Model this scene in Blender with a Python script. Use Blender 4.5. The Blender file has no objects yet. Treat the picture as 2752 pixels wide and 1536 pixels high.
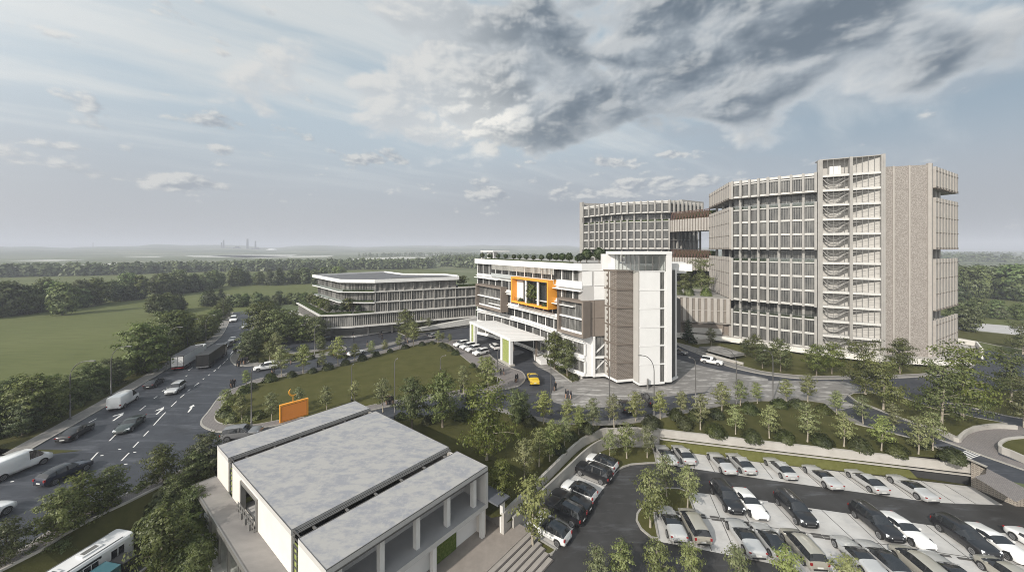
import bpy, math, random
from mathutils import Vector, Matrix, geometry
R = math.radians
rnd = random.Random(11)
SC = bpy.context.scene
COL = SC.collection

# ------------------------------------------------------------------ survey
# The photograph was surveyed in 4x4 sheets; a sheet point plus a known
# height gives a position on the real ground.  Metres, camera at x=y=0.
F, CX, HZ, H, KT = 961.5, 1376.0, 668.0, 28.0, 3.7442
LOWZ = -3.6          # level of the sunken car park


def uv(c, r, x, y):
    return 688 * c + x / KT, 384 * r + y / KT


def ray(u, v, z=0.0):
    Y = F * (H - z) / (v - HZ)
    return ((u - CX) / F * Y, Y)


def T(c, r, x, y, z=0.0):
    return ray(*uv(c, r, x, y), z)


def Tf(c, r, x, y, fn):
    z = 0.0
    for _ in range(12):
        p = T(c, r, x, y, z)
        z = fn(*p)
    p = T(c, r, x, y, z)
    return (p[0], p[1], z)


def TT(pts, z=0.0):
    return [T(*p, z) for p in pts]


def zat(v, Y):
    return H - (v - HZ) * Y / F


# ------------------------------------------------------------------ tagging
def tag(o, label=None, cat=None, group=None, kind=None):
    if label:
        o['label'] = label
    if cat:
        o['category'] = cat
    if group:
        o['group'] = group
    if kind:
        o['kind'] = kind
    return o


def empty(name, loc=(0, 0, 0), rz=0.0, label=None, cat=None, group=None):
    o = bpy.data.objects.new(name, None)
    COL.objects.link(o)
    o.empty_display_size = 0.2
    o.location = loc
    o.rotation_euler = (0, 0, rz)
    return tag(o, label, cat, group)


CHILD = {}


def link(name, me, parent=None, loc=(0, 0, 0), rz=0.0):
    o = bpy.data.objects.new(name, me)
    COL.objects.link(o)
    o.location = loc
    o.rotation_euler = (0, 0, rz)
    if parent is not None:
        o.parent = parent
        CHILD.setdefault(parent.name, []).append(o)
    return o


def dup(o, parent=None):
    c = o.copy()
    COL.objects.link(c)
    c.parent = parent
    if parent is not None:
        CHILD.setdefault(parent.name, []).append(c)
    for ch in CHILD.get(o.name, []):
        dup(ch, c)
    return c


def place(o, loc, rz=0.0, s=1.0, label=None, group=None):
    o.location = loc
    o.rotation_euler = (0, 0, rz)
    o.scale = (s, s, s) if not isinstance(s, tuple) else s
    return tag(o, label, None, group)


# ------------------------------------------------------------------ meshes
class MB:
    def __init__(s):
        s.v, s.f, s.m = [], [], []

    def face(s, idx, m=0):
        s.f.append(tuple(idx))
        s.m.append(m)

    def poly(s, pts, m=0):
        b = len(s.v)
        s.v += [tuple(p) for p in pts]
        s.face(range(b, b + len(pts)), m)

    def prism(s, pts, z0, z1, m=0, mt=None, bottom=True):
        n = len(pts)
        a = z0 if isinstance(z0, (list, tuple)) else [z0] * n
        c = z1 if isinstance(z1, (list, tuple)) else [z1] * n
        b = len(s.v)
        s.v += [(p[0], p[1], a[i]) for i, p in enumerate(pts)]
        s.v += [(p[0], p[1], c[i]) for i, p in enumerate(pts)]
        for i in range(n):
            j = (i + 1) % n
            s.face((b + i, b + j, b + n + j, b + n + i), m)
        s.face(range(b + n, b + 2 * n), m if mt is None else mt)
        if bottom:
            s.face(range(b + n - 1, b - 1, -1), m)

    def flat(s, pts, z, m=0):
        s.poly([(p[0], p[1], z) for p in pts], m)

    def box(s, c, size, rot=0.0, m=0):
        x, y, z = size[0] / 2, size[1] / 2, size[2] / 2
        ca, sa = math.cos(rot), math.sin(rot)
        b = len(s.v)
        for dz in (-z, z):
            for dx, dy in ((-x, -y), (x, -y), (x, y), (-x, y)):
                s.v.append((c[0] + dx * ca - dy * sa, c[1] + dx * sa + dy * ca, c[2] + dz))
        for q in ((0, 3, 2, 1), (4, 5, 6, 7), (0, 1, 5, 4), (1, 2, 6, 5), (2, 3, 7, 6), (3, 0, 4, 7)):
            s.face([b + i for i in q], m)

    def strip(s, pts, w, z0, z1, m=0, closed=False, side=0.0, mt=None):
        """a kerb or wall of width w following a 2-D polyline; side -1..1 shifts it across"""
        n = len(pts)
        L, Rr = [], []
        for i, p in enumerate(pts):
            a = pts[(i - 1) % n] if (closed or i > 0) else p
            c = pts[(i + 1) % n] if (closed or i < n - 1) else p
            dx, dy = c[0] - a[0], c[1] - a[1]
            l = math.hypot(dx, dy) or 1
            nx, ny = -dy / l, dx / l
            o = side * w / 2
            L.append((p[0] + nx * (w / 2 + o), p[1] + ny * (w / 2 + o)))
            Rr.append((p[0] - nx * (w / 2 - o), p[1] - ny * (w / 2 - o)))
        a = z0 if isinstance(z0, (list, tuple)) else [z0] * n
        c = z1 if isinstance(z1, (list, tuple)) else [z1] * n
        b = len(s.v)
        for i in range(n):
            s.v += [(*L[i], a[i]), (*Rr[i], a[i]), (*Rr[i], c[i]), (*L[i], c[i])]
        for i in range(n if closed else n - 1):
            p, q = b + 4 * i, b + 4 * ((i + 1) % n)
            for k in range(4):
                mm = (m if mt is None else mt) if k == 2 else m
                s.face((p + k, q + k, q + (k + 1) % 4, p + (k + 1) % 4), mm)
        if not closed:
            s.face((b, b + 1, b + 2, b + 3), m)
            e = b + 4 * (n - 1)
            s.face((e + 3, e + 2, e + 1, e), m)

    def beam(s, p, q, w, h=None, m=0):
        p, q = Vector(p), Vector(q)
        h = h or w
        d = (q - p)
        if d.length < 1e-6:
            return
        d.normalize()
        up = Vector((0, 0, 1)) if abs(d.z) < 0.95 else Vector((1, 0, 0))
        a = d.cross(up).normalized() * w / 2
        c = a.cross(d).normalized() * h / 2
        b = len(s.v)
        for e in (p, q):
            for i, j in ((-1, -1), (1, -1), (1, 1), (-1, 1)):
                s.v.append(tuple(e + a * i + c * j))
        for k in ((0, 3, 2, 1), (4, 5, 6, 7), (0, 1, 5, 4), (1, 2, 6, 5), (2, 3, 7, 6), (3, 0, 4, 7)):
            s.face([b + i for i in k], m)

    def tube(s, pts, rad, n=8, m=0):
        pts = [Vector(p) for p in pts]
        b = len(s.v)
        for i, p in enumerate(pts):
            d = (pts[min(i + 1, len(pts) - 1)] - pts[max(i - 1, 0)]).normalized()
            up = Vector((0, 0, 1)) if abs(d.z) < 0.9 else Vector((1, 0, 0))
            a = d.cross(up).normalized()
            c = a.cross(d).normalized()
            r = rad[i] if isinstance(rad, (list, tuple)) else rad
            for k in range(n):
                t = 2 * math.pi * k / n
                s.v.append(tuple(p + a * math.cos(t) * r + c * math.sin(t) * r))
        for i in range(len(pts) - 1):
            for k in range(n):
                s.face((b + i * n + k, b + i * n + (k + 1) % n, b + (i + 1) * n + (k + 1) % n, b + (i + 1) * n + k), m)
        s.face(range(b, b + n), m)
        e = b + (len(pts) - 1) * n
        s.face(range(e + n - 1, e - 1, -1), m)

    def lathe(s, c, prof, n=12, m=0):
        b = len(s.v)
        for r, z in prof:
            for k in range(n):
                t = 2 * math.pi * k / n
                s.v.append((c[0] + r * math.cos(t), c[1] + r * math.sin(t), c[2] + z))
        for i in range(len(prof) - 1):
            for k in range(n):
                s.face((b + i * n + k, b + i * n + (k + 1) % n, b + (i + 1) * n + (k + 1) % n, b + (i + 1) * n + k), m)
        s.face(range(b + n - 1, b - 1, -1), m)
        e = b + (len(prof) - 1) * n
        s.face(range(e, e + n), m)

    def mesh(s, name, mats, off=(0, 0, 0), smooth=False):
        me = bpy.data.meshes.new(name)
        v = [(a - off[0], b - off[1], c - off[2]) for a, b, c in s.v] if any(off) else s.v
        me.from_pydata(v, [], s.f)
        for m in (mats if isinstance(mats, (list, tuple)) else [mats]):
            me.materials.append(m)
        me.polygons.foreach_set('material_index', s.m)
        if smooth:
            me.polygons.foreach_set('use_smooth', [True] * len(s.f))
        me.update()
        return me

    def build(s, name, mats, parent=None, smooth=False):
        off = tuple(parent.location) if parent is not None else (0, 0, 0)
        return link(name, s.mesh(name, mats, off, smooth), parent)


def split_build(b, name, mats, parent):
    """link every separate piece of b as an object of its own"""
    n = len(b.v)
    par = list(range(n))

    def find(i):
        while par[i] != i:
            par[i] = par[par[i]]
            i = par[i]
        return i
    for q in b.f:
        for j in q[1:]:
            par[find(j)] = find(q[0])
    groups = {}
    for q, m in zip(b.f, b.m):
        groups.setdefault(find(q[0]), []).append((q, m))
    for g in groups.values():
        o = MB()
        ix = {}
        for q, m in g:
            for j in q:
                if j not in ix:
                    ix[j] = len(o.v)
                    o.v.append(b.v[j])
            o.face([ix[j] for j in q], m)
        o.build(name, mats, parent)


def smooth_line(pts, k=4, closed=False):
    out, n = [], len(pts)
    for i in range(n if closed else n - 1):
        g = lambda j: pts[j % n] if closed else pts[max(0, min(n - 1, j))]
        p0, p1, p2, p3 = g(i - 1), g(i), g(i + 1), g(i + 2)
        for t in range(k):
            t /= k
            out.append(tuple(0.5 * (2 * p1[a] + (p2[a] - p0[a]) * t + (2 * p0[a] - 5 * p1[a] + 4 * p2[a] - p3[a]) * t * t
                                    + (3 * p1[a] - p0[a] - 3 * p2[a] + p3[a]) * t ** 3) for a in range(len(p1))))
    if not closed:
        out.append(tuple(pts[-1]))
    return out


class Fac:
    """a facade line A->B with its outward side facing n; s runs along, o outwards"""
    def __init__(s, A, B, flip=False):
        s.A, s.B = A, B
        dx, dy = B[0] - A[0], B[1] - A[1]
        s.L = math.hypot(dx, dy)
        s.d = (dx / s.L, dy / s.L)
        s.n = (-s.d[1], s.d[0])
        mx, my = (A[0] + B[0]) / 2, (A[1] + B[1]) / 2
        if (s.n[0] * mx + s.n[1] * my > 0) != flip:
            s.n = (-s.n[0], -s.n[1])
        s.rz = math.atan2(s.n[1], s.n[0]) + math.pi / 2   # local -Y looks out

    def p(s, t, o=0.0):
        return (s.A[0] + s.d[0] * t + s.n[0] * o, s.A[1] + s.d[1] * t + s.n[1] * o)

    def p3(s, t, o, z):
        return (*s.p(t, o), z)

    def su(s, u, o=0.0):
        k = (u - CX) / F
        a = s.p(0, o)
        return (a[0] - k * a[1]) / (k * s.d[1] - s.d[0])

    def sz(s, u, v, o=0.0):
        t = s.su(u, o)
        return t, zat(v, s.p(t, o)[1])

    def box(s, mb, s0, s1, o0, o1, z0, z1, m=0):
        mb.prism([s.p(s0, o0), s.p(s1, o0), s.p(s1, o1), s.p(s0, o1)], z0, z1, m)


# ------------------------------------------------------------------ materials
def nt(m):
    m.use_nodes = True
    t = m.node_tree
    return t, t.nodes, t.links, t.nodes['Principled BSDF']


def lin(c):
    return tuple(((x / 255 + 0.055) / 1.055) ** 2.4 if x > 10 else x / 255 / 12.92 for x in c)


MATS = {}


def mat(name, col, rough=0.7, var=0.0, scale=1.0, col2=None, metal=0.0, bump=0.0, bscale=20.0, spec=0.5, stretch=None, rnd_amt=0.0, detail=5.0, lo=0.35, hi=0.65):
    if name in MATS:
        return MATS[name]
    m = bpy.data.materials.new(name)
    MATS[name] = m
    t, N, L, B = nt(m)
    B.inputs['Roughness'].default_value = rough
    B.inputs['Metallic'].default_value = metal
    B.inputs['Specular IOR Level'].default_value = spec
    B.inputs['Base Color'].default_value = (*col, 1)
    src = None
    if var > 0 or col2:
        tc = N.new('ShaderNodeTexCoord')
        mp = N.new('ShaderNodeMapping')
        L.new(tc.outputs['Object'], mp.inputs[0])
        if stretch:
            mp.inputs['Scale'].default_value = stretch[:3]
            if len(stretch) > 3:
                mp.inputs['Rotation'].default_value = (0, 0, stretch[3])
        nz = N.new('ShaderNodeTexNoise')
        nz.inputs['Scale'].default_value = scale
        nz.inputs['Detail'].default_value = detail
        nz.inputs['Roughness'].default_value = 0.6
        L.new(mp.outputs[0], nz.inputs['Vector'])
        rp = N.new('ShaderNodeValToRGB')
        rp.color_ramp.elements[0].position = lo
        rp.color_ramp.elements[1].position = hi
        c2 = col2 or tuple(min(1, c * (1 + var)) for c in col)
        c1 = col if col2 else tuple(c * (1 - var) for c in col)
        rp.color_ramp.elements[0].color = (*c1, 1)
        rp.color_ramp.elements[1].color = (*c2, 1)
        L.new(nz.outputs['Fac'], rp.inputs[0])
        src = rp.outputs[0]
        L.new(src, B.inputs['Base Color'])
    if rnd_amt:
        oi = N.new('ShaderNodeObjectInfo')
        hs = N.new('ShaderNodeHueSaturation')
        mr = N.new('ShaderNodeMapRange')
        mr.inputs[3].default_value = 1 - rnd_amt
        mr.inputs[4].default_value = 1 + rnd_amt
        L.new(oi.outputs['Random'], mr.inputs[0])
        L.new(mr.outputs[0], hs.inputs['Value'])
        if src:
            L.new(src, hs.inputs['Color'])
        else:
            hs.inputs['Color'].default_value = (*col, 1)
        L.new(hs.outputs[0], B.inputs['Base Color'])
    if bump:
        nz2 = N.new('ShaderNodeTexNoise')
        nz2.inputs['Scale'].default_value = bscale
        nz2.inputs['Detail'].default_value = 4
        tc2 = N.new('ShaderNodeTexCoord')
        L.new(tc2.outputs['Object'], nz2.inputs['Vector'])
        bp = N.new('ShaderNodeBump')
        bp.inputs['Strength'].default_value = bump
        bp.inputs['Distance'].default_value = 0.05
        L.new(nz2.outputs['Fac'], bp.inputs['Height'])
        L.new(bp.outputs[0], B.inputs['Normal'])
    return m


def two_noise(m, colA, colB, scaleB, lo, hi, stretch=None, fac=1.0):
    """lay a second, larger or finer patch pattern over a material"""
    t, N, L, B = nt(m)
    link_ = B.inputs['Base Color'].links
    tc = N.new('ShaderNodeTexCoord')
    mp = N.new('ShaderNodeMapping')
    L.new(tc.outputs['Object'], mp.inputs[0])
    if stretch:
        mp.inputs['Scale'].default_value = stretch[:3]
        if len(stretch) > 3:
            mp.inputs['Rotation'].default_value = (0, 0, stretch[3])
    nz = N.new('ShaderNodeTexNoise')
    nz.inputs['Scale'].default_value = scaleB
    nz.inputs['Detail'].default_value = 6
    nz.inputs['Roughness'].default_value = 0.65
    L.new(mp.outputs[0], nz.inputs['Vector'])
    rp = N.new('ShaderNodeMapRange')
    rp.inputs[1].default_value = lo
    rp.inputs[2].default_value = hi
    rp.inputs[4].default_value = fac
    L.new(nz.outputs['Fac'], rp.inputs[0])
    mx = N.new('ShaderNodeMix')
    mx.data_type = 'RGBA'
    L.new(rp.outputs[0], mx.inputs[0])
    if link_:
        L.new(link_[0].from_socket, mx.inputs[6])
    else:
        mx.inputs[6].default_value = (*colA, 1)
    mx.inputs[7].default_value = (*colB, 1)
    L.new(mx.outputs[2], B.inputs['Base Color'])
    return m


def brick_mat(name, c1, c2, mortar, scale, bw=0.5, rh=0.25, ms=0.02, rough=0.85, axis='XY', bump=0.4, rot=0.0):
    m = bpy.data.materials.new(name)
    t, N, L, B = nt(m)
    B.inputs['Roughness'].default_value = rough
    tc = N.new('ShaderNodeTexCoord')
    mp = N.new('ShaderNodeMapping')
    mp.inputs['Rotation'].default_value = (0, 0, rot)
    br = N.new('ShaderNodeTexBrick')
    br.inputs['Color1'].default_value = (*c1, 1)
    br.inputs['Color2'].default_value = (*c2, 1)
    br.inputs['Mortar'].default_value = (*mortar, 1)
    br.inputs['Scale'].default_value = scale
    br.inputs['Brick Width'].default_value = bw
    br.inputs['Row Height'].default_value = rh
    br.inputs['Mortar Size'].default_value = ms
    L.new(tc.outputs['Object'], mp.inputs[0])
    if axis == 'XY':
        L.new(mp.outputs[0], br.inputs['Vector'])
    else:
        sp = N.new('ShaderNodeSeparateXYZ')
        cb = N.new('ShaderNodeCombineXYZ')
        L.new(mp.outputs[0], sp.inputs[0])
        L.new(sp.outputs[0], cb.inputs[0])
        L.new(sp.outputs[2], cb.inputs[1])
        L.new(cb.outputs[0], br.inputs['Vector'])
    L.new(br.outputs['Color'], B.inputs['Base Color'])
    bp = N.new('ShaderNodeBump')
    bp.inputs['Strength'].default_value = bump
    bp.inputs['Distance'].default_value = 0.04
    bp.invert = True
    L.new(br.outputs['Fac'], bp.inputs['Height'])
    L.new(bp.outputs[0], B.inputs['Normal'])
    return m


M_GRASS = mat('grass', (0.050, 0.051, 0.016), 0.95, col2=(0.072, 0.069, 0.025), scale=0.12, bump=0.5, bscale=6, spec=0.1)
two_noise(M_GRASS, None, (0.036, 0.040, 0.013), 1.4, 0.45, 0.75, fac=0.6)
M_LAWN = mat('mown_lawn', (0.062, 0.063, 0.019), 0.95, col2=(0.082, 0.080, 0.028), scale=0.35, bump=0.4, bscale=9, spec=0.1)
two_noise(M_LAWN, None, (0.080, 0.082, 0.032), 2.2, 0.55, 0.8, fac=0.35)
M_FIELD = mat('field', (0.096, 0.110, 0.040), 0.95, col2=(0.122, 0.134, 0.054), scale=0.03, bump=0.4, bscale=2, spec=0.1)
two_noise(M_FIELD, None, (0.078, 0.090, 0.034), 0.5, 0.45, 0.7, (0.25, 1.3, 1, 0.2), 0.7)
M_FAR = mat('far_country', (0.075, 0.095, 0.045), 0.95, col2=(0.16, 0.17, 0.095), scale=0.0022, stretch=(0.35, 1.5, 1), spec=0.1, detail=8)
two_noise(M_FAR, None, (0.36, 0.35, 0.26), 0.004, 0.57, 0.64, (0.25, 2.2, 1), 0.85)
two_noise(M_FAR, None, (0.035, 0.05, 0.026), 0.006, 0.55, 0.62, (0.3, 1.4, 1, 0.15), 0.8)
M_ASPH = mat('asphalt', (0.030, 0.033, 0.041), 0.62, col2=(0.045, 0.049, 0.059), scale=0.25, stretch=(1, 1, 1), spec=0.4, bump=0.2, bscale=25)
two_noise(M_ASPH, None, (0.115, 0.120, 0.135), 0.5, 0.52, 0.72, (0.3, 1.7, 1, 0.15), 0.8)
two_noise(M_ASPH, None, (0.022, 0.023, 0.027), 0.23, 0.54, 0.7, (0.6, 1.4, 1, 0.4), 0.7)
M_ASPH2 = mat('car_park_asphalt', (0.030, 0.029, 0.028), 0.7, col2=(0.046, 0.045, 0.045), scale=0.3, spec=0.4, bump=0.25, bscale=25)
two_noise(M_ASPH2, None, (0.11, 0.113, 0.122), 0.5, 0.54, 0.74, (0.4, 1.5, 1, 0.2), 0.75)
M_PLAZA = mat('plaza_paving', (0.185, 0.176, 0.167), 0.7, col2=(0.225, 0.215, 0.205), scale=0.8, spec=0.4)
two_noise(M_PLAZA, None, (0.46, 0.445, 0.425), 0.5, 0.52, 0.62, (0.5, 1.7, 1, 0.25), 0.75)  # pale patches are dappled sunlight painted into the paving
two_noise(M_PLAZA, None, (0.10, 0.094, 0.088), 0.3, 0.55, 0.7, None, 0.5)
M_BAY = mat('bay_concrete', (0.42, 0.41, 0.395), 0.65, col2=(0.50, 0.49, 0.475), scale=0.6, spec=0.4)
two_noise(M_BAY, None, (0.33, 0.335, 0.35), 0.9, 0.52, 0.75, (0.6, 1.3, 1, 0.4), 0.7)
M_KERB = mat('kerb_stone', (0.30, 0.285, 0.26), 0.85, var=0.12, scale=3)
M_PAVE = brick_mat('pavement_pavers', (0.25, 0.225, 0.215), (0.19, 0.175, 0.17), (0.10, 0.09, 0.085), 2.2, 0.5, 0.25, 0.03)
M_PAVE2 = mat('pavement_concrete', (0.175, 0.165, 0.155), 0.85, col2=(0.22, 0.21, 0.195), scale=1.5, spec=0.3)
M_WHITE = mat('road_paint', (0.72, 0.71, 0.68), 0.6, col2=(0.60, 0.59, 0.57), scale=3)
M_CONC = mat('pale_concrete', (0.36, 0.34, 0.31), 0.8, col2=(0.42, 0.40, 0.37), scale=0.7, spec=0.3)
M_DCONC = mat('grey_concrete', (0.20, 0.195, 0.19), 0.8, col2=(0.25, 0.245, 0.24), scale=0.8, spec=0.3)

# ------------------------------------------------------------------ camera and light
cam = bpy.data.cameras.new('camera')
cam.sensor_width = 36
cam.lens = 36 * F / 2752
cam.shift_y = -(768 - HZ) / 2752
cam.clip_start = 0.5
cam.clip_end = 60000
co = bpy.data.objects.new('camera', cam)
COL.objects.link(co)
co.location = (0, 0, H)
co.rotation_euler = (R(90), 0, 0)
SC.camera = co

SUN_EL, SUN_AZ = R(31), math.atan2(-0.66, -0.75)
sv = Vector((-math.sin(SUN_AZ) * math.cos(SUN_EL), -math.cos(SUN_AZ) * math.cos(SUN_EL), -math.sin(SUN_EL)))
sun = bpy.data.lights.new('sun', 'SUN')
sun.energy = 4.4
sun.angle = R(0.6)
sun.color = (1.0, 0.94, 0.85)
so = bpy.data.objects.new('sun', sun)
COL.objects.link(so)
so.rotation_euler = sv.to_track_quat('-Z', 'Y').to_euler()
so.location = (-40, -60, 80)

SC.view_settings.view_transform = 'Standard'
SC.view_settings.look = 'None'
SC.view_settings.exposure = 0.04
SC.view_settings.gamma = 1
SC.cycles.use_denoising = True
SC.cycles.denoising_prefilter = 'NONE'
SC.cycles.filter_width = 1.0
SC.cycles.max_bounces = 6
SC.cycles.diffuse_bounces = 3
SC.cycles.glossy_bounces = 3
SC.cycles.transparent_max_bounces = 8
SC.cycles.volume_bounces = 0


def sky_field(az, el):
    """cloud colour (linear) and cover for bearings az and elevations el, in degrees"""
    import numpy as np
    rs = np.random.RandomState(4)
    perm = rs.permutation(512)
    perm = np.concatenate([perm, perm])
    ga = rs.rand(512) * 2 * np.pi
    gx, gy = np.cos(ga).astype(np.float32), np.sin(ga).astype(np.float32)

    def perlin(x, y, s=0):
        xi, yi = np.floor(x).astype(np.int32), np.floor(y).astype(np.int32)
        fx, fy = (x - xi).astype(np.float32), (y - yi).astype(np.float32)
        xi, yi = (xi + s * 37) & 255, (yi + s * 91) & 255
        u, v = fx * fx * fx * (fx * (fx * 6 - 15) + 10), fy * fy * fy * (fy * (fy * 6 - 15) + 10)

        def g(i, j):
            h = perm[perm[(xi + i) & 255] + ((yi + j) & 255)]
            return gx[h] * (fx - i) + gy[h] * (fy - j)
        a, b = g(0, 0), g(0, 1)
        a = a + u * (g(1, 0) - a)
        b = b + u * (g(1, 1) - b)
        return a + v * (b - a)

    def fbm(x, y, n=7, s=0, gain=.5, lac=2.03):
        t, a = 0, 1.0
        for i in range(n):
            t = t + a * perlin(x, y, s + i)
            x, y, a = x * lac + 3.7, y * lac + 1.3, a * gain
        return t

    def billow(x, y, n=6, s=0, gain=.52):
        t, a = 0, 1.0
        for i in range(n):
            t = t + a * (np.abs(perlin(x, y, s + i)) * 1.5 - .30)
            x, y, a = x * 2.05 + 5.1, y * 2.05 + 2.7, a * gain
        return t
    sm = lambda x, a, b: (lambda t: t * t * (3 - 2 * t))(np.clip((x - a) / (b - a), 0, 1))
    blob = lambda a0, e0, sa, se: np.exp(-((az - a0) / sa) ** 2 - ((el - e0) / se) ** 2)
    L = lambda *c: np.array([((q / 255 + .055) / 1.055) ** 2.4 for q in c], np.float32)

    def mix(f, a, b):
        f = f[..., None]
        return a * (1 - f) + b * f
    one = np.ones(az.shape + (1,), np.float32)
    # ---- clear air
    c = mix(sm(el, 2, 19), one * L(181, 184, 189), one * L(186, 201, 211))
    c = mix(sm(el, 17, 40), c, one * L(160, 182, 197))
    rt = sm(az, 5, 50)
    c = mix(rt * sm(el, 4, 16) * .85, c, one * L(142, 162, 178))
    c = mix(rt * sm(el, 15, 1) * .75, c, one * L(154, 159, 168))
    c = mix(blob(8, 6, 22, 7) * .55, c, one * L(156, 161, 169))
    # ---- high streaks on a flat ceiling
    ra, re = np.radians(az), np.radians(np.maximum(el, 0))
    k = 1 / (np.sin(re) + .10)
    px, py = np.cos(re) * np.sin(ra) * k, np.cos(re) * np.cos(ra) * k
    th = np.radians(-38)
    sx, sy = px * np.cos(th) - py * np.sin(th), px * np.sin(th) + py * np.cos(th)
    wx = fbm(sx * .5, sy * .5, 4, 60) * .5
    w = fbm(sx * .38 + wx, sy * 1.7 + wx, 8, 20, .56)
    w2 = fbm(sx * .9, sy * 4.5 + wx, 6, 33, .55)
    wb = blob(-48, 27, 30, 9) * .42 + blob(-18, 30, 24, 8) * .40 + blob(-26, 21, 16, 4) * .12 - blob(-40, 12, 30, 6) * .12 + rt * .02
    wisp = sm(w + .55 * w2 + wb, -.25, 1.0) * sm(el, 5, 17)
    c = mix(wisp * (.88 - .25 * rt), c, one * (L(218, 222, 222)))
    gs = sm(fbm(px * .6 + 3, py * .9, 6, 71) + .25 * rt - blob(-60, 20, 60, 30) * .5, .05, .55) * sm(el, 5, 14)
    c = mix(gs * .6 * sm(az, -15, 20), c, one * L(168, 177, 186))
    # ---- cumulus bank
    def dens(ox, oy):
        a, e = az * .046 + ox, el * .076 + oy
        q1, q2 = fbm(a * 1.5, e * 1.5, 3, 5), fbm(a * 1.5 + 9, e * 1.5 + 4, 3, 8)
        a2, e2 = a + .08 * q1, e + .06 * q2
        return .62 * fbm(a2 * .95, e2 * 1.1, 6, 11, .48) + .70 * billow(a2 * 1.6, e2 * 1.8, 6, 40, .46)
    d0 = dens(0, 0)
    d1 = dens(-.05, .07)
    d2 = dens(-.016, .022)
    pl = (blob(10, 29.5, 23, 8) * .74 + blob(13, 20.8, 13, 3.8) * .52 + blob(-4, 19.6, 5.6, 4.4) * .56 + blob(35, 24, 18, 5) * .52
          + blob(50, 26, 15, 4.2) * .34 + blob(-15, 23.2, 8, 2.4) * .36 + blob(-12, 28, 7, 4) * .26 + blob(26, 18.2, 9, 1.7) * .18
          - blob(10, 11, 40, 3.6) * .25 - blob(-48, 20, 24, 14) * .16 + blob(-7, 29, 12, 6) * .22 + blob(44, 30, 16, 7) * .24 + blob(52, 21, 9, 2.6) * .22
          + blob(-30, 25.5, 12, 3.5) * .16) - .165 - sm(el, 14, 8) * .6
    d = d0 + pl
    body = sm(d, -.10, .20)
    thick = sm(d, .0, .46)
    rel = (d0 - d1) * .75 + (d0 - d2) * .9
    lft = sm(az, 7, -15)
    glow = blob(-4.2, 18.8, 6.4, 4.8)
    tone = sm(.85 * rel + .8 * fbm(az * .085, el * .17, 6, 90, .52), -.42, .52)
    dark = mix(tone, one * L(104, 117, 129), one * L(172, 180, 187))
    dark = mix(lft * .9, dark, one * L(203, 208, 211))
    edge = one * L(206, 211, 214)
    cl = mix(thick, edge, dark)
    lit = sm(rel + .05 * lft + .08 * glow, -.05, .34)
    cl = mix(lit * (1 - .52 * thick * (1 - lft)) * .9, cl, one * L(226, 226, 223))
    cl = mix(np.clip(glow * (.30 + 1.25 * lit), 0, 1) * .97, cl, one * L(253, 250, 242))
    cl = mix(blob(2.5, 16.4, 7, 1.8) * .65, cl, one * L(136, 146, 155))
    cl = mix(blob(17, 18.2, 10, 2.2) * .45, cl, one * L(112, 124, 135))
    c = mix(body * .96, c, cl)
    # ---- puffs low over the horizon
    def pd_(ox, oy):
        a, e = az * .16 + ox, el * .30 + oy
        return .45 * fbm(a * .8, e * .9, 5, 120, .45) + .62 * billow(a * 1.2, e * 1.4, 6, 140, .55)
    p0, p1 = pd_(0, 0), pd_(-.10, .12)
    pb = (.07 + blob(19, 9.3, 7, 2.0) * .66 + blob(8, 8.2, 5, 1.4) * .45 + blob(-3.5, 8.6, 5.5, 1.5) * .56 + blob(28, 9.2, 5, 1.2) * .38 + blob(-43, 7.6, 8, 1.2) * .55 + blob(-21.5, 13.2, 5, 1.3) * .52
          + blob(-40, 15, 7, 1.1) * .42 + blob(-53, 10, 4, 1.3) * .5 + blob(-38, 12.5, 3, 1.2) * .3 + blob(16, 13.2, 6, 1.0) * .40 + blob(24, 13.6, 3, .9) * .42 - blob(0, 3.5, 80, 3.2) * .35 - sm(el, 14.5, 17) * sm(az, -30, -18) * .4 - .35)
    q = p0 + pb
    pbody = sm(q, -.12, .22)
    up = np.clip((p0 - p1) * 2.6 + .45, 0, 1)
    pc = mix(up, one * L(158, 165, 174), one * L(222, 221, 217))
    c = mix(pbody * .78, c, pc)
    base_ = blob(16, 6.4, 17, 1.5)
    c = mix(base_ * .35, c, one * L(146, 153, 163))
    cover = np.clip(.80 - .35 * sm(el, 8, 45) + body + pbody + wisp, 0, 1)
    return c.astype(np.float32), cover.astype(np.float32)


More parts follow.
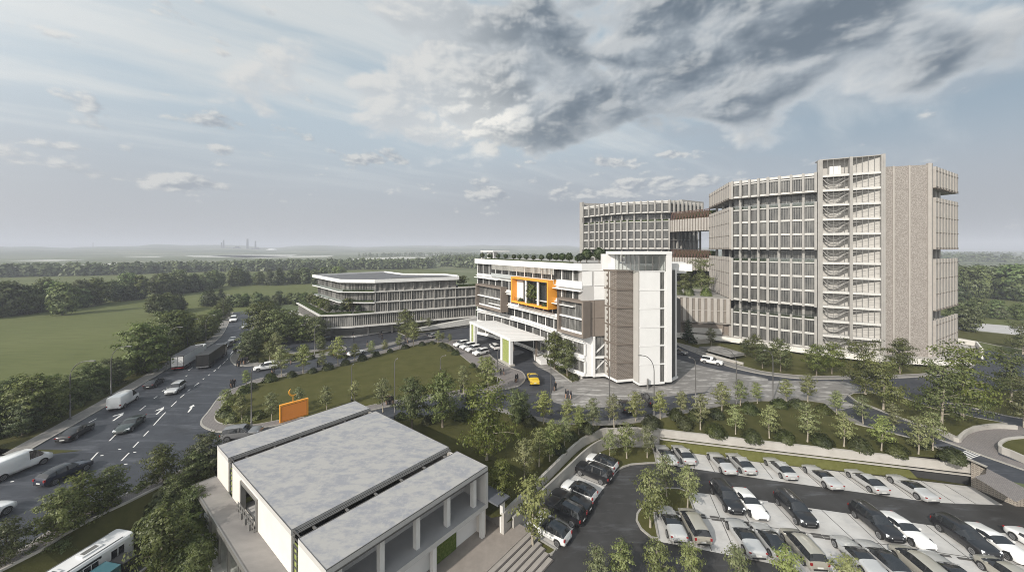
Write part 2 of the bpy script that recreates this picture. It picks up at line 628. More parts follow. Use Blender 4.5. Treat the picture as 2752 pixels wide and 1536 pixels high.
def world():
    import numpy as np
    w = bpy.data.worlds.new('World')
    SC.world = w
    w.use_nodes = True
    t = w.node_tree
    N, L = t.nodes, t.links
    N.clear()
    S = 0.1
    out = N.new('ShaderNodeOutputWorld')
    bg = N.new('ShaderNodeBackground')
    bg.inputs['Strength'].default_value = S
    L.new(bg.outputs[0], out.inputs[0])
    sky = N.new('ShaderNodeTexSky')
    sky.sky_type = 'NISHITA'
    sky.sun_disc = False
    sky.sun_elevation = SUN_EL
    sky.sun_rotation = SUN_AZ
    sky.dust_density = 1.6
    # the cloud field, worked out from noise once and wrapped round the sky by direction
    D = 8
    A_, E_ = 70 * D, 44 * D
    az, el = np.meshgrid((np.arange(-A_, A_) + .5) / D, (np.arange(E_) + .5) / D)
    col, cov = sky_field(az.astype(np.float32), el.astype(np.float32))
    Wd, Hd = 360 * D, 180 * D
    img = np.ones((Hd, Wd, 4), np.float32)
    xa = (np.arange(Wd) + .5) / Wd * 360 - 90          # bearing of each column
    xa = (xa + 180) % 360 - 180
    m = np.where(np.abs(xa) > 70, np.sign(xa) * (140 - np.abs(xa)), xa)
    m = np.clip(((m + 70) * D).astype(int), 0, 2 * A_ - 1)
    up = col[:, m]
    ua = cov[:, m]
    img[Hd // 2:Hd // 2 + E_, :, :3] = up
    img[Hd // 2:Hd // 2 + E_, :, 3] = ua
    top = up[-24:].mean(0)
    mean = top.mean(0)
    for i in range(Hd // 2 - E_):
        f = min(1, i / (16 * D))
        img[Hd // 2 + E_ + i, :, :3] = up[-1] * (1 - f) + mean * f
        img[Hd // 2 + E_ + i, :, 3] = ua[-1] * (1 - f) + .55 * f
    img[:Hd // 2, :, :3] = np.array([.17, .18, .165])
    im = bpy.data.images.new('cloud_field', Wd, Hd, alpha=True, float_buffer=True)
    im.colorspace_settings.name = 'Non-Color'
    im.alpha_mode = 'CHANNEL_PACKED'
    im.pixels.foreach_set(img.ravel())
    im.pack()
    tc = N.new('ShaderNodeTexCoord')
    ev = N.new('ShaderNodeTexEnvironment')
    ev.image = im
    L.new(tc.outputs['Generated'], ev.inputs[0])
    sc = N.new('ShaderNodeVectorMath')
    sc.operation = 'SCALE'
    sc.inputs['Scale'].default_value = SKYGAIN / S
    L.new(ev.outputs['Color'], sc.inputs[0])
    mx = N.new('ShaderNodeMix')
    mx.data_type = 'RGBA'
    mx.inputs[0].default_value = .94
    L.new(sky.outputs[0], mx.inputs[6])
    L.new(sc.outputs[0], mx.inputs[7])
    # glow round the sun, unseen behind the viewer, widened as added fill light
    sd = N.new('ShaderNodeVectorMath')
    sd.operation = 'DOT_PRODUCT'
    L.new(tc.outputs['Generated'], sd.inputs[0])
    sd.inputs[1].default_value = tuple(-sv)
    m1 = N.new('ShaderNodeMath')
    m1.operation = 'MAXIMUM'
    m1.inputs[1].default_value = 0
    L.new(sd.outputs['Value'], m1.inputs[0])
    m2 = N.new('ShaderNodeMath')
    m2.operation = 'POWER'
    m2.inputs[1].default_value = 1.7
    L.new(m1.outputs[0], m2.inputs[0])
    m3 = N.new('ShaderNodeMix')
    m3.data_type = 'RGBA'
    L.new(m2.outputs[0], m3.inputs[0])
    L.new(mx.outputs[2], m3.inputs[6])
    m3.inputs[7].default_value = (1.55 / S, 1.53 / S, 1.48 / S, 1)
    L.new(m3.outputs[2], bg.inputs[0])
    w.cycles.sampling_method = 'MANUAL'
    w.cycles.sample_map_resolution = 512


SKYGAIN = 0.97
world()
# ================================================================== SITE
# kerb lines, surveyed (sheet col,row,x,y)
KERB_L = TT([(0, 3, 0, 345), (0, 3, 230, 255), (0, 3, 460, 125), (0, 3, 680, 0), (0, 2, 910, 1305), (0, 2, 1140, 1172), (0, 2, 1400, 1012),
             (0, 2, 1640, 865), (0, 2, 1800, 765), (0, 2, 1960, 680), (0, 2, 2110, 600), (0, 2, 2200, 535), (0, 2, 2255, 470),
             (0, 2, 2300, 380), (0, 2, 2350, 264)])
d0 = (KERB_L[0][0] - KERB_L[1][0], KERB_L[0][1] - KERB_L[1][1])
KERB_L = [(KERB_L[0][0] + 6 * d0[0], KERB_L[0][1] + 6 * d0[1])] + KERB_L
KERB_L = smooth_line(KERB_L, 3)
FARV = 838.6
# right-hand kerb of the road at the foot of the picture (toward the bus bank)
KERB_N = TT([(0, 3, 0, 1312), (0, 3, 250, 1192), (0, 3, 440, 1065), (0, 3, 720, 912), (0, 3, 960, 795), (0, 3, 1190, 692), (0, 3, 1500, 545),
             (0, 3, 1700, 465), (0, 3, 1900, 385), (0, 3, 2080, 315)])
KERB_N = [(KERB_N[0][0] + 3 * (KERB_N[0][0] - KERB_N[1][0]), KERB_N[0][1] + 3 * (KERB_N[0][1] - KERB_N[1][1]))] + KERB_N
KN_OUT = []
for i, p in enumerate(KERB_N):
    a, b = KERB_N[max(0, i - 1)], KERB_N[min(len(KERB_N) - 1, i + 1)]
    l = math.hypot(b[0] - a[0], b[1] - a[1])
    KN_OUT.append((p[0] + (b[1] - a[1]) / l * 2.0, p[1] - (b[0] - a[0]) / l * 2.0))
# edge of the plaza and drives toward the garden, the planted terrace and the right-hand road
GEDGE = TT([(1, 2, 1200, 1330), (1, 2, 1430, 1345), (1, 2, 1650, 1315), (1, 2, 1900, 1278), (1, 2, 2200, 1250), (1, 2, 2420, 1262),
            (2, 2, 120, 1330), (2, 2, 420, 1390), (2, 2, 820, 1402), (2, 2, 1150, 1385), (2, 2, 1400, 1350), (2, 2, 1800, 1272), (2, 2, 2200, 1190),
            (2, 2, 2500, 1158), (3, 2, 120, 1165), (3, 2, 360, 1150), (3, 2, 560, 1180), (3, 2, 700, 1290), (3, 2, 880, 1390), (3, 2, 1080, 1438),
            (3, 3, 1440, 95), (3, 3, 1700, 190), (3, 3, 1960, 280), (3, 3, 2200, 382)])
WALL_T = []     # top of the terrace wall (front edge), left to right
TW0 = -0.9
WALL_T = TT([(2, 3, 1480, 8), (3, 3, 0, 132), (3, 3, 1100, 254), (3, 3, 2195, 377)], TW0)
RAMP_R = TT([(3, 3, 2270, 500), (3, 3, 2576, 640)])           # right-hand road, near kerb
LOW = [KN_OUT[0]] + KN_OUT[1:] + GEDGE + [RAMP_R[0], RAMP_R[1], (90, 30), (90, -20), (-90, -20)]


WUP0 = TT([(2, 3, 1480, 8), (2, 2, 1000, 1437), (2, 3, 800, 60), (2, 3, 640, 160), (2, 3, 300, 490), (2, 3, 0, 770), (1, 3, 2480, 870)], TW0)


def near(line, x, y):
    best = 1e9
    for a, b in zip(line, line[1:]):
        dx, dy = b[0] - a[0], b[1] - a[1]
        t = max(0, min(1, ((x - a[0]) * dx + (y - a[1]) * dy) / (dx * dx + dy * dy)))
        best = min(best, math.hypot(x - a[0] - t * dx, y - a[1] - t * dy))
    return best


WALLS = list(reversed(WUP0)) + WALL_T[1:]


def garden_z(x, y):
    """planted ground falls evenly from the plaza kerb to the garden and terrace walls"""
    dk, dw = near(GEDGE, x, y), near(WALLS, x, y)
    return 0.06 + (TW0 - 0.06) * dk / (dk + dw + 1e-6)


def build_site():
    W = 5800
    outer = [(-W, -40), (W, -40), (W, W), (-W, W)]
    tris = geometry.tessellate_polygon([[Vector((*p, 0)) for p in outer], [Vector((*p, 0)) for p in LOW]])
    pts = outer + LOW
    g = MB()
    g.v = [(p[0], p[1], 0.0) for p in pts]
    for t in tris:
        a, b, c = [Vector(pts[i]) for i in t]
        if (b - a).cross(c - a) < 0:
            t = (t[0], t[2], t[1])
        g.face(t)
    o = g.build('ground', M_FAR)
    tag(o, kind='structure')
    g = MB()
    g.flat([(-95, -20), (95, -20), (95, 62), (60, 75), (-20, 66), (-95, 60)], LOWZ - 0.03)
    tag(g.build('lower_ground', M_GRASS), kind='structure')

    # near countryside: mown fields on the left and right
    g = MB()
    fl = TT([(0, 2, 0, 1010), (0, 2, 700, 930), (0, 2, 1300, 700), (0, 2, 2100, 330), (0, 2, 2300, 240), (0, 1, 2576, 1230), (0, 1, 1500, 1260), (0, 1, 0, 1270)])
    lf = [(p[0] - 0.0, p[1]) for p in KERB_L[1:]]
    far = [(-60, 420), (-150, 520), (-420, 520), (-700, 380), (-700, 20), (-140, 20)]
    g.flat(lf + far, 0.004)
    tag(g.build('field', M_FIELD), kind='structure')
    g = MB()
    g.flat([(130, 70), (420, 60), (520, 330), (260, 420), (80, 330), (60, 180), (110, 130)], 0.004)
    tag(g.build('field', M_FIELD), kind='structure')

    # one asphalt sheet for road, drives and forecourts
    road = MB()
    fl, fr = ray(626, FARV), ray(720, FARV - 4)
    poly = KERB_L[:-1] + [KERB_L[-1]] + [fr, ray(820, 836), (-40, 150), (40, 150), (60, 118), (62, 112), (128, 108), (132, 95), (142, 97), (125, 60), (86, 33), RAMP_R[0]]
    poly += [p for p in reversed(GEDGE)] + [KERB_N[-1]] + [p for p in reversed(KERB_N[:-1])]
    tris = geometry.tessellate_polygon([[Vector((*p, 0)) for p in poly]])
    road.v = [(p[0], p[1], 0.008) for p in poly]
    for t in tris:
        a, b, c = [Vector(poly[i]) for i in t]
        road.face(t if (b - a).cross(c - a) > 0 else (t[0], t[2], t[1]))
    tag(road.build('road', M_ASPH), kind='structure')

    # left pavement: a raised strip with its kerb
    p = MB()
    p.strip(KERB_L, 0.22, 0, 0.14, side=1)
    tag(p.build('kerb', M_KERB), kind='structure')
    off = []
    for i, q in enumerate(KERB_L):
        a, b = KERB_L[max(0, i - 1)], KERB_L[min(len(KERB_L) - 1, i + 1)]
        l = math.hypot(b[0] - a[0], b[1] - a[1])
        off.append((q[0] - (b[1] - a[1]) / l * 0.22, q[1] + (b[0] - a[0]) / l * 0.22))
    p = MB()
    p.strip(off, 2.3, 0, 0.125, side=1)
    tag(p.build('pavement', M_PAVE2), kind='structure')
    off2 = []
    for i, q in enumerate(KERB_L):
        a, b = KERB_L[max(0, i - 1)], KERB_L[min(len(KERB_L) - 1, i + 1)]
        l = math.hypot(b[0] - a[0], b[1] - a[1])
        off2.append((q[0] - (b[1] - a[1]) / l * 2.52, q[1] + (b[0] - a[0]) / l * 2.52))
    p = MB()
    p.strip(off2, 9.5, 0, 0.03, side=1)
    tag(p.build('verge', M_GRASS), kind='structure')
    # near pavement
    p = MB()
    p.strip(KERB_N, 0.22, -0.1, 0.14, side=-1)
    tag(p.build('kerb', M_KERB), kind='structure')
    p = MB()
    n2 = [(a[0] + (b[0] - a[0]) * 0.11, a[1] + (b[1] - a[1]) * 0.11) for a, b in zip(KERB_N, KN_OUT)]
    p.strip(n2, 1.6, -0.1, 0.125, side=-1)
    tag(p.build('pavement', M_PAVE), kind='structure')
    p = MB()
    p.strip(KN_OUT, 0.2, -0.6, 0.16, side=0)
    tag(p.build('kerb', M_CONC), kind='structure')
    # bank from the near pavement down to the bus lane
    b = MB()
    for i in range(len(KN_OUT) - 1):
        q = []
        for j in (i, i + 1):
            a, c = KERB_N[j], KN_OUT[j]
            d = (c[0] - a[0], c[1] - a[1])
            l = math.hypot(*d)
            q.append((c, (c[0] + d[0] / l * 2.2, c[1] + d[1] / l * 2.2), (c[0] + d[0] / l * 4.6, c[1] + d[1] / l * 4.6)))
        b.poly([(*q[0][0], 0.02), (*q[0][1], -1.5), (*q[1][1], -1.5), (*q[1][0], 0.02)])
        b.poly([(*q[0][1], -1.5), (*q[0][2], LOWZ), (*q[1][2], LOWZ), (*q[1][1], -1.5)])
    tag(b.build('bank', M_GRASS), kind='structure')

    # ---- islands
    def island(name, outer, inner=None, gm=M_LAWN, z=0.13, kw=0.25, pm=M_PAVE2, sm=4):
        outer = smooth_line(outer, sm, True) if sm else outer
        q = MB()
        q.strip(outer, kw, 0.0, z + 0.02, closed=True)
        tag(q.build('kerb', M_KERB), kind='structure')
        if inner:
            q = MB()
            q.prism(outer, 0.0, z - 0.008, bottom=False)
            tag(q.build('pavement', pm), kind='structure')
            inner = smooth_line(inner, sm, True) if sm else inner
            q = MB()
            q.strip(inner, 0.16, 0.05, z + 0.04, closed=True)
            tag(q.build('kerb', M_KERB), kind='structure')
            q = MB()
            q.prism(inner, 0.05, z + 0.02, bottom=False)
            tag(q.build(name, gm), kind='structure')
        else:
            q = MB()
            q.prism(outer, 0.0, z, bottom=False)
            tag(q.build(name, gm), kind='structure')

    island('lawn',
           TT([(0, 2, 2330, 1045), (0, 2, 2210, 1120), (0, 2, 2100, 1265), (0, 2, 2035, 1345), (0, 2, 2030, 1400), (0, 3, 2110, 10), (0, 3, 2240, 36),
               (0, 3, 2450, 30), (1, 2, 240, 1400), (1, 2, 620, 1350), (1, 2, 1000, 1290), (1, 2, 1300, 1222), (1, 2, 1650, 1158), (1, 2, 2080, 1090),
               (1, 2, 2350, 1062), (2, 2, 20, 1024), (2, 2, 105, 980), (2, 2, 132, 920), (2, 2, 90, 862), (2, 2, 0, 830), (1, 2, 2440, 770),
               (1, 2, 2300, 655), (1, 2, 2130, 560), (1, 2, 1960, 545), (1, 2, 1800, 535), (1, 2, 1640, 555), (1, 2, 1310, 645), (1, 2, 1000, 738), (1, 2, 830, 785),
               (1, 2, 480, 858), (1, 2, 240, 895), (1, 2, 0, 945), (0, 2, 2480, 990)]),
           TT([(0, 2, 2390, 1075), (0, 2, 2290, 1130), (0, 2, 2210, 1240), (0, 2, 2165, 1310), (0, 2, 2165, 1350), (0, 2, 2215, 1385), (0, 2, 2330, 1402),
               (0, 2, 2560, 1400), (1, 2, 240, 1355), (1, 2, 600, 1310), (1, 2, 1000, 1240), (1, 2, 1280, 1180), (1, 2, 1650, 1115), (1, 2, 2000, 1060),
               (1, 2, 2260, 1035), (1, 2, 2420, 1000), (1, 2, 2458, 955), (1, 2, 2420, 915), (1, 2, 2290, 905), (1, 2, 2200, 815), (1, 2, 2060, 700),
               (1, 2, 1960, 600), (1, 2, 1850, 570), (1, 2, 1660, 585), (1, 2, 1320, 672), (1, 2, 1000, 765), (1, 2, 830, 812), (1, 2, 480, 885),
               (1, 2, 240, 925), (1, 2, 0, 985), (0, 2, 2500, 1030)]), pm=M_PAVE)
    island('lawn',
           TT([(0, 2, 2318, 730), (0, 2, 2350, 685), (0, 2, 2440, 625), (0, 2, 2500, 500), (0, 2, 2560, 330), (1, 2, 60, 280), (1, 2, 120, 330),
               (1, 2, 200, 520), (1, 2, 330, 655), (1, 2, 560, 650), (1, 2, 800, 605), (1, 2, 905, 625), (1, 2, 860, 668), (1, 2, 700, 705),
               (1, 2, 350, 772), (1, 2, 0, 800), (0, 2, 2440, 808), (0, 2, 2350, 785)]),
           TT([(0, 2, 2400, 712), (0, 2, 2440, 660), (0, 2, 2520, 540), (0, 2, 2576, 360), (1, 2, 70, 330), (1, 2, 110, 380),
               (1, 2, 180, 560), (1, 2, 330, 680), (1, 2, 560, 670), (1, 2, 790, 625), (1, 2, 860, 632), (1, 2, 700, 672),
               (1, 2, 350, 735), (1, 2, 0, 755), (0, 2, 2440, 755)]))
    # green strip in front of the low building
    island('lawn', TT([(1, 2, 1395, 455), (1, 2, 1600, 425), (1, 2, 1800, 410), (1, 2, 2130, 330), (1, 2, 2120, 400), (1, 2, 1860, 450), (1, 2, 1640, 480), (1, 2, 1545, 520)]), sm=0)
    # footpath between drive and forecourt of the low building
    q = MB()
    q.prism(TT([(1, 2, 900, 690), (1, 2, 1130, 625), (1, 2, 1400, 560), (1, 2, 1560, 520), (1, 2, 1700, 480), (1, 2, 1720, 495), (1, 2, 1560, 545), (1, 2, 1200, 640), (1, 2, 920, 712)]), 0, 0.12, bottom=False)
    tag(q.build('pavement', M_PAVE2), kind='structure')
    # planted wedge by the entrance of the white building
    island('lawn', TT([(2, 2, 330, 770), (2, 2, 470, 770), (2, 2, 640, 880), (2, 2, 690, 945), (2, 2, 605, 972)]), sm=0)
    # lawn round the tall block, with pavement
    island('lawn',
           TT([(2, 2, 1660, 590), (2, 2, 1880, 690), (2, 2, 2150, 800), (2, 2, 2400, 865), (3, 2, 60, 905), (3, 2, 400, 938), (3, 2, 800, 935), (3, 2, 1340, 925),
               (3, 2, 1700, 900), (3, 2, 1950, 860), (3, 2, 2080, 790), (3, 2, 2060, 720)]) + [(118, 100), (95, 100), (70, 118), (50, 116)],
           TT([(2, 2, 1900, 640), (2, 2, 2200, 770), (2, 2, 2400, 832), (3, 2, 0, 870), (3, 2, 400, 908), (3, 2, 800, 906), (3, 2, 1340, 897),
               (3, 2, 1650, 875), (3, 2, 1850, 820), (3, 2, 1950, 780)]) + [(105, 100), (85, 102), (66, 112), (48, 112)])
    # right-hand lawns
    island('lawn',
           TT([(3, 2, 815, 1110), (3, 2, 860, 1088), (3, 2, 1000, 1085), (3, 2, 1230, 1092), (3, 2, 1500, 1178), (3, 2, 1800, 1265), (3, 2, 2100, 1335), (3, 2, 2400, 1392),
               (3, 2, 2240, 1400), (3, 2, 2080, 1422), (3, 3, 1985, 30), (3, 3, 1910, 92), (3, 3, 1800, 45), (3, 2, 1620, 1430), (3, 2, 1300, 1322), (3, 2, 1050, 1225), (3, 2, 880, 1160)]), z=0.22, sm=0)
    island('lawn',
           TT([(3, 2, 1700, 1085), (3, 2, 2050, 1060), (3, 2, 2576, 1062), (3, 2, 2576, 1340), (3, 2, 2400, 1310), (3, 2, 2000, 1215)]) + [], z=0.14, sm=0)
    island('lawn', TT([(3, 2, 1905, 440), (3, 2, 2576, 505), (3, 2, 2576, 640), (3, 2, 2300, 600), (3, 2, 1900, 520)]) , z=0.1, sm=0)
    # pale service road behind
    q = MB()
    q.flat(TT([(3, 2, 1900, 372), (3, 2, 1990, 366), (3, 2, 2576, 410), (3, 2, 2576, 500), (3, 2, 1990, 438), (3, 2, 1900, 432)]), 0.016)
    tag(q.build('service_road', mat('pale_road', (0.42, 0.41, 0.40), 0.8, var=0.06, scale=0.5)), kind='structure')
    # plaza paving
    q = MB()
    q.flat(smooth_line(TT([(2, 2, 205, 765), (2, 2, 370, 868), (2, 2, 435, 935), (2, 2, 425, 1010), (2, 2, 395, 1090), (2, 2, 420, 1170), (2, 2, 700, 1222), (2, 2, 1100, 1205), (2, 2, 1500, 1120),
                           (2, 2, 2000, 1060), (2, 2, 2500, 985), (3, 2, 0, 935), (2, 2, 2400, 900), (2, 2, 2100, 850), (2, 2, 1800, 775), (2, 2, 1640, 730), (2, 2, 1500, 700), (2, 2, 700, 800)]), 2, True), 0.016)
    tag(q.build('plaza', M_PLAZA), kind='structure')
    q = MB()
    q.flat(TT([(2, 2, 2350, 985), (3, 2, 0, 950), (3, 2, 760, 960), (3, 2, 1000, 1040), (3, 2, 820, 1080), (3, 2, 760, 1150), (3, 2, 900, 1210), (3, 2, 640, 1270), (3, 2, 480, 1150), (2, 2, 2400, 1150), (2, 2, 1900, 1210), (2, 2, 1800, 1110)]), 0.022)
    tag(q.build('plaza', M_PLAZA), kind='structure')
    # brick paver path and pavement at the right edge
    q = MB()
    q.flat(smooth_line(TT([(3, 3, 1740, 110), (3, 3, 1910, 135), (3, 3, 1990, 60), (3, 3, 2130, 10), (3, 2, 2330, 1420), (3, 2, 2576, 1410), (3, 3, 2576, 60), (3, 3, 2400, 95), (3, 3, 2320, 150), (3, 3, 2320, 260), (3, 3, 2576, 350), (3, 3, 2576, 400), (3, 3, 2200, 270), (3, 3, 1950, 175)]), 2, True), 0.02)
    tag(q.build('paved_path', M_PAVE), kind='structure')
    q = MB()
    q.strip(TT([(3, 3, 1690, 95), (3, 3, 1950, 190), (3, 3, 2200, 285), (3, 3, 2576, 415)]), 0.3, 0, 0.13)
    tag(q.build('kerb', M_KERB), kind='structure')
    q = MB()
    q.flat(TT([(3, 3, 2200, 395), (3, 3, 2576, 590), (3, 3, 2576, 700), (3, 3, 2495, 735), (3, 3, 2075, 480), (3, 3, 2195, 450)]), 0.02)
    tag(q.build('pavement', M_PAVE), kind='structure')
    # garden and terrace beds
    gi = []
    inner = WUP0
    W_UP = smooth_line([inner[0], inner[1], inner[2], inner[3], inner[4], inner[5], inner[6]], 5)
    bl = (-2.2, 38.4)
    be = (-24.3, 55.6)
    garden = [KN_OUT[-1]] + GEDGE[:] + list(reversed(WALL_T)) + W_UP[1:] + [bl, be, (-33.5, 47.5)]
    # triangulated with extra points so the fall is smooth
    from mathutils import geometry as ge
    vs = [Vector(p) for p in garden]
    n = len(vs)
    xs = [p[0] for p in garden]
    ys = [p[1] for p in garden]
    gx = min(xs)
    while gx < max(xs):
        gy = min(ys)
        while gy < max(ys):
            vs.append(Vector((gx + rnd.uniform(-.3, .3), gy + rnd.uniform(-.3, .3))))
            gy += 2.4
        gx += 2.4
    out = ge.delaunay_2d_cdt(vs, [], [list(range(n))], 1, 1e-4)
    q = MB()
    q.v = [(p[0], p[1], garden_z(p[0], p[1])) for p in out[0]]
    for f in out[2]:
        a, b_, c = [out[0][i] for i in f[:3]]
        q.face(f if (b_ - a).cross(c - a) > 0 else list(reversed(f)))
    tag(q.build('garden', mat('garden_grass', (0.048, 0.050, 0.016), 0.95, col2=(0.068, 0.066, 0.024), scale=0.5, bump=0.5, bscale=8, spec=0.1), smooth=True), kind='structure')
    # pavement strip along the plaza kerb
    q = MB()
    q.strip(GEDGE[4:19], 1.3, -0.05, 0.12, side=0.9)
    tag(q.build('pavement', M_PAVE2), kind='structure')
    q = MB()
    q.strip(GEDGE[18:], 0.3, -0.05, 0.13, side=0)
    tag(q.build('kerb', M_KERB), kind='structure')

    # ---- retaining walls
    q = MB()
    top = [TW0 + 0.25] * len(W_UP)
    q.strip(W_UP, 0.35, LOWZ, top, side=0)
    o = q.build('retaining_wall', M_CONC)
    tag(o, 'long curved concrete retaining wall between the dark garden and a narrow planted ledge', 'wall')
    # planted ledge and the lower wall
    low = TT([(2, 3, 1300, 48), (2, 3, 1060, 62), (2, 3, 890, 112), (2, 3, 745, 205), (2, 3, 560, 375), (2, 3, 400, 525), (2, 3, 200, 705), (2, 3, 10, 890)], -1.75)
    low = smooth_line(low, 4)
    q = MB()
    ledge = W_UP + list(reversed(low))
    q.flat(ledge, -1.95)
    tag(q.build('planted_ledge', M_GRASS), kind='structure')
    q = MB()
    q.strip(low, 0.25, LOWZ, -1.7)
    tag(q.build('retaining_wall', mat('lower_wall_concrete', (0.30, 0.285, 0.26), 0.8, col2=(0.35, 0.335, 0.31), scale=0.6)),
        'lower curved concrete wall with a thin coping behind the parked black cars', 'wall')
    # the terrace wall along the car park: parapet, recess, coping, green slope
    wt = WALL_T
    q = MB()
    q.strip(wt, 0.4, TW0 - 1.05, TW0 + 0.12, side=0)
    root = empty('terrace_wall', (*wt[0], LOWZ), 0, 'long straight cream parapet wall under the sloping tree terrace', 'wall')
    q.build('parapet', M_CONC, root)
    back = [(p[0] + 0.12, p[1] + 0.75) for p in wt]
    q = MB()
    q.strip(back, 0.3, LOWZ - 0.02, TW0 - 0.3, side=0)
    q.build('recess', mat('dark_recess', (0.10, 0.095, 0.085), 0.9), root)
    cop = [(p[0] - 0.0, p[1] - 0.25) for p in wt]
    e = (wt[-1][0] + 1.6, wt[-1][1] - 0.9)
    q = MB()
    q.strip(cop + [e], 0.3, TW0 - 1.36, TW0 - 1.24)
    q.build('coping', M_CONC, root)
    # green slope then the bare dark end
    foot = TT([(2, 3, 1425, 188), (3, 3, 0, 345), (3, 3, 1510, 500), (3, 3, 2052, 578)], LOWZ)
    q = MB()
    topl = [(foot[0][0] + .35, foot[0][1] + 0.9), (foot[1][0] + .3, foot[1][1] + .9), (foot[2][0] - 1.0, foot[2][1] + .75)]
    for i in range(2):
        q.poly([(*foot[i], LOWZ), (*foot[i + 1], LOWZ), (*topl[i + 1], TW0 - 1.3), (*topl[i], TW0 - 1.3)])
    g2 = q.build('green_slope', mat('green_bank', (0.090, 0.092, 0.028), 0.95, col2=(0.112, 0.114, 0.04), scale=1.5, bump=0.4, bscale=14, spec=0.1))
    tag(g2, kind='structure')
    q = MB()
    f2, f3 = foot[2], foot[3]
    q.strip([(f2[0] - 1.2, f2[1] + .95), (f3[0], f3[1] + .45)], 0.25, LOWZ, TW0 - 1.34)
    tag(q.build('end_wall', mat('charcoal_wall', (0.028, 0.028, 0.028), 0.8)), 'charcoal wall at the right end of the green slope', 'wall')
    # brick wall holding up the ramp
    q = MB()
    br = TT([(3, 3, 2052, 578), (3, 3, 2495, 772), (3, 3, 2620, 775)], LOWZ)
    q.strip(br, 0.35, LOWZ, [-0.15, -1.6, -1.75])
    bang = math.atan2(br[1][1] - br[0][1], br[1][0] - br[0][0])
    tag(q.build('brick_wall', brick_mat('block_wall', (0.44, 0.40, 0.34), (0.36, 0.32, 0.27), (0.12, 0.10, 0.09), 2.2, 0.5, 0.28, 0.05, axis='XZ', rot=-bang)),
        'beige block wall stepping down beside the empty parking bays', 'wall')
    # planters at the right edge
    q = MB()
    pl = smooth_line(TT([(3, 3, 1700, -5), (3, 3, 1800, 48), (3, 3, 1910, 95), (3, 3, 1945, 62), (3, 3, 2010, 10), (3, 2, 2130, 1412), (3, 2, 2300, 1396), (3, 2, 2500, 1405)], 0.55), 3)
    q.strip(pl, 0.35, -0.02, 0.62)
    tag(q.build('planter_wall', M_CONC), 'low pale wall curving round the tree lawn beside the paver path', 'wall')
    pl = smooth_line(TT([(3, 3, 2620, 300), (3, 3, 2450, 225), (3, 3, 2340, 180), (3, 3, 2350, 135), (3, 3, 2430, 100), (3, 3, 2620, 82)], 0.8), 3)
    q = MB()
    q.strip(pl, 0.35, -0.02, 0.95)
    tag(q.build('planter_wall', M_CONC), 'low pale planter wall cut by the right edge of the view', 'wall')
    q = MB()
    q.flat(pl, 0.75)
    tag(q.build('lawn', M_LAWN), kind='structure')

    # ---- car park
    z0 = LOWZ
    q = MB()
    edge = TT([(2, 3, 60, 1440), (2, 3, -60, 1200), (2, 3, 80, 1000), (2, 3, 420, 640), (2, 3, 740, 280), (2, 3, 1060, 190), (2, 3, 1420, 180), (3, 3, 0, 340), (3, 3, 2052, 575), (3, 3, 2495, 775), (3, 3, 2700, 785)], z0)
    q.flat(edge + [(60, 20), (-3, 20), (-4, 27)], z0 + 0.004)
    tag(q.build('car_park', M_ASPH2), kind='structure')

    def bays(name, pts, h):
        b_ = MB()
        b_.flat(TT(pts, z0), z0 + h)
        tag(b_.build(name, M_BAY), kind='structure')
    bays('parking_bays', [(2, 3, 1420, 190), (3, 3, 0, 348), (3, 3, 2055, 580), (3, 3, 2365, 765), (3, 3, 1680, 740), (3, 3, 0, 510), (2, 3, 1900, 410), (2, 3, 1455, 345)], 0.010)
    bays('parking_bays', [(2, 3, 1775, 630), (2, 3, 2576, 725), (3, 3, 0, 735), (3, 3, 1650, 970), (3, 3, 2800, 1090), (3, 3, 2900, 1700), (3, 3, 800, 1560), (2, 3, 2576, 1345),
                          (2, 3, 1960, 1222), (2, 3, 1475, 1130), (2, 3, 1420, 850), (2, 3, 1860, 850)], 0.010)
    bays('parking_bays', [(2, 3, 740, 285), (2, 3, 590, 450), (2, 3, 420, 640), (2, 3, 200, 860), (2, 3, 80, 1000), (2, 3, 445, 1222), (2, 3, 610, 1010), (2, 3, 790, 765), (2, 3, 960, 545), (2, 3, 1080, 405)], 0.010)
    dark = mat('bay_joint', (0.085, 0.08, 0.075), 0.9)
    q = MB()

    def joint(a, b_, w=0.09):
        A_, B_ = T(*a, z0), T(*b_, z0)
        q.strip([A_, B_], w, z0 + 0.008, z0 + 0.015)
    for a, b_ in (((2, 3, 1940, 248), (2, 3, 2040, 430)), ((2, 3, 2100, 280), (2, 3, 2240, 450)), ((2, 3, 1790, 232), (2, 3, 1840, 395)), ((2, 3, 2480, 318), (3, 3, 50, 500)),
                  ((3, 3, 300, 370), (3, 3, 560, 600)), ((3, 3, 690, 415), (3, 3, 1010, 640)), ((3, 3, 1130, 462), (3, 3, 1460, 705)), ((3, 3, 1530, 515), (3, 3, 1880, 745)), ((3, 3, 1770, 555), (3, 3, 2090, 752))):
        joint(a, b_)
    for a, b_ in (((2, 3, 1990, 655), (2, 3, 2260, 1270)), ((2, 3, 2240, 690), (2, 3, 2500, 1120)), ((3, 3, 60, 740), (3, 3, 480, 1200)), ((3, 3, 540, 815), (3, 3, 1000, 1240)),
                  ((3, 3, 800, 850), (3, 3, 1270, 1290)), ((3, 3, 1180, 905), (3, 3, 1700, 1320)), ((3, 3, 1590, 965), (3, 3, 2150, 1400)), ((3, 3, 2050, 1020), (3, 3, 2576, 1380)),
                  ((2, 3, 1870, 890), (2, 3, 2010, 1225)), ((3, 3, 300, 1010), (3, 3, 700, 1420)), ((2, 3, 1860, 880), (2, 3, 2576, 985)), ((3, 3, 0, 985), (3, 3, 2576, 1370))):
        joint(a, b_)
    for a, b_ in (((2, 3, 600, 445), (2, 3, 940, 580)), ((2, 3, 430, 640), (2, 3, 800, 745)), ((2, 3, 300, 760), (2, 3, 690, 900))):
        joint(a, b_)
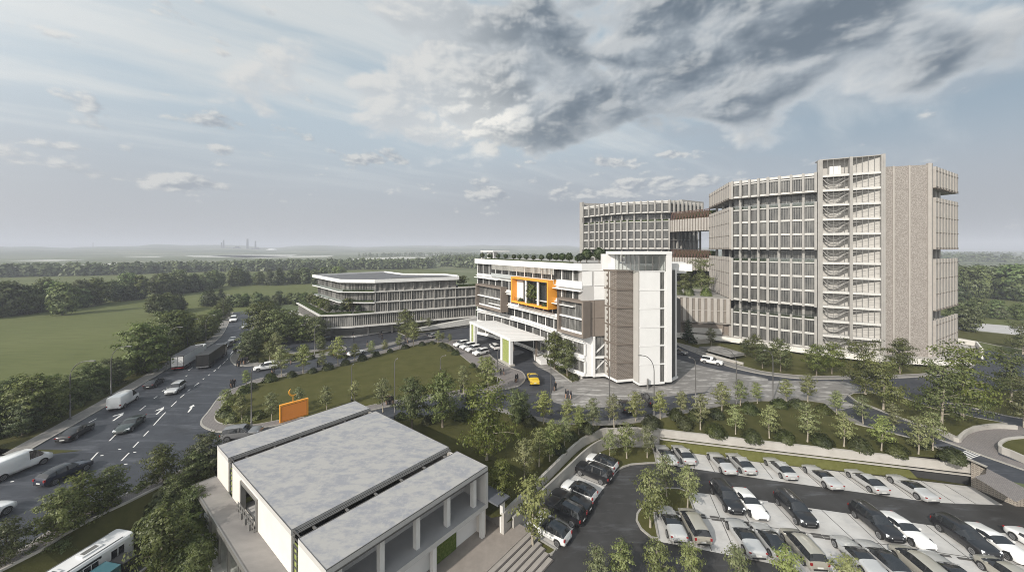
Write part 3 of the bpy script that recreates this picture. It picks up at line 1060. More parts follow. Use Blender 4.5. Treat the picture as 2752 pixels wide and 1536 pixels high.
    tag(q.build('bay_markings', dark), kind='structure')
    # wheel stops
    M_STOP = mat('wheel_stop_rubber', (0.07, 0.068, 0.066), 0.8)
    first = None
    ws = [(2, 3, 1895, 865), (2, 3, 1905, 890), (2, 3, 2037, 888), (2, 3, 2055, 915), (2, 3, 2150, 908), (2, 3, 2168, 932), (2, 3, 2275, 930), (2, 3, 2390, 945), (2, 3, 2405, 968),
          (3, 3, 215, 1015), (3, 3, 325, 1040), (3, 3, 485, 1062), (3, 3, 505, 1088), (3, 3, 600, 1080), (3, 3, 620, 1108), (3, 3, 755, 1105), (3, 3, 870, 1128), (3, 3, 1355, 1205), (3, 3, 1780, 1275), (3, 3, 1970, 1307), (3, 3, 2105, 1328), (3, 3, 2150, 1360)]
    rowrot = math.atan2(-0.19, 0.98)
    for i, w in enumerate(ws):
        p_ = T(*w, z0)
        if first is None:
            b_ = MB()
            b_.prism([(-.5, -.12), (.5, -.12), (.5, .12), (-.5, .12)], 0, 0.05)
            b_.prism([(-.46, -.06), (.46, -.06), (.46, .06), (-.46, .06)], 0.05, 0.11)
            first = o = b_.build('wheel_stop', M_STOP)
            tag(o, None, 'wheel stop', 'wheel stops at the heads of the parking bays')
        else:
            o = dup(first)
        place(o, (*p_, z0 + 0.012), rowrot, 1, 'short dark wheel stop lying on the pale joint between bay rows')

    def low_island(outer, z=0.13, sm=4, lawn=M_LAWN):
        pts = TT(outer, z0)
        if sm:
            pts = smooth_line(pts, sm, True)
        b_ = MB()
        b_.strip(pts, 0.22, z0, z0 + z + 0.03, closed=True)
        tag(b_.build('kerb', M_KERB), kind='structure')
        b_ = MB()
        b_.prism(pts, z0, z0 + z, bottom=False)
        tag(b_.build('lawn', lawn), kind='structure')
    low_island([(2, 3, 790, 275), (2, 3, 930, 215), (2, 3, 1120, 182), (2, 3, 1410, 190), (2, 3, 1435, 260), (2, 3, 1452, 345), (2, 3, 1350, 348), (2, 3, 1200, 360), (2, 3, 1120, 385), (2, 3, 1062, 418)], sm=0)
    low_island([(2, 3, 1560, 602), (2, 3, 1680, 606), (2, 3, 1768, 640), (2, 3, 1800, 740), (2, 3, 1838, 845), (2, 3, 1640, 842), (2, 3, 1425, 848), (2, 3, 1445, 960), (2, 3, 1472, 1105), (2, 3, 1400, 1095), (2, 3, 1300, 1010),
                (2, 3, 1255, 925), (2, 3, 1262, 860), (2, 3, 1300, 800), (2, 3, 1400, 690), (2, 3, 1480, 625)], sm=0)
    low_island([(2, 3, 85, 1008), (2, 3, 260, 1112), (2, 3, 438, 1222), (2, 3, 400, 1262), (2, 3, 330, 1285), (2, 3, 245, 1292), (2, 3, 130, 1180), (2, 3, 10, 1070)], sm=0)
    low_island([(2, 3, 760, 1560), (2, 3, 1400, 1500), (2, 3, 2100, 1560), (3, 3, 300, 1700), (3, 3, 900, 1800), (2, 3, 1500, 1750), (2, 3, 800, 1700)], sm=0)

    # ---- painted road markings
    q = MB()
    zm = 0.0125

    def dash(a, b_, w=0.16):
        A_, B_ = T(*a), T(*b_)
        dx, dy = B_[0] - A_[0], B_[1] - A_[1]
        l = math.hypot(dx, dy)
        nx, ny = -dy / l * w / 2, dx / l * w / 2
        q.flat([(A_[0] - nx, A_[1] - ny), (B_[0] - nx, B_[1] - ny), (B_[0] + nx, B_[1] + ny), (A_[0] + nx, A_[1] + ny)], zm)
    for d in (((0, 3, 907, 318), (0, 3, 985, 235)), ((0, 3, 1100, 120), (0, 3, 1168, 52)), ((0, 3, 1220, 320), (0, 3, 1298, 240)), ((0, 3, 1340, 186), (0, 3, 1395, 128)), ((0, 3, 1445, 72), (0, 3, 1495, 20)),
              ((0, 2, 895, 1372), (0, 2, 972, 1332)), ((0, 2, 1408, 1250), (0, 2, 1468, 1202)), ((0, 2, 1548, 1132), (0, 2, 1582, 1108)), ((0, 2, 1545, 1400), (0, 2, 1625, 1312)), ((0, 2, 1625, 1312), (0, 2, 1665, 1270)), ((0, 2, 1722, 1212), (0, 2, 1776, 1160)),
              ((0, 2, 1812, 1125), (0, 2, 1856, 1088)), ((0, 2, 1890, 1056), (0, 2, 1912, 1038)), ((0, 2, 1956, 1006), (0, 2, 2000, 974)), ((0, 2, 2040, 940), (0, 2, 2056, 928)), ((0, 2, 2095, 902), (0, 2, 2112, 888)),
              ((0, 2, 2150, 860), (0, 2, 2170, 843)), ((0, 2, 2195, 826), (0, 2, 2222, 796)), ((0, 2, 2240, 784), (0, 2, 2268, 758)), ((0, 2, 2280, 745), (0, 2, 2294, 728)), ((0, 2, 2318, 692), (0, 2, 2340, 658)), ((0, 2, 2390, 610), (0, 2, 2420, 560)),
              ((0, 2, 2425, 552), (0, 2, 2450, 520)), ((0, 2, 1895, 850), (0, 2, 1940, 818)), ((0, 2, 1868, 910), (0, 2, 1885, 898)), ((0, 2, 1750, 980), (0, 2, 1780, 962)), ((0, 2, 1630, 1060), (0, 2, 1660, 1042))):
        dash(*d)
    for a in ([(0, 2, 1128, 1355), (0, 2, 1175, 1322), (0, 2, 1215, 1292), (0, 2, 1158, 1308), (0, 2, 1128, 1315), (0, 2, 1150, 1300), (0, 2, 1210, 1285), (0, 2, 1246, 1270), (0, 2, 1238, 1296), (0, 2, 1190, 1325), (0, 2, 1145, 1356)],
              [(0, 2, 1565, 1292), (0, 2, 1600, 1260), (0, 2, 1622, 1242), (0, 2, 1580, 1252), (0, 2, 1555, 1260), (0, 2, 1580, 1245), (0, 2, 1618, 1232), (0, 2, 1650, 1213), (0, 2, 1645, 1240), (0, 2, 1612, 1264), (0, 2, 1580, 1292)],
              [(0, 2, 1886, 1268), (0, 2, 1908, 1238), (0, 2, 1920, 1222), (0, 2, 1900, 1226), (0, 2, 1918, 1208), (0, 2, 1948, 1193), (0, 2, 1960, 1206), (0, 2, 1938, 1214), (0, 2, 1930, 1236), (0, 2, 1900, 1270)]):
        q.flat(TT(a), zm)
    for x, y in ((1025, 266), (1203, 204), (1356, 233), (1266, 353), (122, 528)):
        p_ = T(0, 3, x, y)
        q.flat([(p_[0] + math.cos(t) * .22, p_[1] + math.sin(t) * .12) for t in (0, .9, 2.0, 3.1, 4.2, 5.3)], zm)
    # zebra crossing on the right-hand road
    a0, a1, b0, b1 = T(3, 3, 1935, 240), T(3, 3, 2035, 308), T(3, 3, 2000, 215), T(3, 3, 2150, 270)
    for i in range(6):
        t0, t1 = i / 6, i / 6 + 0.09
        L_ = lambda p_, r_, t: (p_[0] + (r_[0] - p_[0]) * t, p_[1] + (r_[1] - p_[1]) * t)
        q.flat([L_(a0, a1, t0), L_(a0, a1, t1), L_(b0, b1, t1), L_(b0, b1, t0)], zm + .004)
    tag(q.build('road_markings', M_WHITE), kind='structure')
    # hills on the horizon
    hm = MB()
    import mathutils.noise as mn
    n = 260
    rows = ((1900, 0), (2900, .35), (3700, .68), (4500, 1.0), (5600, .9))
    for k, (r_, f_) in enumerate(rows):
        for i in range(n + 1):
            a = R(-78 + 156 * i / n)
            bearing = math.degrees(a)
            amp = 66 * (1.0 if bearing < 30 else max(0.1, 1 - (bearing - 30) / 10))
            amp *= 0.72 + 0.55 * mn.fractal(Vector((bearing * 0.10, k * 0.05, 2.2)), 1.0, 2.0, 4)
            amp += 17 * math.exp(-((bearing + 1) / 12) ** 2)
            hm.v.append((math.sin(a) * r_, math.cos(a) * r_, -2 if f_ == 0 else max(-1.5, amp * f_ + 8 * f_ * mn.fractal(Vector((bearing * 0.3, k * 1.7, 0)), 1.0, 2.0, 4))))
    for k in range(len(rows) - 1):
        for i in range(n):
            a = k * (n + 1) + i
            hm.face((a, a + 1, a + n + 2, a + n + 1))
    tag(hm.build('hills', M_FAR, smooth=True), kind='structure')
    # pale river flats
    q = MB()
    pw = mat('pale_sand', (0.50, 0.49, 0.44), 0.8, col2=(0.36, 0.36, 0.31), scale=0.004)
    for pts in ([(500, 673), (560, 671), (640, 674), (720, 677), (800, 684), (770, 690), (660, 692), (560, 688), (640, 684), (560, 679)],
                [(0, 719), (90, 714), (190, 709), (190, 711), (90, 718), (0, 723)], [(170, 712), (320, 706), (420, 709), (320, 710), (200, 716)],
                [(960, 694), (1080, 690), (1180, 692), (1050, 697), (930, 699)], [(480, 684), (620, 686), (760, 688), (900, 686), (880, 690), (700, 693), (520, 690)], [(0, 700), (160, 697), (240, 699), (120, 702)], [(330, 690), (450, 688), (420, 691)], [(1040, 684), (1160, 682), (1240, 684), (1120, 687)], [(2590, 680), (2700, 679), (2752, 681), (2640, 683)]):
        if pts[0][1] < 600:
            continue
        q.flat([ray(u, max(v, 671.5)) for u, v in pts], 0.03)
    tag(q.build('sand_flats', pw), kind='structure')


build_site()
hz = MB()
hz.prism([(-6000, -60), (6000, -60), (6000, 6000), (-6000, 6000)], LOWZ - 1.2, 112)
M_HAZE = bpy.data.materials.new('haze')
M_HAZE.use_nodes = True
_t = M_HAZE.node_tree
_t.nodes.clear()
_o = _t.nodes.new('ShaderNodeOutputMaterial')
_v = _t.nodes.new('ShaderNodeVolumePrincipled')
_v.inputs['Color'].default_value = (0.86, 0.90, 1.0, 1)
_v.inputs['Density'].default_value = 0.00036
_v.inputs['Anisotropy'].default_value = 0.0
_t.links.new(_v.outputs[0], _o.inputs['Volume'])
tag(hz.build('haze', M_HAZE), kind='stuff')
# ================================================================== BUILDINGS
M_FIN = mat('beige_fin', (0.365, 0.34, 0.312), 0.75, var=0.06, scale=0.8, spec=0.3)
M_GFIN = mat('grey_pilaster', (0.315, 0.303, 0.285), 0.75, var=0.06, scale=0.8, spec=0.3)
M_FINB = mat('fin_back_panel', (0.21, 0.185, 0.16), 0.8, var=0.08, scale=1.0)
M_CREAM = mat('cream_panel', (0.43, 0.415, 0.39), 0.75, var=0.04, scale=1.0, spec=0.3)
M_WALL = mat('white_render', (0.69, 0.685, 0.675), 0.7, var=0.025, scale=0.6, spec=0.3)
M_SLAB = mat('white_slab_edge', (0.58, 0.57, 0.545), 0.7, col2=(0.47, 0.46, 0.44), scale=2.5, spec=0.3)
M_TAUPE = mat('taupe_panel', (0.195, 0.163, 0.138), 0.65, var=0.05, scale=0.6, spec=0.35)
M_TAUPE2 = mat('taupe_frame', (0.15, 0.125, 0.105), 0.65, var=0.05, scale=0.6, spec=0.35)
M_ORANGE = mat('orange_panel', (0.86, 0.36, 0.040), 0.5, var=0.04, scale=0.5, spec=0.4)
M_ORANGE2 = mat('orange_face', (0.80, 0.28, 0.050), 0.55, var=0.04, scale=0.5, spec=0.4)
M_METAL = mat('grey_metal', (0.23, 0.225, 0.215), 0.45, metal=0.4)
M_DMETAL = mat('dark_metal', (0.035, 0.035, 0.036), 0.5, metal=0.3)
M_ROOF = mat('roof_grey', (0.115, 0.116, 0.122), 0.85, var=0.12, scale=0.5)
M_RUST = mat('brown_lattice', (0.105, 0.056, 0.040), 0.7, var=0.15, scale=1)
M_DARKIN = mat('deep_interior', (0.030, 0.030, 0.030), 0.9)
M_GREENW = mat('planted_wall', (0.055, 0.085, 0.016), 0.9, col2=(0.13, 0.165, 0.045), scale=5.0, bump=0.8, bscale=18, spec=0.1)
M_LGREEN = mat('green_glass_block', (0.21, 0.255, 0.065), 0.6, col2=(0.33, 0.37, 0.13), scale=3.0)
M_PLANT = mat('planter_green', (0.022, 0.034, 0.010), 0.9, col2=(0.050, 0.066, 0.020), scale=3.0, bump=0.8, bscale=12, spec=0.1)
M_PLINTH = mat('plinth_white', (0.66, 0.64, 0.60), 0.75, var=0.04, scale=0.4)


def glass_mat(name, a, b, rough=0.12, scale=(0.9, 0.9, 0.22)):
    m = bpy.data.materials.new(name)
    t, N, L, B = nt(m)
    B.inputs['Roughness'].default_value = rough
    B.inputs['Specular IOR Level'].default_value = 0.55
    B.inputs['IOR'].default_value = 1.5
    tc = N.new('ShaderNodeTexCoord')
    oi = N.new('ShaderNodeObjectInfo')
    ad = N.new('ShaderNodeVectorMath')
    ad.operation = 'ADD'
    sc = N.new('ShaderNodeVectorMath')
    sc.operation = 'SCALE'
    sc.inputs['Scale'].default_value = 57.0
    L.new(oi.outputs['Random'], sc.inputs[0])
    mp = N.new('ShaderNodeMapping')
    mp.inputs['Scale'].default_value = scale
    L.new(tc.outputs['Object'], ad.inputs[0])
    L.new(sc.outputs[0], ad.inputs[1])
    L.new(ad.outputs[0], mp.inputs[0])
    nz = N.new('ShaderNodeTexNoise')
    nz.inputs['Scale'].default_value = 1.0
    nz.inputs['Detail'].default_value = 3
    L.new(mp.outputs[0], nz.inputs['Vector'])
    rp = N.new('ShaderNodeValToRGB')
    rp.color_ramp.elements[0].position = 0.42
    rp.color_ramp.elements[0].color = (*a, 1)
    rp.color_ramp.elements[1].position = 0.70
    rp.color_ramp.elements[1].color = (*b, 1)
    L.new(nz.outputs['Fac'], rp.inputs[0])
    L.new(rp.outputs[0], B.inputs['Base Color'])
    return m


M_GLASS = glass_mat('window_glass', (0.045, 0.046, 0.045), (0.15, 0.148, 0.138))
M_GLASS2 = glass_mat('curtained_glass', (0.08, 0.08, 0.078), (0.30, 0.295, 0.28))
M_CLEAR = bpy.data.materials.new('clear_glass')
_t, _N, _L, _B = nt(M_CLEAR)
_N.remove(_B)
_tr = _N.new('ShaderNodeBsdfTransparent')
_tr.inputs[0].default_value = (0.86, 0.89, 0.88, 1)
_gl = _N.new('ShaderNodeBsdfGlossy')
_gl.inputs['Roughness'].default_value = 0.08
_mx = _N.new('ShaderNodeMixShader')
_mx.inputs[0].default_value = 0.12
_L.new(_tr.outputs[0], _mx.inputs[1])
_L.new(_gl.outputs[0], _mx.inputs[2])
_L.new(_mx.outputs[0], _N['Material Output'].inputs[0])

WCACHE = {}


def window(parent, fac, s0, s1, off, z0, z1, nm=4, mw=0.07, gm=None, fm=None, sill=0.0, name='window', rows=1):
    """one glazed bay: pane, frame and mullions in one piece; local x runs along the wall"""
    gm, fm = gm or M_GLASS, fm or M_METAL
    w, h = abs(s1 - s0), z1 - z0
    key = (round(w, 2), round(h, 2), nm, mw, gm.name, fm.name, round(sill, 2), rows)
    if key not in WCACHE:
        b = MB()
        w_, h_ = key[0], key[1]
        b.poly([(-w_ / 2, 0, 0), (w_ / 2, 0, 0), (w_ / 2, 0, h_), (-w_ / 2, 0, h_)], 0)
        for i in range(nm + 1):
            x = -w_ / 2 + w_ * i / nm
            b.box((x, -0.05, h_ / 2), (mw, 0.12, h_), 0, 1)
        for k in range(1, rows):
            b.box((0, -0.04, h_ * k / rows), (w_, 0.09, mw), 0, 1)
        b.box((0, -0.05, mw / 2), (w_, 0.11, mw), 0, 1)
        b.box((0, -0.05, h_ - mw / 2), (w_, 0.11, mw), 0, 1)
        if sill:
            b.box((0, -0.06, sill / 2), (w_, 0.16, sill), 0, 2)
        WCACHE[key] = b.mesh('window', [gm, fm, M_SLAB])
    p = fac.p3((s0 + s1) / 2, off, z0)
    l = parent.location
    return link(name, WCACHE[key], parent, (p[0] - l[0], p[1] - l[1], p[2] - l[2]), fac.rz)


def lerp2(a, b, t):
    return (a[0] + (b[0] - a[0]) * t, a[1] + (b[1] - a[1]) * t)


def inset(poly, d):
    """shrink a convex counter-clockwise polygon by d (negative grows it)"""
    n = len(poly)
    ar = sum(poly[i][0] * poly[(i + 1) % n][1] - poly[(i + 1) % n][0] * poly[i][1] for i in range(n))
    sg = 1 if ar > 0 else -1
    out = []
    for i in range(n):
        a, p, b = poly[i - 1], poly[i], poly[(i + 1) % n]
        d1 = Vector((p[0] - a[0], p[1] - a[1])).normalized()
        d2 = Vector((b[0] - p[0], b[1] - p[1])).normalized()
        n1, n2 = Vector((-d1.y, d1.x)) * sg, Vector((-d2.y, d2.x)) * sg
        m = (n1 + n2)
        m = m / max(0.4, m.length_squared / 2) if m.length > 1e-6 else n1
        out.append((p[0] + m.x * d, p[1] + m.y * d))
    return out


# ------------------------------------------------------------------ tall block
FL = 3.72
ZB = 2.1
zf = lambda k: ZB + FL * k


def fin_panel(root, fac, s0, s1, k0, k1, n, top=0.9, deep=0.5):
    b = MB()
    z0, z1 = zf(k0) - 0.35, zf(k1) + top - 0.2
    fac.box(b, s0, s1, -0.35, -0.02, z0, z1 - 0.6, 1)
    sp = (s1 - s0) / n
    for i in range(n):
        c = s0 + sp * (i + 0.5)
        fac.box(b, c - sp * 0.29, c + sp * 0.29, 0.0, deep, z0, z1, 0)
        fac.box(b, c - sp * 0.29 - 0.06, c + sp * 0.29 + 0.10, 0.003, deep + 0.12, z0 - 0.003, z0 + 0.14, 2)
    for k in range(k0, k1 + 1):
        for i in range(n):
            c = s0 + sp * (i + 0.5)
            fac.box(b, c - sp * 0.29, c + sp * 0.36, deep + 0.003, deep + 0.10, zf(k) - 0.02, zf(k) + 0.10, 2)
    return b.build('fin_panel', [M_FIN, M_FINB, M_TAUPE2], root)


def curtain_front(root, fac, s0, s1, n, blocks, top_k, sill=0.2, extra_fin=True):
    """glazed front: pilasters, slab bands and one window per bay and storey; open storeys set back"""
    sp = (s1 - s0) / n
    bands, fins = MB(), MB()
    for k0, k1 in blocks:
        for k in range(k0, k1 + 1):
            fac.box(bands, s0, s1, -0.5, 0.06, zf(k) - 0.26, zf(k) + 0.04)
        for k in range(k0, k1):
            for i in range(n):
                window(root, fac, s0 + sp * i + 0.2, s0 + sp * (i + 1) - 0.2, -0.30, zf(k) + 0.05, zf(k + 1) - 0.27, 6, 0.08, sill=sill, fm=M_METAL)
        zt = zf(k1) + (0.9 if k1 < top_k else 1.1)
        for i in range(n + 1):
            c = s0 + sp * i
            fac.box(fins, c - 0.27, c + 0.27, 0.0, 0.75, zf(k0) - 0.45, zt)
        if k1 == top_k:
            fac.box(bands, s0, s1, -0.5, 0.04, zf(k1) + 0.30, zf(k1) + 0.95)
    return bands, fins


def tall_block():
    A, B, C, D, E, Fp, G = (72.5, 131), (65, 105.9), (71.3, 99.6), (79.5, 92.9), (90.6, 87.4), (100.2, 85.7), (119.3, 96.2)
    root = empty('hospital_tower', (92, 105, 0), 0, 'tall curved grey-beige block of twelve storeys with a glazed stair bay and a patterned wall', 'building')
    E2 = (E[0] + .5, E[1] + .95)
    plan = [B, C, D, E2, Fp, G, (110, 124), A]
    core = inset(plan, 3.4)
    b = MB()
    b.prism(core, ZB, zf(12), 0)
    b.build('core', M_DARKIN, root)
    b = MB()
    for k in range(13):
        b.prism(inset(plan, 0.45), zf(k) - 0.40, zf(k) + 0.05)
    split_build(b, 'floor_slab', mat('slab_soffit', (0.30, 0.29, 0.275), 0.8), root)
    b = MB()
    b.prism(inset(plan, 0.7), zf(12) + 0.06, zf(12) + 0.35)
    b.build('roof', M_ROOF, root)
    blocks = ((0, 2), (3, 6), (7, 10), (11, 12))
    fBC, fCD = Fac(B, C), Fac(C, D)
    bands, fins = MB(), MB()
    for fc, n in ((fBC, 4), (fCD, 4)):
        b1, f1 = curtain_front(root, fc, 0.25 if fc is fBC else 0.0, fc.L - (0.0 if fc is fBC else 0.5), n, blocks, 12)
        o = len(bands.v)
        bands.v += b1.v
        bands.f += [tuple(i + o for i in q) for q in b1.f]
        bands.m += b1.m
        o = len(fins.v)
        fins.v += f1.v
        fins.f += [tuple(i + o for i in q) for q in f1.f]
        fins.m += f1.m
    split_build(bands, 'slab_band', M_SLAB, root)
    split_build(fins, 'pilaster', M_GFIN, root)
    # open terrace storeys: columns, set-back glass, planting
    cols = MB()
    rail = MB()
    grn = MB()
    for k in (2, 6, 10):
        for fc in (fBC, fCD):
            for t in (0.22, 0.72):
                p = fc.p(fc.L * t, -1.1)
                cols.lathe((*p, zf(k) + .06), [(0.36, 0), (0.36, FL - 0.5)], 10)
            for i in range(4):
                sp = fc.L / 4
                window(root, fc, sp * i + .05, sp * (i + 1) - .05, -2.7, zf(k) + 0.1, zf(k + 1) - 0.45, 2, 0.08)
            fc.box(rail, 0.2, fc.L - 0.2, -0.45, -0.41, zf(k) + 0.12, zf(k) + 1.1)
            fc.box(grn, 0.4, fc.L - 0.4, -1.0, -0.5, zf(k) + 0.06, zf(k) + (0.75 if k != 2 else 0.35))
    split_build(cols, 'column', M_GFIN, root)
    split_build(rail, 'balustrade', M_CLEAR, root)
    split_build(grn, 'planter', M_PLANT, root)
    # fin-clad left flank and right end
    fAB, fFG = Fac(A, B, True), Fac(Fp, G, True)
    fAB = Fac(A, B)
    if fAB.n[0] > 0:
        fAB.n = (-fAB.n[0], -fAB.n[1])
    fFG = Fac(Fp, G)
    if fFG.n[0] < 0:
        fFG.n = (-fFG.n[0], -fFG.n[1])
    for k0, k1 in blocks:
        fin_panel(root, fAB, 0.3, fAB.L - 0.3, k0, k1, 11, 1.3)
        fin_panel(root, fFG, 1.6, fFG.L, k0, k1, 8, 1.3)
    b = MB()
    for k in (2, 6, 10):
        for s_ in (2.6, 8.5, 11.5):
            fFG.box(b, s_, s_ + 1.4, -2.2, -0.9, zf(k) + 0.06, zf(k + 1) - .42)
        for s_ in (4, 12, 20):
            fAB.box(b, s_, s_ + 0.7, -1.6, -0.9, zf(k) + 0.06, zf(k + 1) - .42)
    split_build(b, 'pier', M_GFIN, root)
    # patterned screen wall
    fEF = Fac(E2, Fp)
    mlat = bpy.data.materials.new('patterned_blocks')
    t, N, L, Bs = nt(mlat)
    Bs.inputs['Roughness'].default_value = 0.85
    tc, mp = N.new('ShaderNodeTexCoord'), N.new('ShaderNodeMapping')
    mp.inputs['Rotation'].default_value = (0, 0, -math.atan2(fEF.d[1], fEF.d[0]))
    L.new(tc.outputs['Object'], mp.inputs[0])
    sp_, cb = N.new('ShaderNodeSeparateXYZ'), N.new('ShaderNodeCombineXYZ')
    L.new(mp.outputs[0], sp_.inputs[0])
    L.new(sp_.outputs[0], cb.inputs[0])
    L.new(sp_.outputs[2], cb.inputs[1])
    br = N.new('ShaderNodeTexBrick')
    br.inputs['Scale'].default_value = 3.4
    br.inputs['Brick Width'].default_value = 0.62
    br.inputs['Row Height'].default_value = 0.5
    br.inputs['Mortar Size'].default_value = 0.075
    br.inputs['Bias'].default_value = 0.0
    br.inputs['Color1'].default_value = (0.44, 0.412, 0.38, 1)
    br.inputs['Color2'].default_value = (0.215, 0.19, 0.17, 1)
    br.inputs['Mortar'].default_value = (0.16, 0.14, 0.125, 1)
    L.new(cb.outputs[0], br.inputs['Vector'])
    L.new(br.outputs['Color'], Bs.inputs['Base Color'])
    b = MB()
    fEF.box(b, 0, fEF.L, -0.4, 0, ZB, zf(12) + 1.4)
    b.build('patterned_wall', mlat, root)
    b = MB()
    for s_ in (2.45, 5.5):
        fEF.box(b, s_ - .16, s_ + .16, 0.0, 0.14, ZB, zf(12) + 1.5)
    fEF.box(b, fEF.L - .55, fEF.L + .05, -0.45, 0.25, ZB, zf(12) + 1.75)
    fFG.box(b, 0.05, 0.75, -0.3, 0.25, ZB, zf(12) + 1.75)
    split_build(b, 'corner_pier', M_FIN, root)
    # stair bay
    fDE = Fac(D, E)
    L_ = fDE.L
    top = 51.0
    mid = L_ * 0.51
    b = MB()
    for s_, w in ((0.25, 0.95), (mid, 0.6), (L_ - 0.15, 0.75)):
        fDE.box(b, s_ - w / 2, s_ + w / 2, -0.3, 0.75, ZB, top - (0.25 if s_ < 5 else 0))
        fDE.box(b, s_ - 0.09, s_ + 0.09, 0.75, 0.90, ZB, top - .4)
    fDE.box(b, 0, L_, -2.6, 0.45, top - 0.25, top - 0.05)
    split_build(b, 'stair_pylon', M_GFIN, root)
    b = MB()
    b.prism([fDE.p(mid + .3, -2.3), fDE.p(L_ - .45, -.12), fDE.p(L_ - .45, -.4), fDE.p(mid + .3, -2.6)], ZB, top - .25)
    fDE.box(b, 0.3, 0.7, -2.3, -0.3, ZB, top - 0.25)
    fDE.box(b, 0.7, mid + .3, -2.6, -2.3, ZB, top - 0.25)
    split_build(b, 'stair_wall', M_CREAM, root)
    b = MB()
    for k in range(13):
        b.prism([fDE.p(.72, .5), fDE.p(L_ - .5, .5), fDE.p(L_ - .5, -.1), fDE.p(mid + .3, -2.28), fDE.p(.72, -2.28)], zf(k) - .40, zf(k) + .16)
    split_build(b, 'landing', M_SLAB, root)
    for k in range(12):
        fl_ = MB()
        z = zf(k)
        for o0, pts in ((-0.6, [(0.9, z + 3.15), (1.7, z + 2.0), (2.5, z + 1.3), (3.6, z + 1.15), (4.4, z + 1.55), (5.4, z + 2.3), (6.4, z + 2.75), (9.9, z + 3.1)]),):
            for a, c in zip(pts, pts[1:]):
                p0, p1 = fDE.p3(a[0], o0, a[1]), fDE.p3(c[0], o0, c[1])
                fl_.beam(p0, p1, 0.9, 0.16)
                fl_.beam(fDE.p3(a[0], o0 + .45, a[1] + .95), fDE.p3(c[0], o0 + .45, c[1] + .95), 0.08)
        fl_.build('stair_flight', mat('stair_concrete', (0.34, 0.33, 0.315), 0.8), root)
    b = MB()
    for i in range(1, 10):
        s_ = 0.7 + (L_ - 1.2) * i / 10
        fDE.box(b, s_ - 0.035, s_ + 0.035, 0.32, 0.40, ZB, top - .3)
    for k in range(12):
        for f_ in (0.38, 0.72):
            fDE.box(b, .7, L_ - .5, 0.33, 0.38, zf(k) + FL * f_, zf(k) + FL * f_ + .04)
    b.build('glazing_bar', M_METAL, root)
    b = MB()
    b.box((*fDE.p(3.6, -1.5), zf(12) + 1.3), (2.2, 1.4, 2.3), fDE.rz)
    split_build(b, 'lift_box', M_WALL, root)
    # podium and plinth under the block
    P0 = (44, 112.5)
    fP = Fac(P0, (64.9, 106.1))
    b = MB()
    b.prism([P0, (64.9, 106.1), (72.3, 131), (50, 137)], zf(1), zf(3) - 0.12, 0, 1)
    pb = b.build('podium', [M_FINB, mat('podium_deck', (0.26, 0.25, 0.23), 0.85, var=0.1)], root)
    sp = fP.L / 13
    b = MB()
    for i in range(13):
        c = sp * (i + .5)
        fP.box(b, c - sp * .27, c + sp * .27, 0.0, 0.45, zf(1) + .1, zf(3) - 0.1)
    for k in (1, 2, 3):
        fP.box(b, 0, fP.L, 0.0, 0.2, zf(k) - 0.25, zf(k) - .05)
    b.build('podium_fin', M_FIN, root)
    b = MB()
    fP.box(b, 0, fP.L, -1.6, -1.2, ZB, zf(1))
    fP.box(b, 9.5, 20, -1.0, -0.4, ZB + .9, zf(1) - .5)
    split_build(b, 'podium_base', M_TAUPE, root)
    b = MB()
    fP.box(b, 9.9, 19.6, -0.4, -0.25, ZB + .3, ZB + 1.9)
    b.build('podium_panel', M_CREAM, root)
    pl = inset(plan, -1.4)
    pl = [P0, fP.p(fP.L * .9, 1.2)] + [(67, 102.2), (70.5, 98.2), (78.8, 91.2), (90, 85.3), (100.6, 83.4), (108, 84), (124, 95.5), (116, 128), (72, 136), (48, 128)]
    b = MB()
    b.prism(pl, 0.75, ZB - .03, 0, 1)
    b.build('plinth', [M_PLINTH, M_CONC], root)
    b = MB()
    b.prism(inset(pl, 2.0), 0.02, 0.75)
    b.build('plinth_base_shade', mat('undercroft_shade', (0.035, 0.034, 0.032), 0.9), root)  # near-black colour stands for the shade under the raised slab
    # upstand at the right end of the plinth
    b = MB()
    b.strip([(116.5, 88.6), (124, 95.5), (121.5, 104)], 0.3, 0.7, 3.3)
    b.build('parapet', M_PLINTH, root)
    return root


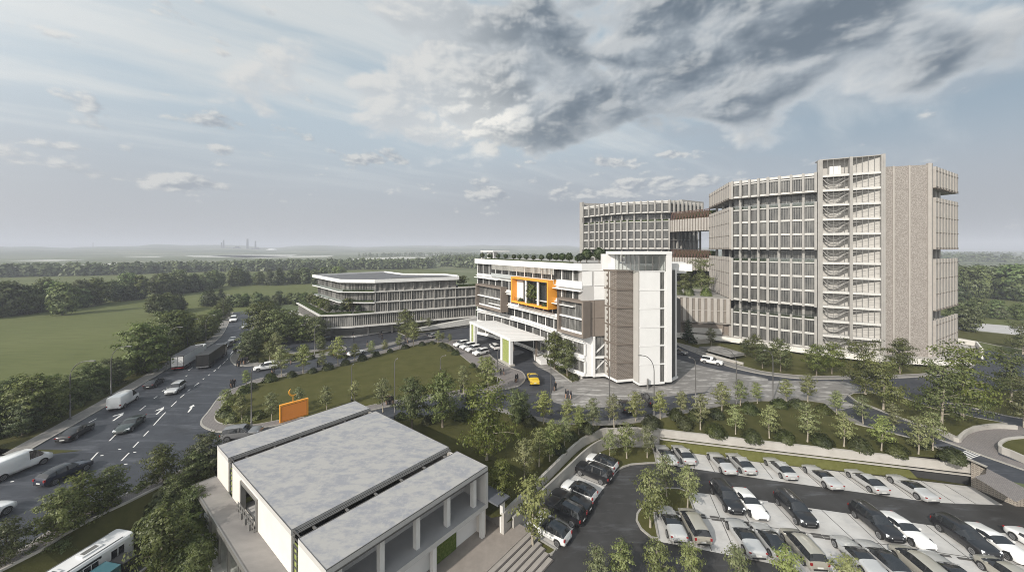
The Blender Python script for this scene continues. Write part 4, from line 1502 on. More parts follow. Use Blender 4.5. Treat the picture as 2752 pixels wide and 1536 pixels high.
def second_block():
    front = [(33.8, 169), (38, 162.9), (40.9, 158.2), (44.4, 154), (48.8, 151.1), (53.7, 149.1), (58.7, 147.2), (63.9, 145.6)]
    ret = (82.9, 156.7)
    root = empty('hospital_tower', (58, 160, 0), 0, 'curved glazed block with an open storey under its roof, behind the white building', 'building')
    plan = front + [ret, (72, 182), (40, 186)]
    b = MB()
    b.prism(inset(plan, 2.6), 0, zf(12))
    b.build('core', M_DARKIN, root)
    b = MB()
    for k in range(3, 13):
        b.prism(inset(plan, 0.45), zf(k) - .4, zf(k) + 0.05)
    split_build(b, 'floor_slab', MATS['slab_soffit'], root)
    b = MB()
    b.prism(inset(plan, .7), zf(12) + .06, zf(12) + .3)
    b.build('roof', M_ROOF, root)
    bands, fins, cols, sof, grn = MB(), MB(), MB(), MB(), MB()

    def merge(dst, src):
        o = len(dst.v)
        dst.v += src.v
        dst.f += [tuple(i + o for i in q) for q in src.f]
        dst.m += src.m
    segs = list(zip(front, front[1:])) + [(front[-1], ret)]
    for i, (a, c) in enumerate(segs):
        fc = Fac(a, c)
        last = i == len(segs) - 1
        if last and fc.n[0] < 0:
            fc.n = (-fc.n[0], -fc.n[1])
        n = 8 if last else 2
        blocks = ((3, 6), (7, 10), (11, 12)) if not last else ((7, 10), (11, 12))
        b1, f1 = curtain_front(root, fc, 0.0, fc.L, n, blocks if not last else ((11, 12),), 12, sill=0.2)
        merge(bands, b1)
        merge(fins, f1)
        if last:
            for k in range(6, 11):
                window(root, fc, .3, fc.L - .3, -1.8, zf(k) + .1, zf(k + 1) - .4, 10, 0.12)
            for q in range(8):
                s_ = fc.L * (q + .3) / 8
                fc.box(cols, s_, s_ + .8, -1.4, -0.6, zf(6), zf(9) + .5)
            continue
        for k in (6, 10):
            p = fc.p(fc.L * .5, -1.2)
            cols.lathe((*p, zf(k) + .06), [(0.36, 0), (0.36, FL - .5)], 10)
            window(root, fc, 0.05, fc.L - .05, -2.5, zf(k) + .1, zf(k + 1) - .45, 4, 0.1)
            fc.box(grn, 0.2, fc.L - .2, -1.0, -.5, zf(k) + .06, zf(k) + .7)
    split_build(bands, 'slab_band', M_SLAB, root)
    split_build(fins, 'pilaster', M_GFIN, root)
    split_build(cols, 'column', M_GFIN, root)
    split_build(grn, 'planter', M_PLANT, root)
    # tall blade wall at the left end
    b = MB()
    b.strip([(33.0, 172), (33.9, 170.2)], 1.2, 0, 50.2)
    b.strip([(33.0, 172), (45, 176)], 0.6, 0, 50.0)
    b.build('blade_wall', M_GFIN, root)
    b = MB()
    b.prism([(76, 160), (90, 168), (86, 175), (72, 167)], zf(12), zf(12) + 3.2)
    b.build('plant_room', M_GFIN, root)


def sky_bridge():
    P, Q = (64.3, 145.6), (72.2, 130.4)
    root = empty('link_bridge', (68.5, 138.5, 19.9), 0, 'fin-clad link bridge with brown lattice railings joining the two tall blocks', 'bridge')
    fc = Fac(P, Q)
    if fc.n[0] > 0:
        fc.n = (-fc.n[0], -fc.n[1])

    def deck(z0, z1):
        b = MB()
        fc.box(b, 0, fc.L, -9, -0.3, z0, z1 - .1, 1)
        n = 15
        sp = fc.L / n
        for i in range(n):
            c = sp * (i + .5)
            fc.box(b, c - sp * .3, c + sp * .3, -0.3, 0.15, z0 - .1, z1 + .35, 0)
        return b.build('deck', [M_FIN, M_FINB], root)

    def lattice(z0, z1):
        b = MB()
        n = 13
        sp = fc.L / n
        for zz in (z0, z1):
            b.beam(fc.p3(-.2, -.6, zz), fc.p3(fc.L + 1, -.6, zz), 0.22)
        for i in range(n):
            b.beam(fc.p3(sp * i, -.6, z0), fc.p3(sp * (i + .5), -.6, z1), 0.17)
            b.beam(fc.p3(sp * (i + .5), -.6, z1), fc.p3(sp * (i + 1), -.6, z0), 0.17)
            b.beam(fc.p3(sp * i, -.6, z0), fc.p3(sp * i, -.6, z1), 0.14)
            b.beam(fc.p3(sp * i, -.7, z1), fc.p3(sp * (i + .5), -.7, z0), 0.12)
        fc.box(b, 0, fc.L, -3.5, -3.3, z0, z1 - .2, 1)
        return b.build('lattice', [M_RUST, M_PLANT], root)
    deck(34.9, 39.2)
    deck(19.9, 24.2)
    lattice(39.6, 42.6)
    lattice(24.6, 27.4)
    b = MB()
    for i in range(5):
        s_ = 0.4 + i * 1.9
        fc.box(b, s_, s_ + .5, -7.5, -6.9, 24.4, 34.9)
    split_build(b, 'column', M_DMETAL, root)
    b = MB()
    fc.box(b, 0.5, fc.L - .5, -9, -8.6, zf(3), 19.9)
    b.build('back_wall', M_DARKIN, root)


# ------------------------------------------------------------------ white building
def white_building():
    A, B = (15.3, 76.3), (-11.4, 115.0)
    root = empty('white_building', (8, 92, 0), 0, 'long white building with an orange window box, taupe boxes and a white stair tower', 'building')
    f = Fac(A, B)
    L = f.L
    FW = 3.76
    z = lambda k: 0.85 + FW * k
    ROOF = 24.8
    # body
    b = MB()
    b.prism([f.p(0.4, -3.4), f.p(L, -3.4), f.p(L, -17), f.p(-4, -17), (22, 79.2)], 0.3, 23.6)
    b.build('core', M_DARKIN, root)
    b = MB()
    b.prism([f.p(-.05, 0.7), f.p(L, 0.7), f.p(L, -17.5), f.p(-14, -17.5), (33, 78.6), (25.2, 75.5), (20.0, 77.5)], 23.3, ROOF, 0, 1)
    b.build('roof', [M_WALL, mat('roof_garden', (0.30, 0.29, 0.27), 0.9, var=.1)], root)
    b = MB()
    f.box(b, 3, L - 6, 0.05, 0.45, ROOF, ROOF + .28)
    b.build('roof_planter', M_PLANT, root)
    # storeys; lower ones bow inwards toward the entrance
    n = 13
    bow = {0: 3.2, 1: 3.0, 2: 1.9, 3: 0.6, 4: 0.0, 5: 0.0}

    def off(k, t):
        return -0.5 - bow[k] * math.sin(math.pi * max(0, min(1, (t - 0.12) / 0.88))) if bow[k] else -0.45
    for k in range(6):
        pts = [f.p(L * i / n, off(k, i / n)) for i in range(n + 1)]
        out = [f.p(L * i / n, off(k, i / n) + 0.5) for i in range(n + 1)]
        band = MB()
        zt = z(k) + 0.55
        zl = z(k) - (0.75 if k else 0.15)
        band.strip(pts, 0.6, zl, zt, side=0)
        band.strip(out, 0.5, z(k) - 0.12, z(k) + 0.06)
        band.build('spandrel', M_WALL, root)
        for i in range(n):
            fc = Fac(pts[i], pts[i + 1])
            top = z(k + 1) - 0.77 if k < 5 else 23.3
            window(root, fc, 0.12, fc.L - .12, -0.1, zt, top, 5, 0.07, gm=M_GLASS2 if k < 2 else M_GLASS, fm=M_DMETAL if k > 1 else M_METAL)
        mull = MB()
        for i in range(n + 1):
            fc = Fac(pts[max(0, i - 1)], pts[max(1, i)])
            p = pts[i]
            mull.box((p[0], p[1], (zt + (z(k + 1) - .77 if k < 5 else 23.3)) / 2), (0.26, 0.26, (z(k + 1) - .77 if k < 5 else 23.3) - zt), f.rz)
        split_build(mull, 'column', M_WALL, root)
    # glass balustrade and louvre band of the top storey
    b = MB()
    f.box(b, 9, L - 10, 0.55, 0.60, z(5) + .1, z(5) + 1.15)
    split_build(b, 'balustrade', mat('fritted_glass', (0.42, 0.44, 0.44), 0.25), root)
    b = MB()
    for i in range(60):
        s_ = 9 + (L - 19) * i / 60
        f.box(b, s_, s_ + .14, 0.45, 0.60, 21.9, 23.3)
    b.build('louvre', mat('pale_louvre', (0.55, 0.54, 0.50), 0.6), root)
    # ledges
    b = MB()
    f.box(b, 0.0, 9, -0.2, 1.0, z(4) + 2.95, z(4) + 3.15)
    f.box(b, 2, 15, -0.2, 1.2, z(3) + 3.2, z(3) + 3.35)
    f.box(b, L - 14, L, -0.2, 0.9, z(4) + 3.0, z(4) + 3.2)
    f.box(b, L - 17, L - 9, -0.2, 0.9, z(2) + 3.3, z(2) + 3.5)
    split_build(b, 'ledge', M_WALL, root)
    b = MB()
    f.box(b, 0, 8, -0.3, 0.6, z(5) - .2, z(5) + 1.3)
    b.build('parapet', M_WALL, root)

    def box_frame(name, uvs, o1, m1, m2, t, inner_z=None, matI=M_GLASS):
        """deep picture-frame box standing out from the facade"""
        s0 = f.su(uvs[0], o1)
        s1 = f.su(uvs[1], o1)
        pn = f.p(s0, o1)
        pf = f.p(s1, o1)
        z0 = (zat(uvs[2], pn[1]) + zat(uvs[4], pf[1])) / 2
        z1 = (zat(uvs[3], pn[1]) + zat(uvs[5], pf[1])) / 2
        r = MB()
        f.box(r, s0, s0 + t, -0.8, o1, z0, z1, 0)
        f.box(r, s1 - t, s1, -0.8, o1, z0, z1, 0)
        f.box(r, s0 + t, s1 - t, -0.8, o1, z0, z0 + t, 0)
        f.box(r, s0 + t, s1 - t, -0.8, o1, z1 - t, z1, 0)
        # thin darker edge lines on the front
        for a, c, d, e in ((s0, s0 + .09, z0, z1), (s1 - .09, s1, z0, z1), (s0, s1, z0, z0 + .09), (s0, s1, z1 - .09, z1)):
            f.box(r, a, c, o1, o1 + 0.03, d, e, 1)
        o = r.build(name, [m1, m2], root)
        return s0, s1, z0, z1
    # orange box
    uO = (1376 - 200 + 0, 0)
    s0, s1, z0, z1 = box_frame('orange_frame', (1473, 1373.3, 832.5, 753.5, 810.5, 743.5), 2.2, M_ORANGE, M_ORANGE2, 0.45)
    b = MB()
    f.box(b, s0 + (s1 - s0) * .78, s1 - .46, .42, .6, z0 + .46, z1 - .46, 0)
    b.build('loggia_back', M_WALL, root)
    b = MB()
    f.box(b, s0 + .46, s0 + (s1 - s0) * .78, .36, .5, z0 + .46, z1 - .46, 0)
    b.build('loggia_glass', mat('dark_pane', (0.035, 0.037, 0.038), .08, spec=.7), root)
    b = MB()
    for t in (0.3, 0.62):
        p = f.p(s0 + (s1 - s0) * t, 1.5)
        b.lathe((*p, z0 + .45), [(0.32, 0), (0.32, z1 - z0 - .9)], 10)
    split_build(b, 'loggia_column', M_WALL, root)
    b = MB()
    f.box(b, s0 + .5, s1 - .5, 1.5, 1.55, z0 + .46, z0 + 1.4)
    split_build(b, 'balustrade', M_CLEAR, root)
    ORANGE = (f, s0, s1, z0, z1)
    # left taupe box
    s0, s1, z0, z1 = box_frame('taupe_frame', (1347, 1278, 835, 770, 826, 764), 1.6, M_TAUPE, M_TAUPE2, 0.5)
    b = MB()
    f.box(b, s0 + .5, s1 - .5, -0.5, 1.2, (z0 + z1) / 2 - .15, (z0 + z1) / 2 + .15)
    f.box(b, s0 + .5, s1 - .5, 0.4, 0.6, z0 + .52, z0 + .9)
    split_build(b, 'balcony', M_WALL, root)
    for hh in (0, 1):
        zz0, zz1 = (z0 + .9, (z0 + z1) / 2 - .2) if hh == 0 else ((z0 + z1) / 2 + .2, z1 - .55)
        for i in range(3):
            w_ = (s1 - s0 - 1.2) / 3
            window(root, f, s0 + .6 + w_ * i, s0 + .6 + w_ * (i + 1), 0.38, zz0, zz1, 4, 0.05, gm=M_GLASS2)
    # near taupe box with its flank
    s0, s1, z0, z1 = box_frame('taupe_frame', (1568, 1497, 916, 812, 884, 797), 1.3, M_TAUPE, M_TAUPE2, 0.5)
    zN0, zN1 = z0, z1
    b = MB()
    f.box(b, s0 + .5, s1 - .5, -0.4, 1.0, (z0 + z1) / 2 - .2, (z0 + z1) / 2 + .1)
    f.box(b, s0 + .5, s1 - .5, 0.4, 0.6, z0 + .52, z0 + 1.0)
    split_build(b, 'balcony', M_WALL, root)
    for hh in (0, 1):
        zz0, zz1 = (z0 + 1.0, (z0 + z1) / 2 - .25) if hh == 0 else ((z0 + z1) / 2 + .15, z1 - .55)
        for i in range(3):
            w_ = (s1 - s0 - 1.2) / 3
            window(root, f, s0 + .6 + w_ * i, s0 + .6 + w_ * (i + 1), 0.38, zz0, zz1, 5, 0.05, gm=M_GLASS2)
    # flank that faces the camera, between the corner and the taupe brick bay
    e = Fac((14.9, 76.15), (20.3, 77.05))
    b = MB()
    for s_, w_ in ((0.0, 2.7), (2.8, 2.55)):
        for q in (0, 1):
            h_ = (zN1 - zN0) / 2
            e.box(b, s_ + .06, s_ + w_ - .06, 0.02, 0.10, zN0 + h_ * q + .06, zN0 + h_ * (q + 1) - .06, 0)
    e.box(b, 0, e.L, -2.5, 0.0, zN0, zN1, 1)
    split_build(b, 'flank_panel', [M_TAUPE, M_TAUPE2], root)
    b = MB()
    e.box(b, 0, e.L, -2.5, -0.02, zN1, 23.3, 1)
    for s_, w_ in ((0.05, 2.2), (2.75, 2.5)):
        e.box(b, s_, s_ + w_, 0.0, 0.08, zN1 + 3.1, 23.1, 0)
        if s_ > 1:
            e.box(b, s_, s_ + w_, 0.0, 0.08, zN1 + .1, zN1 + 3.0, 0)
    split_build(b, 'flank_panel', [M_WALL, mat('white_joint', (0.42, 0.41, 0.40), 0.7)], root)
    e2 = Fac((17.3, 76.5), (20.3, 77.0))
    window(root, e2, .5, e2.L, -0.5, 1.2, 4.5, 2, 0.08, gm=M_GLASS2)
    window(root, e2, .5, e2.L, -0.5, 4.9, zN0, 2, 0.08, gm=M_GLASS2)
    b = MB()
    e.box(b, 0.7, 2.55, -1.6, -0.35, 0.6, zN0)
    e2.box(b, 0, 0.5, -2.0, 0.1, 0.6, zN0)
    e2.box(b, 0.5, e2.L, -1.2, 0.06, 0.6, 1.2)
    e2.box(b, 0.5, e2.L, -1.2, 0.06, 4.5, 4.9)
    b.beam(e2.p3(.8, -.45, 2.0), e2.p3(2.9, -.45, 4.0), 0.12, 0.3)
    b.beam(e2.p3(.8, -.45, 5.6), e2.p3(2.9, -.45, 7.4), 0.12, 0.3)
    split_build(b, 'corner_post', M_WALL, root)
    # taupe brick bay
    mb = brick_mat('taupe_brick', (0.100, 0.082, 0.068), (0.140, 0.116, 0.097), (0.25, 0.225, 0.20), 1.35, 0.62, 0.34, 0.035, axis='XZ')
    q = [(19.9, 77.0), (21.5, 73.2), (25.1, 74.05), (25.4, 77.5)]
    b = MB()
    b.prism(q, 0.95, 23.3)
    b.build('brick_bay', mb, root)
    b = MB()
    for zz in [0.95] + [z(k) for k in range(1, 6)] + [23.4]:
        h_ = 0.45 if zz < 1 else 0.32
        b.prism(inset(q, -0.16), zz - h_ / 2, zz + h_ / 2, 1 if zz < 1 else 0)
    split_build(b, 'ledge', [M_TAUPE2, M_WALL], root)
    g = Fac((19.95, 76.9), (21.45, 73.3))
    if g.n[0] > 0:
        g.n = (-g.n[0], -g.n[1])
    b = MB()
    g.box(b, 0.1, 1.9, 0.02, 0.10, 1.1, 23.2)
    b.build('cream_strip', M_CREAM, root)
    b = MB()
    g.box(b, 1.3, 1.55, 0.10, 0.22, 1.1, 23.2)
    for i in range(18):
        p = g.p(1.05 if i % 2 else 1.2, 0.2)
        b.lathe((*p, 1.8 + i * 1.2), [(0.1, 0), (0.24, .25), (0.1, .55)], 8)
    b.build('ornament', M_TAUPE2, root)
    # white stair tower with glazed lantern
    w = [(25.12, 74.0), (25.6, 72.1), (32.4, 73.2), (33.4, 78.8), (25.4, 78.2)]
    f1, f2 = Fac(w[1], w[2]), Fac(w[0], w[1])
    b = MB()
    b.prism(inset(w, .1), 0.95, 23.4)
    b.build('tower_wall', mat('tower_joint', (0.45, 0.44, 0.425), 0.7), root)
    b = MB()
    p0, p1 = 0.15, f1.L * 0.655
    for k in range(6):
        f1.box(b, p0, p1, -0.05, 0.12, z(k) + .12, z(k + 1) - .12)
    split_build(b, 'white_panel', M_WALL, root)
    b = MB()
    f2.box(b, .1, f2.L - .1, 0, 0.10, 1.0, 23.3)
    split_build(b, 'white_panel', M_CREAM, root)
    for k in range(6):
        window(root, f1, p1 + .12, f1.L * .84, -0.04, z(k) + .2, z(k + 1) - .2, 2, 0.12, gm=M_GLASS)
    b = MB()
    f1.box(b, f1.L * .85, f1.L + .1, -0.3, 0.35, 0.9, 26.9)
    f1.box(b, f1.L * .80, f1.L * .845, -0.2, 0.25, 0.9, 23.4)
    f1.box(b, 0, f1.L * .8, -0.2, 0.16, 0.55, 0.95)
    f2.box(b, 0, f2.L, -0.2, 0.16, 0.55, 0.95)
    for k in range(1, 7):
        f1.box(b, 0, f1.L * .8, -0.02, 0.18, z(k) - .12, z(k) + .10)
    # lantern: roof plate, side wall
    f1.box(b, -4.2, f1.L + .15, -6.5, 0.4, 26.85, 27.45)
    f1.box(b, f1.L - .5, f1.L + .1, -6.3, -0.3, 23.3, 26.85)
    split_build(b, 'tower_frame', M_WALL, root)
    b = MB()
    b.prism([(19.5, 77.2), (21.4, 77.2), (22.5, 76.0), (23.0, 76.4), (22.2, 78.5), (19.5, 78.6)], 23.35, 26.85)
    f1.box(b, .2, f1.L - .6, -6.4, -6.0, 23.45, 26.85)
    f1.box(b, 1.5, 4.2, -2.6, -2.3, 24.5, 24.9)
    split_build(b, 'lantern_wall', M_WALL, root)
    for i in range(4):
        w_ = (f1.L * .85) / 4
        window(root, f1, w_ * i, w_ * (i + 1), -0.02, 23.5, 26.85, 1, 0.12, gm=M_CLEAR)
    f3 = Fac((21.8, 75.6), w[1])
    for i in range(3):
        w_ = f3.L / 3
        window(root, f3, w_ * i, w_ * (i + 1), -0.02, 23.5, 26.85, 2, 0.10, gm=M_CLEAR)
    # undercroft and right flank, their shade put into dark colours
    b = MB()
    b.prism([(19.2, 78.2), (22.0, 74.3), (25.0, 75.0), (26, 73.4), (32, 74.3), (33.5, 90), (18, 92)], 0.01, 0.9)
    b.build('undercroft_shade', MATS['undercroft_shade'], root)
    b = MB()
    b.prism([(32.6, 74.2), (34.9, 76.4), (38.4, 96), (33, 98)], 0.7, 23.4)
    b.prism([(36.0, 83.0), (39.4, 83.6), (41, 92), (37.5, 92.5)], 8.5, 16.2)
    split_build(b, 'service_flank', mat('shade_toned_flank', (0.075, 0.073, 0.07), 0.7), root)
    b = MB()
    b.strip([(34.95, 76.3), (35.4, 79)], 0.4, 0.5, 23.6)
    b.strip([(32.6, 73.9), (35.2, 76.3)], 0.5, 0.55, 0.9)
    split_build(b, 'flank_trim', M_WALL, root)
    b = MB()
    b.prism([(33.2, 78), (38.5, 79), (40, 84), (34, 84)], 22.6, 24.9)
    b.build('side_parapet', M_WALL, root)
    # pavilion on the roof
    b = MB()
    pf = f.p(L - 1.0, -2)
    f.box(b, L - 8.5, L - .8, -7, -1.0, 27.0, 27.35)
    for s_ in (L - 8.2, L - 1.2):
        f.box(b, s_ - .15, s_ + .15, -1.5, -1.2, ROOF, 27.0)
    f.box(b, L - 5.5, L - 3.4, -4.5, -2.0, ROOF, 27.0)
    b.build('roof_pavilion', M_WALL, root)
    # entrance steps, low walls
    b = MB()
    b.prism(TT([(2, 2, 210, 690), (2, 2, 350, 720), (2, 2, 350, 790), (2, 2, 290, 795), (2, 2, 225, 745)]), 0, 1.1)
    b.build('entrance_wall', M_WALL, root)
    b = MB()
    st = TT([(2, 2, 420, 720), (2, 2, 560, 790), (2, 2, 700, 935)])
    b.strip(st, 0.4, 0.0, [2.6, 1.6, 0.3])
    b.build('stair_balustrade', M_PLINTH, root)
    return f, ORANGE


def canopy():
    P = [(-12.6, 105.9), (-0.5, 85.2), (8.0, 86.3), (-4.8, 106.5)]
    root = empty('entrance_canopy', (-2, 95, 0), 0, 'white flat entrance canopy on paired posts with pale green panels', 'canopy')
    b = MB()
    b.prism(P, 5.95, 6.6)
    b.build('roof', M_WALL, root)
    b = MB()
    n = 14
    for i in range(1, n):
        a, c = lerp2(P[0], P[1], i / n), lerp2(P[3], P[2], i / n)
        b.beam((*lerp2(a, c, .03), 6.62), (*lerp2(a, c, .97), 6.62), 0.12, 0.05)
    b.build('roof_seam', mat('seam_grey', (0.45, 0.45, 0.44), 0.6), root)
    f = Fac(P[0], P[1])
    g1, g2 = Fac(P[1], P[2]), Fac(P[0], P[3])
    for base, dirv in ((P[1], (-0.55, 0.84)), (P[0], (0.5, -0.86))):
        d = (f.d[0], f.d[1])
    for s_a, s_b in ((0.35, 3.0), (f.L - 4.6, f.L - .4)):
        for s_ in (s_a, s_b):
            b = MB()
            f.box(b, s_ - .38, s_ + .38, -0.9, -0.12, 0.0, 5.95)
            b.build('post', M_WALL, root)
        b = MB()
        f.box(b, s_a + .38, s_b - .38, -0.6, -0.4, 0.25, 5.9)
        b.build('green_panel', M_LGREEN, root)
    b = MB()
    f.box(b, f.L - 5.4, f.L + .4, -1.2, 0.3, 0.0, 0.35)
    f.box(b, 0, 3.6, -1.2, 0.3, 0.0, 0.3)
    split_build(b, 'post_base', M_CONC, root)
    for t in (0.15, 0.6):
        p = lerp2(P[2], P[3], t)
        b = MB()
        b.prism([(p[0] - .25, p[1] - .25), (p[0] + .25, p[1] - .25), (p[0] + .25, p[1] + .25), (p[0] - .25, p[1] + .25)], 0, 5.95)
        b.build('post', M_TAUPE2, root)


# ------------------------------------------------------------------ low white building (left)
def low_building():
    root = empty('low_white_building', (-38, 125, 0), 0, 'low white four-storey building with a planted podium terrace and finned glazing', 'building')
    C0, R0 = (-50, 112), (-13.0, 129.7)
    big = Fac(C0, R0)
    L1, L0 = (-59, 109.9), (-81.4, 135.6)
    zs = [3.65, 7.5, 10.85, 14.2, 17.1]
    sU = big.su(1008.5)
    U0 = big.p(sU)
    U1, U2 = (-54.9, 115.9), (-75, 136.8)
    U3, U4 = (-56, 156), big.p(big.L, -16)
    UR = big.p(big.L * .82)
    # upper block
    b = MB()
    b.prism(inset([U0, UR, big.p(big.L * .82, -15), U3, U2, U1], 0.9), 3.6, 17.3)
    b.build('core', M_DARKIN, root)
    ro = [U0, UR, big.p(big.L * .86, -7), big.p(big.L * .8, -16), (-44, 142), U3, U2, U1]
    b = MB()
    b.prism(inset(ro, -0.8), 17.1, 17.6)
    b.build('roof', M_ROOF, root)
    b = MB()
    b.strip(inset(ro, -0.8), 0.5, 17.1, 18.15, closed=True)
    b.build('roof_fascia', M_WALL, root)
    b = MB()
    for i, o in enumerate((0.18, .36, .54)):
        b.strip([big.p(big.L * .3, -4 - i * 1.5), big.p(big.L * .78, -4 - i * 1.5)], 0.25, 17.6, 17.95)
    b.build('roof_rail', M_METAL, root)
    fU01, fU12 = Fac(U1, U0), Fac(U2, U1)
    # slab bands and windows, upper three storeys
    bands, fins = MB(), MB()
    for k in (1, 2, 3):
        z0, z1 = zs[k], zs[k + 1]
        big.box(bands, sU, big.L, -0.6, 0.12, z0 - .22, z0 + .08)
        n = 9
        for i in range(n):
            w_ = (big.L * (.82 if k == 3 else 1.0) - sU) / n
            window(root, big, sU + w_ * i + .1, sU + w_ * (i + 1) - .1, -0.5, z0 + .08, z1 - .23, 7, 0.16, gm=M_GLASS, fm=M_GFIN)
            big.box(fins, sU + w_ * i - .12, sU + w_ * i + .12, -0.5, 0.05, z0 + .12, z1 - .35)
        for fc, n in ((fU01, 4), (fU12, 7)):
            w_ = fc.L / n
            if k > 0:
                for i in range(n):
                    window(root, fc, w_ * i + .1, w_ * (i + 1) - .1, -0.75, z0 + .13, z1 - .36, 3, 0.10, gm=M_GLASS2 if (i + k) % 3 == 0 else M_GLASS, fm=M_GFIN)
    split_build(bands, 'slab_band', M_SLAB, root)
    split_build(fins, 'pilaster', M_GFIN, root)
    for zz in (zs[3], zs[2]):
        b = MB()
        o = 1.3
        b.prism([U0, fU01.p(fU01.L, o * .4), fU01.p(0.3, o), fU12.p(fU12.L, o), fU12.p(0, o), U2], zz - .22, zz + .05)
        split_build(b, 'balcony', M_WALL, root)
        b = MB()
        b.strip([fU01.p(fU01.L, o * .35), fU01.p(0.3, o - .12), fU12.p(fU12.L - .3, o - .12), fU12.p(0, o - .12)], 0.04, zz + .05, zz + 1.0)
        split_build(b, 'balustrade', M_CLEAR, root)
        b = MB()
        b.strip([fU01.p(fU01.L - .5, .3), fU01.p(0.6, .8)], 0.5, zz + .05, zz + .55)
        split_build(b, 'planter', M_PLANT, root)
    # right-hand terrace with its own planting
    b = MB()
    big.box(b, big.L * .84, big.L, -9, -.2, zs[3], zs[3] + .3)
    b.build('terrace', M_CONC, root)
    b = MB()
    big.box(b, big.L * .84, big.L, -1.2, -.25, zs[3] + .3, zs[3] + 1.0)
    split_build(b, 'planter', M_PLANT, root)
    b = MB()
    big.box(b, big.L * .8, big.L, -9, -1.0, 3.6, zs[3] - .36)
    b.build('rear_wing', M_DARKIN, root)
    # podium: big fins, white edge bands, roof garden
    pod = [C0, R0, big.p(big.L, -14), (-60, 158), L0, L1]
    b = MB()
    b.prism(inset(pod, 1.0), 3.4, 7.3)
    b.build('podium_core', M_DARKIN, root)
    b = MB()
    b.prism(inset(pod, 0.5), 7.28, 7.42)
    b.build('podium_roof', MATS['podium_deck'], root)
    b = MB()
    b.strip([R0, C0, L1, L0], 0.6, 7.2, 7.62, side=0)
    b.strip([R0, C0, L1, L0], 1.0, 3.32, 3.62, side=0)
    split_build(b, 'podium_band', M_SLAB, root)
    fP1, fP2 = Fac(L1, C0), Fac(L0, L1)
    for fc, n in ((big, 16), (fP1, 5), (fP2, 12)):
        w_ = fc.L / n
        for i in range(n):
            window(root, fc, w_ * i, w_ * (i + 1), -0.55, 3.6, 7.1, 3 if fc is not big else 4, 0.24 if fc is not fP1 else 0.12, gm=M_GLASS if fc is not fP1 else M_GLASS2, fm=M_GFIN)
    b = MB()
    for fc in (fP1, fP2):
        b.strip([fc.p(0.5, -1.4), fc.p(fc.L - .4, -1.4)], 1.8, 7.42, 7.95)
    b.strip([big.p(0.4, -1.4), big.p(sU + .2, -1.4)], 1.6, 7.42, 7.9)
    split_build(b, 'planter', M_PLANT, root)
    b = MB()
    fU01.box(b, 0, fU01.L, -1.0, -.8, 7.4, zs[2] - .3)
    fU12.box(b, 0, fU12.L, -1.0, -.8, 7.4, zs[2] - .3)
    split_build(b, 'terrace_wall', M_CREAM, root)
    # undercroft columns and base slab
    b = MB()
    for t in (.12, .3, .5, .7):
        p = big.p(big.L * t, -3)
        b.prism([(p[0] - .3, p[1] - .3), (p[0] + .3, p[1] - .3), (p[0] + .3, p[1] + .3), (p[0] - .3, p[1] + .3)], 0, 3.4)
    split_build(b, 'column', M_GFIN, root)
    b = MB()
    b.prism(inset([big.p(3, -5), big.p(big.L, -5), big.p(big.L, -14), (-62, 150), (-74, 134), (-58, 117)], 0), 0, 3.4)
    b.build('ground_floor', mat('undercroft_wall', (0.30, 0.295, 0.285), .8), root)
    b = MB()
    base = smooth_line(TT([(1, 2, 620, 480), (1, 2, 730, 508), (1, 2, 860, 518), (1, 2, 995, 515), (1, 2, 1200, 482), (1, 2, 1395, 452)]) + [big.p(big.L * .9, 1.0), big.p(big.L, -2), (-50, 140), (-80, 134)], 1, True)
    b.prism(base, 0, 0.35)
    b.build('base_slab', M_SLAB, root)
    # ramp wall along the front
    b = MB()
    r0, r1 = big.p(big.L * .42, 1.2), big.p(big.L, 0.8)
    b.strip([r0, r1], 1.6, [0.4, 1.2], [1.2, 3.4])
    b.build('ramp_wall', M_SLAB, root)
    return big, pod, (U0, U1, U2, L0, L1, C0)


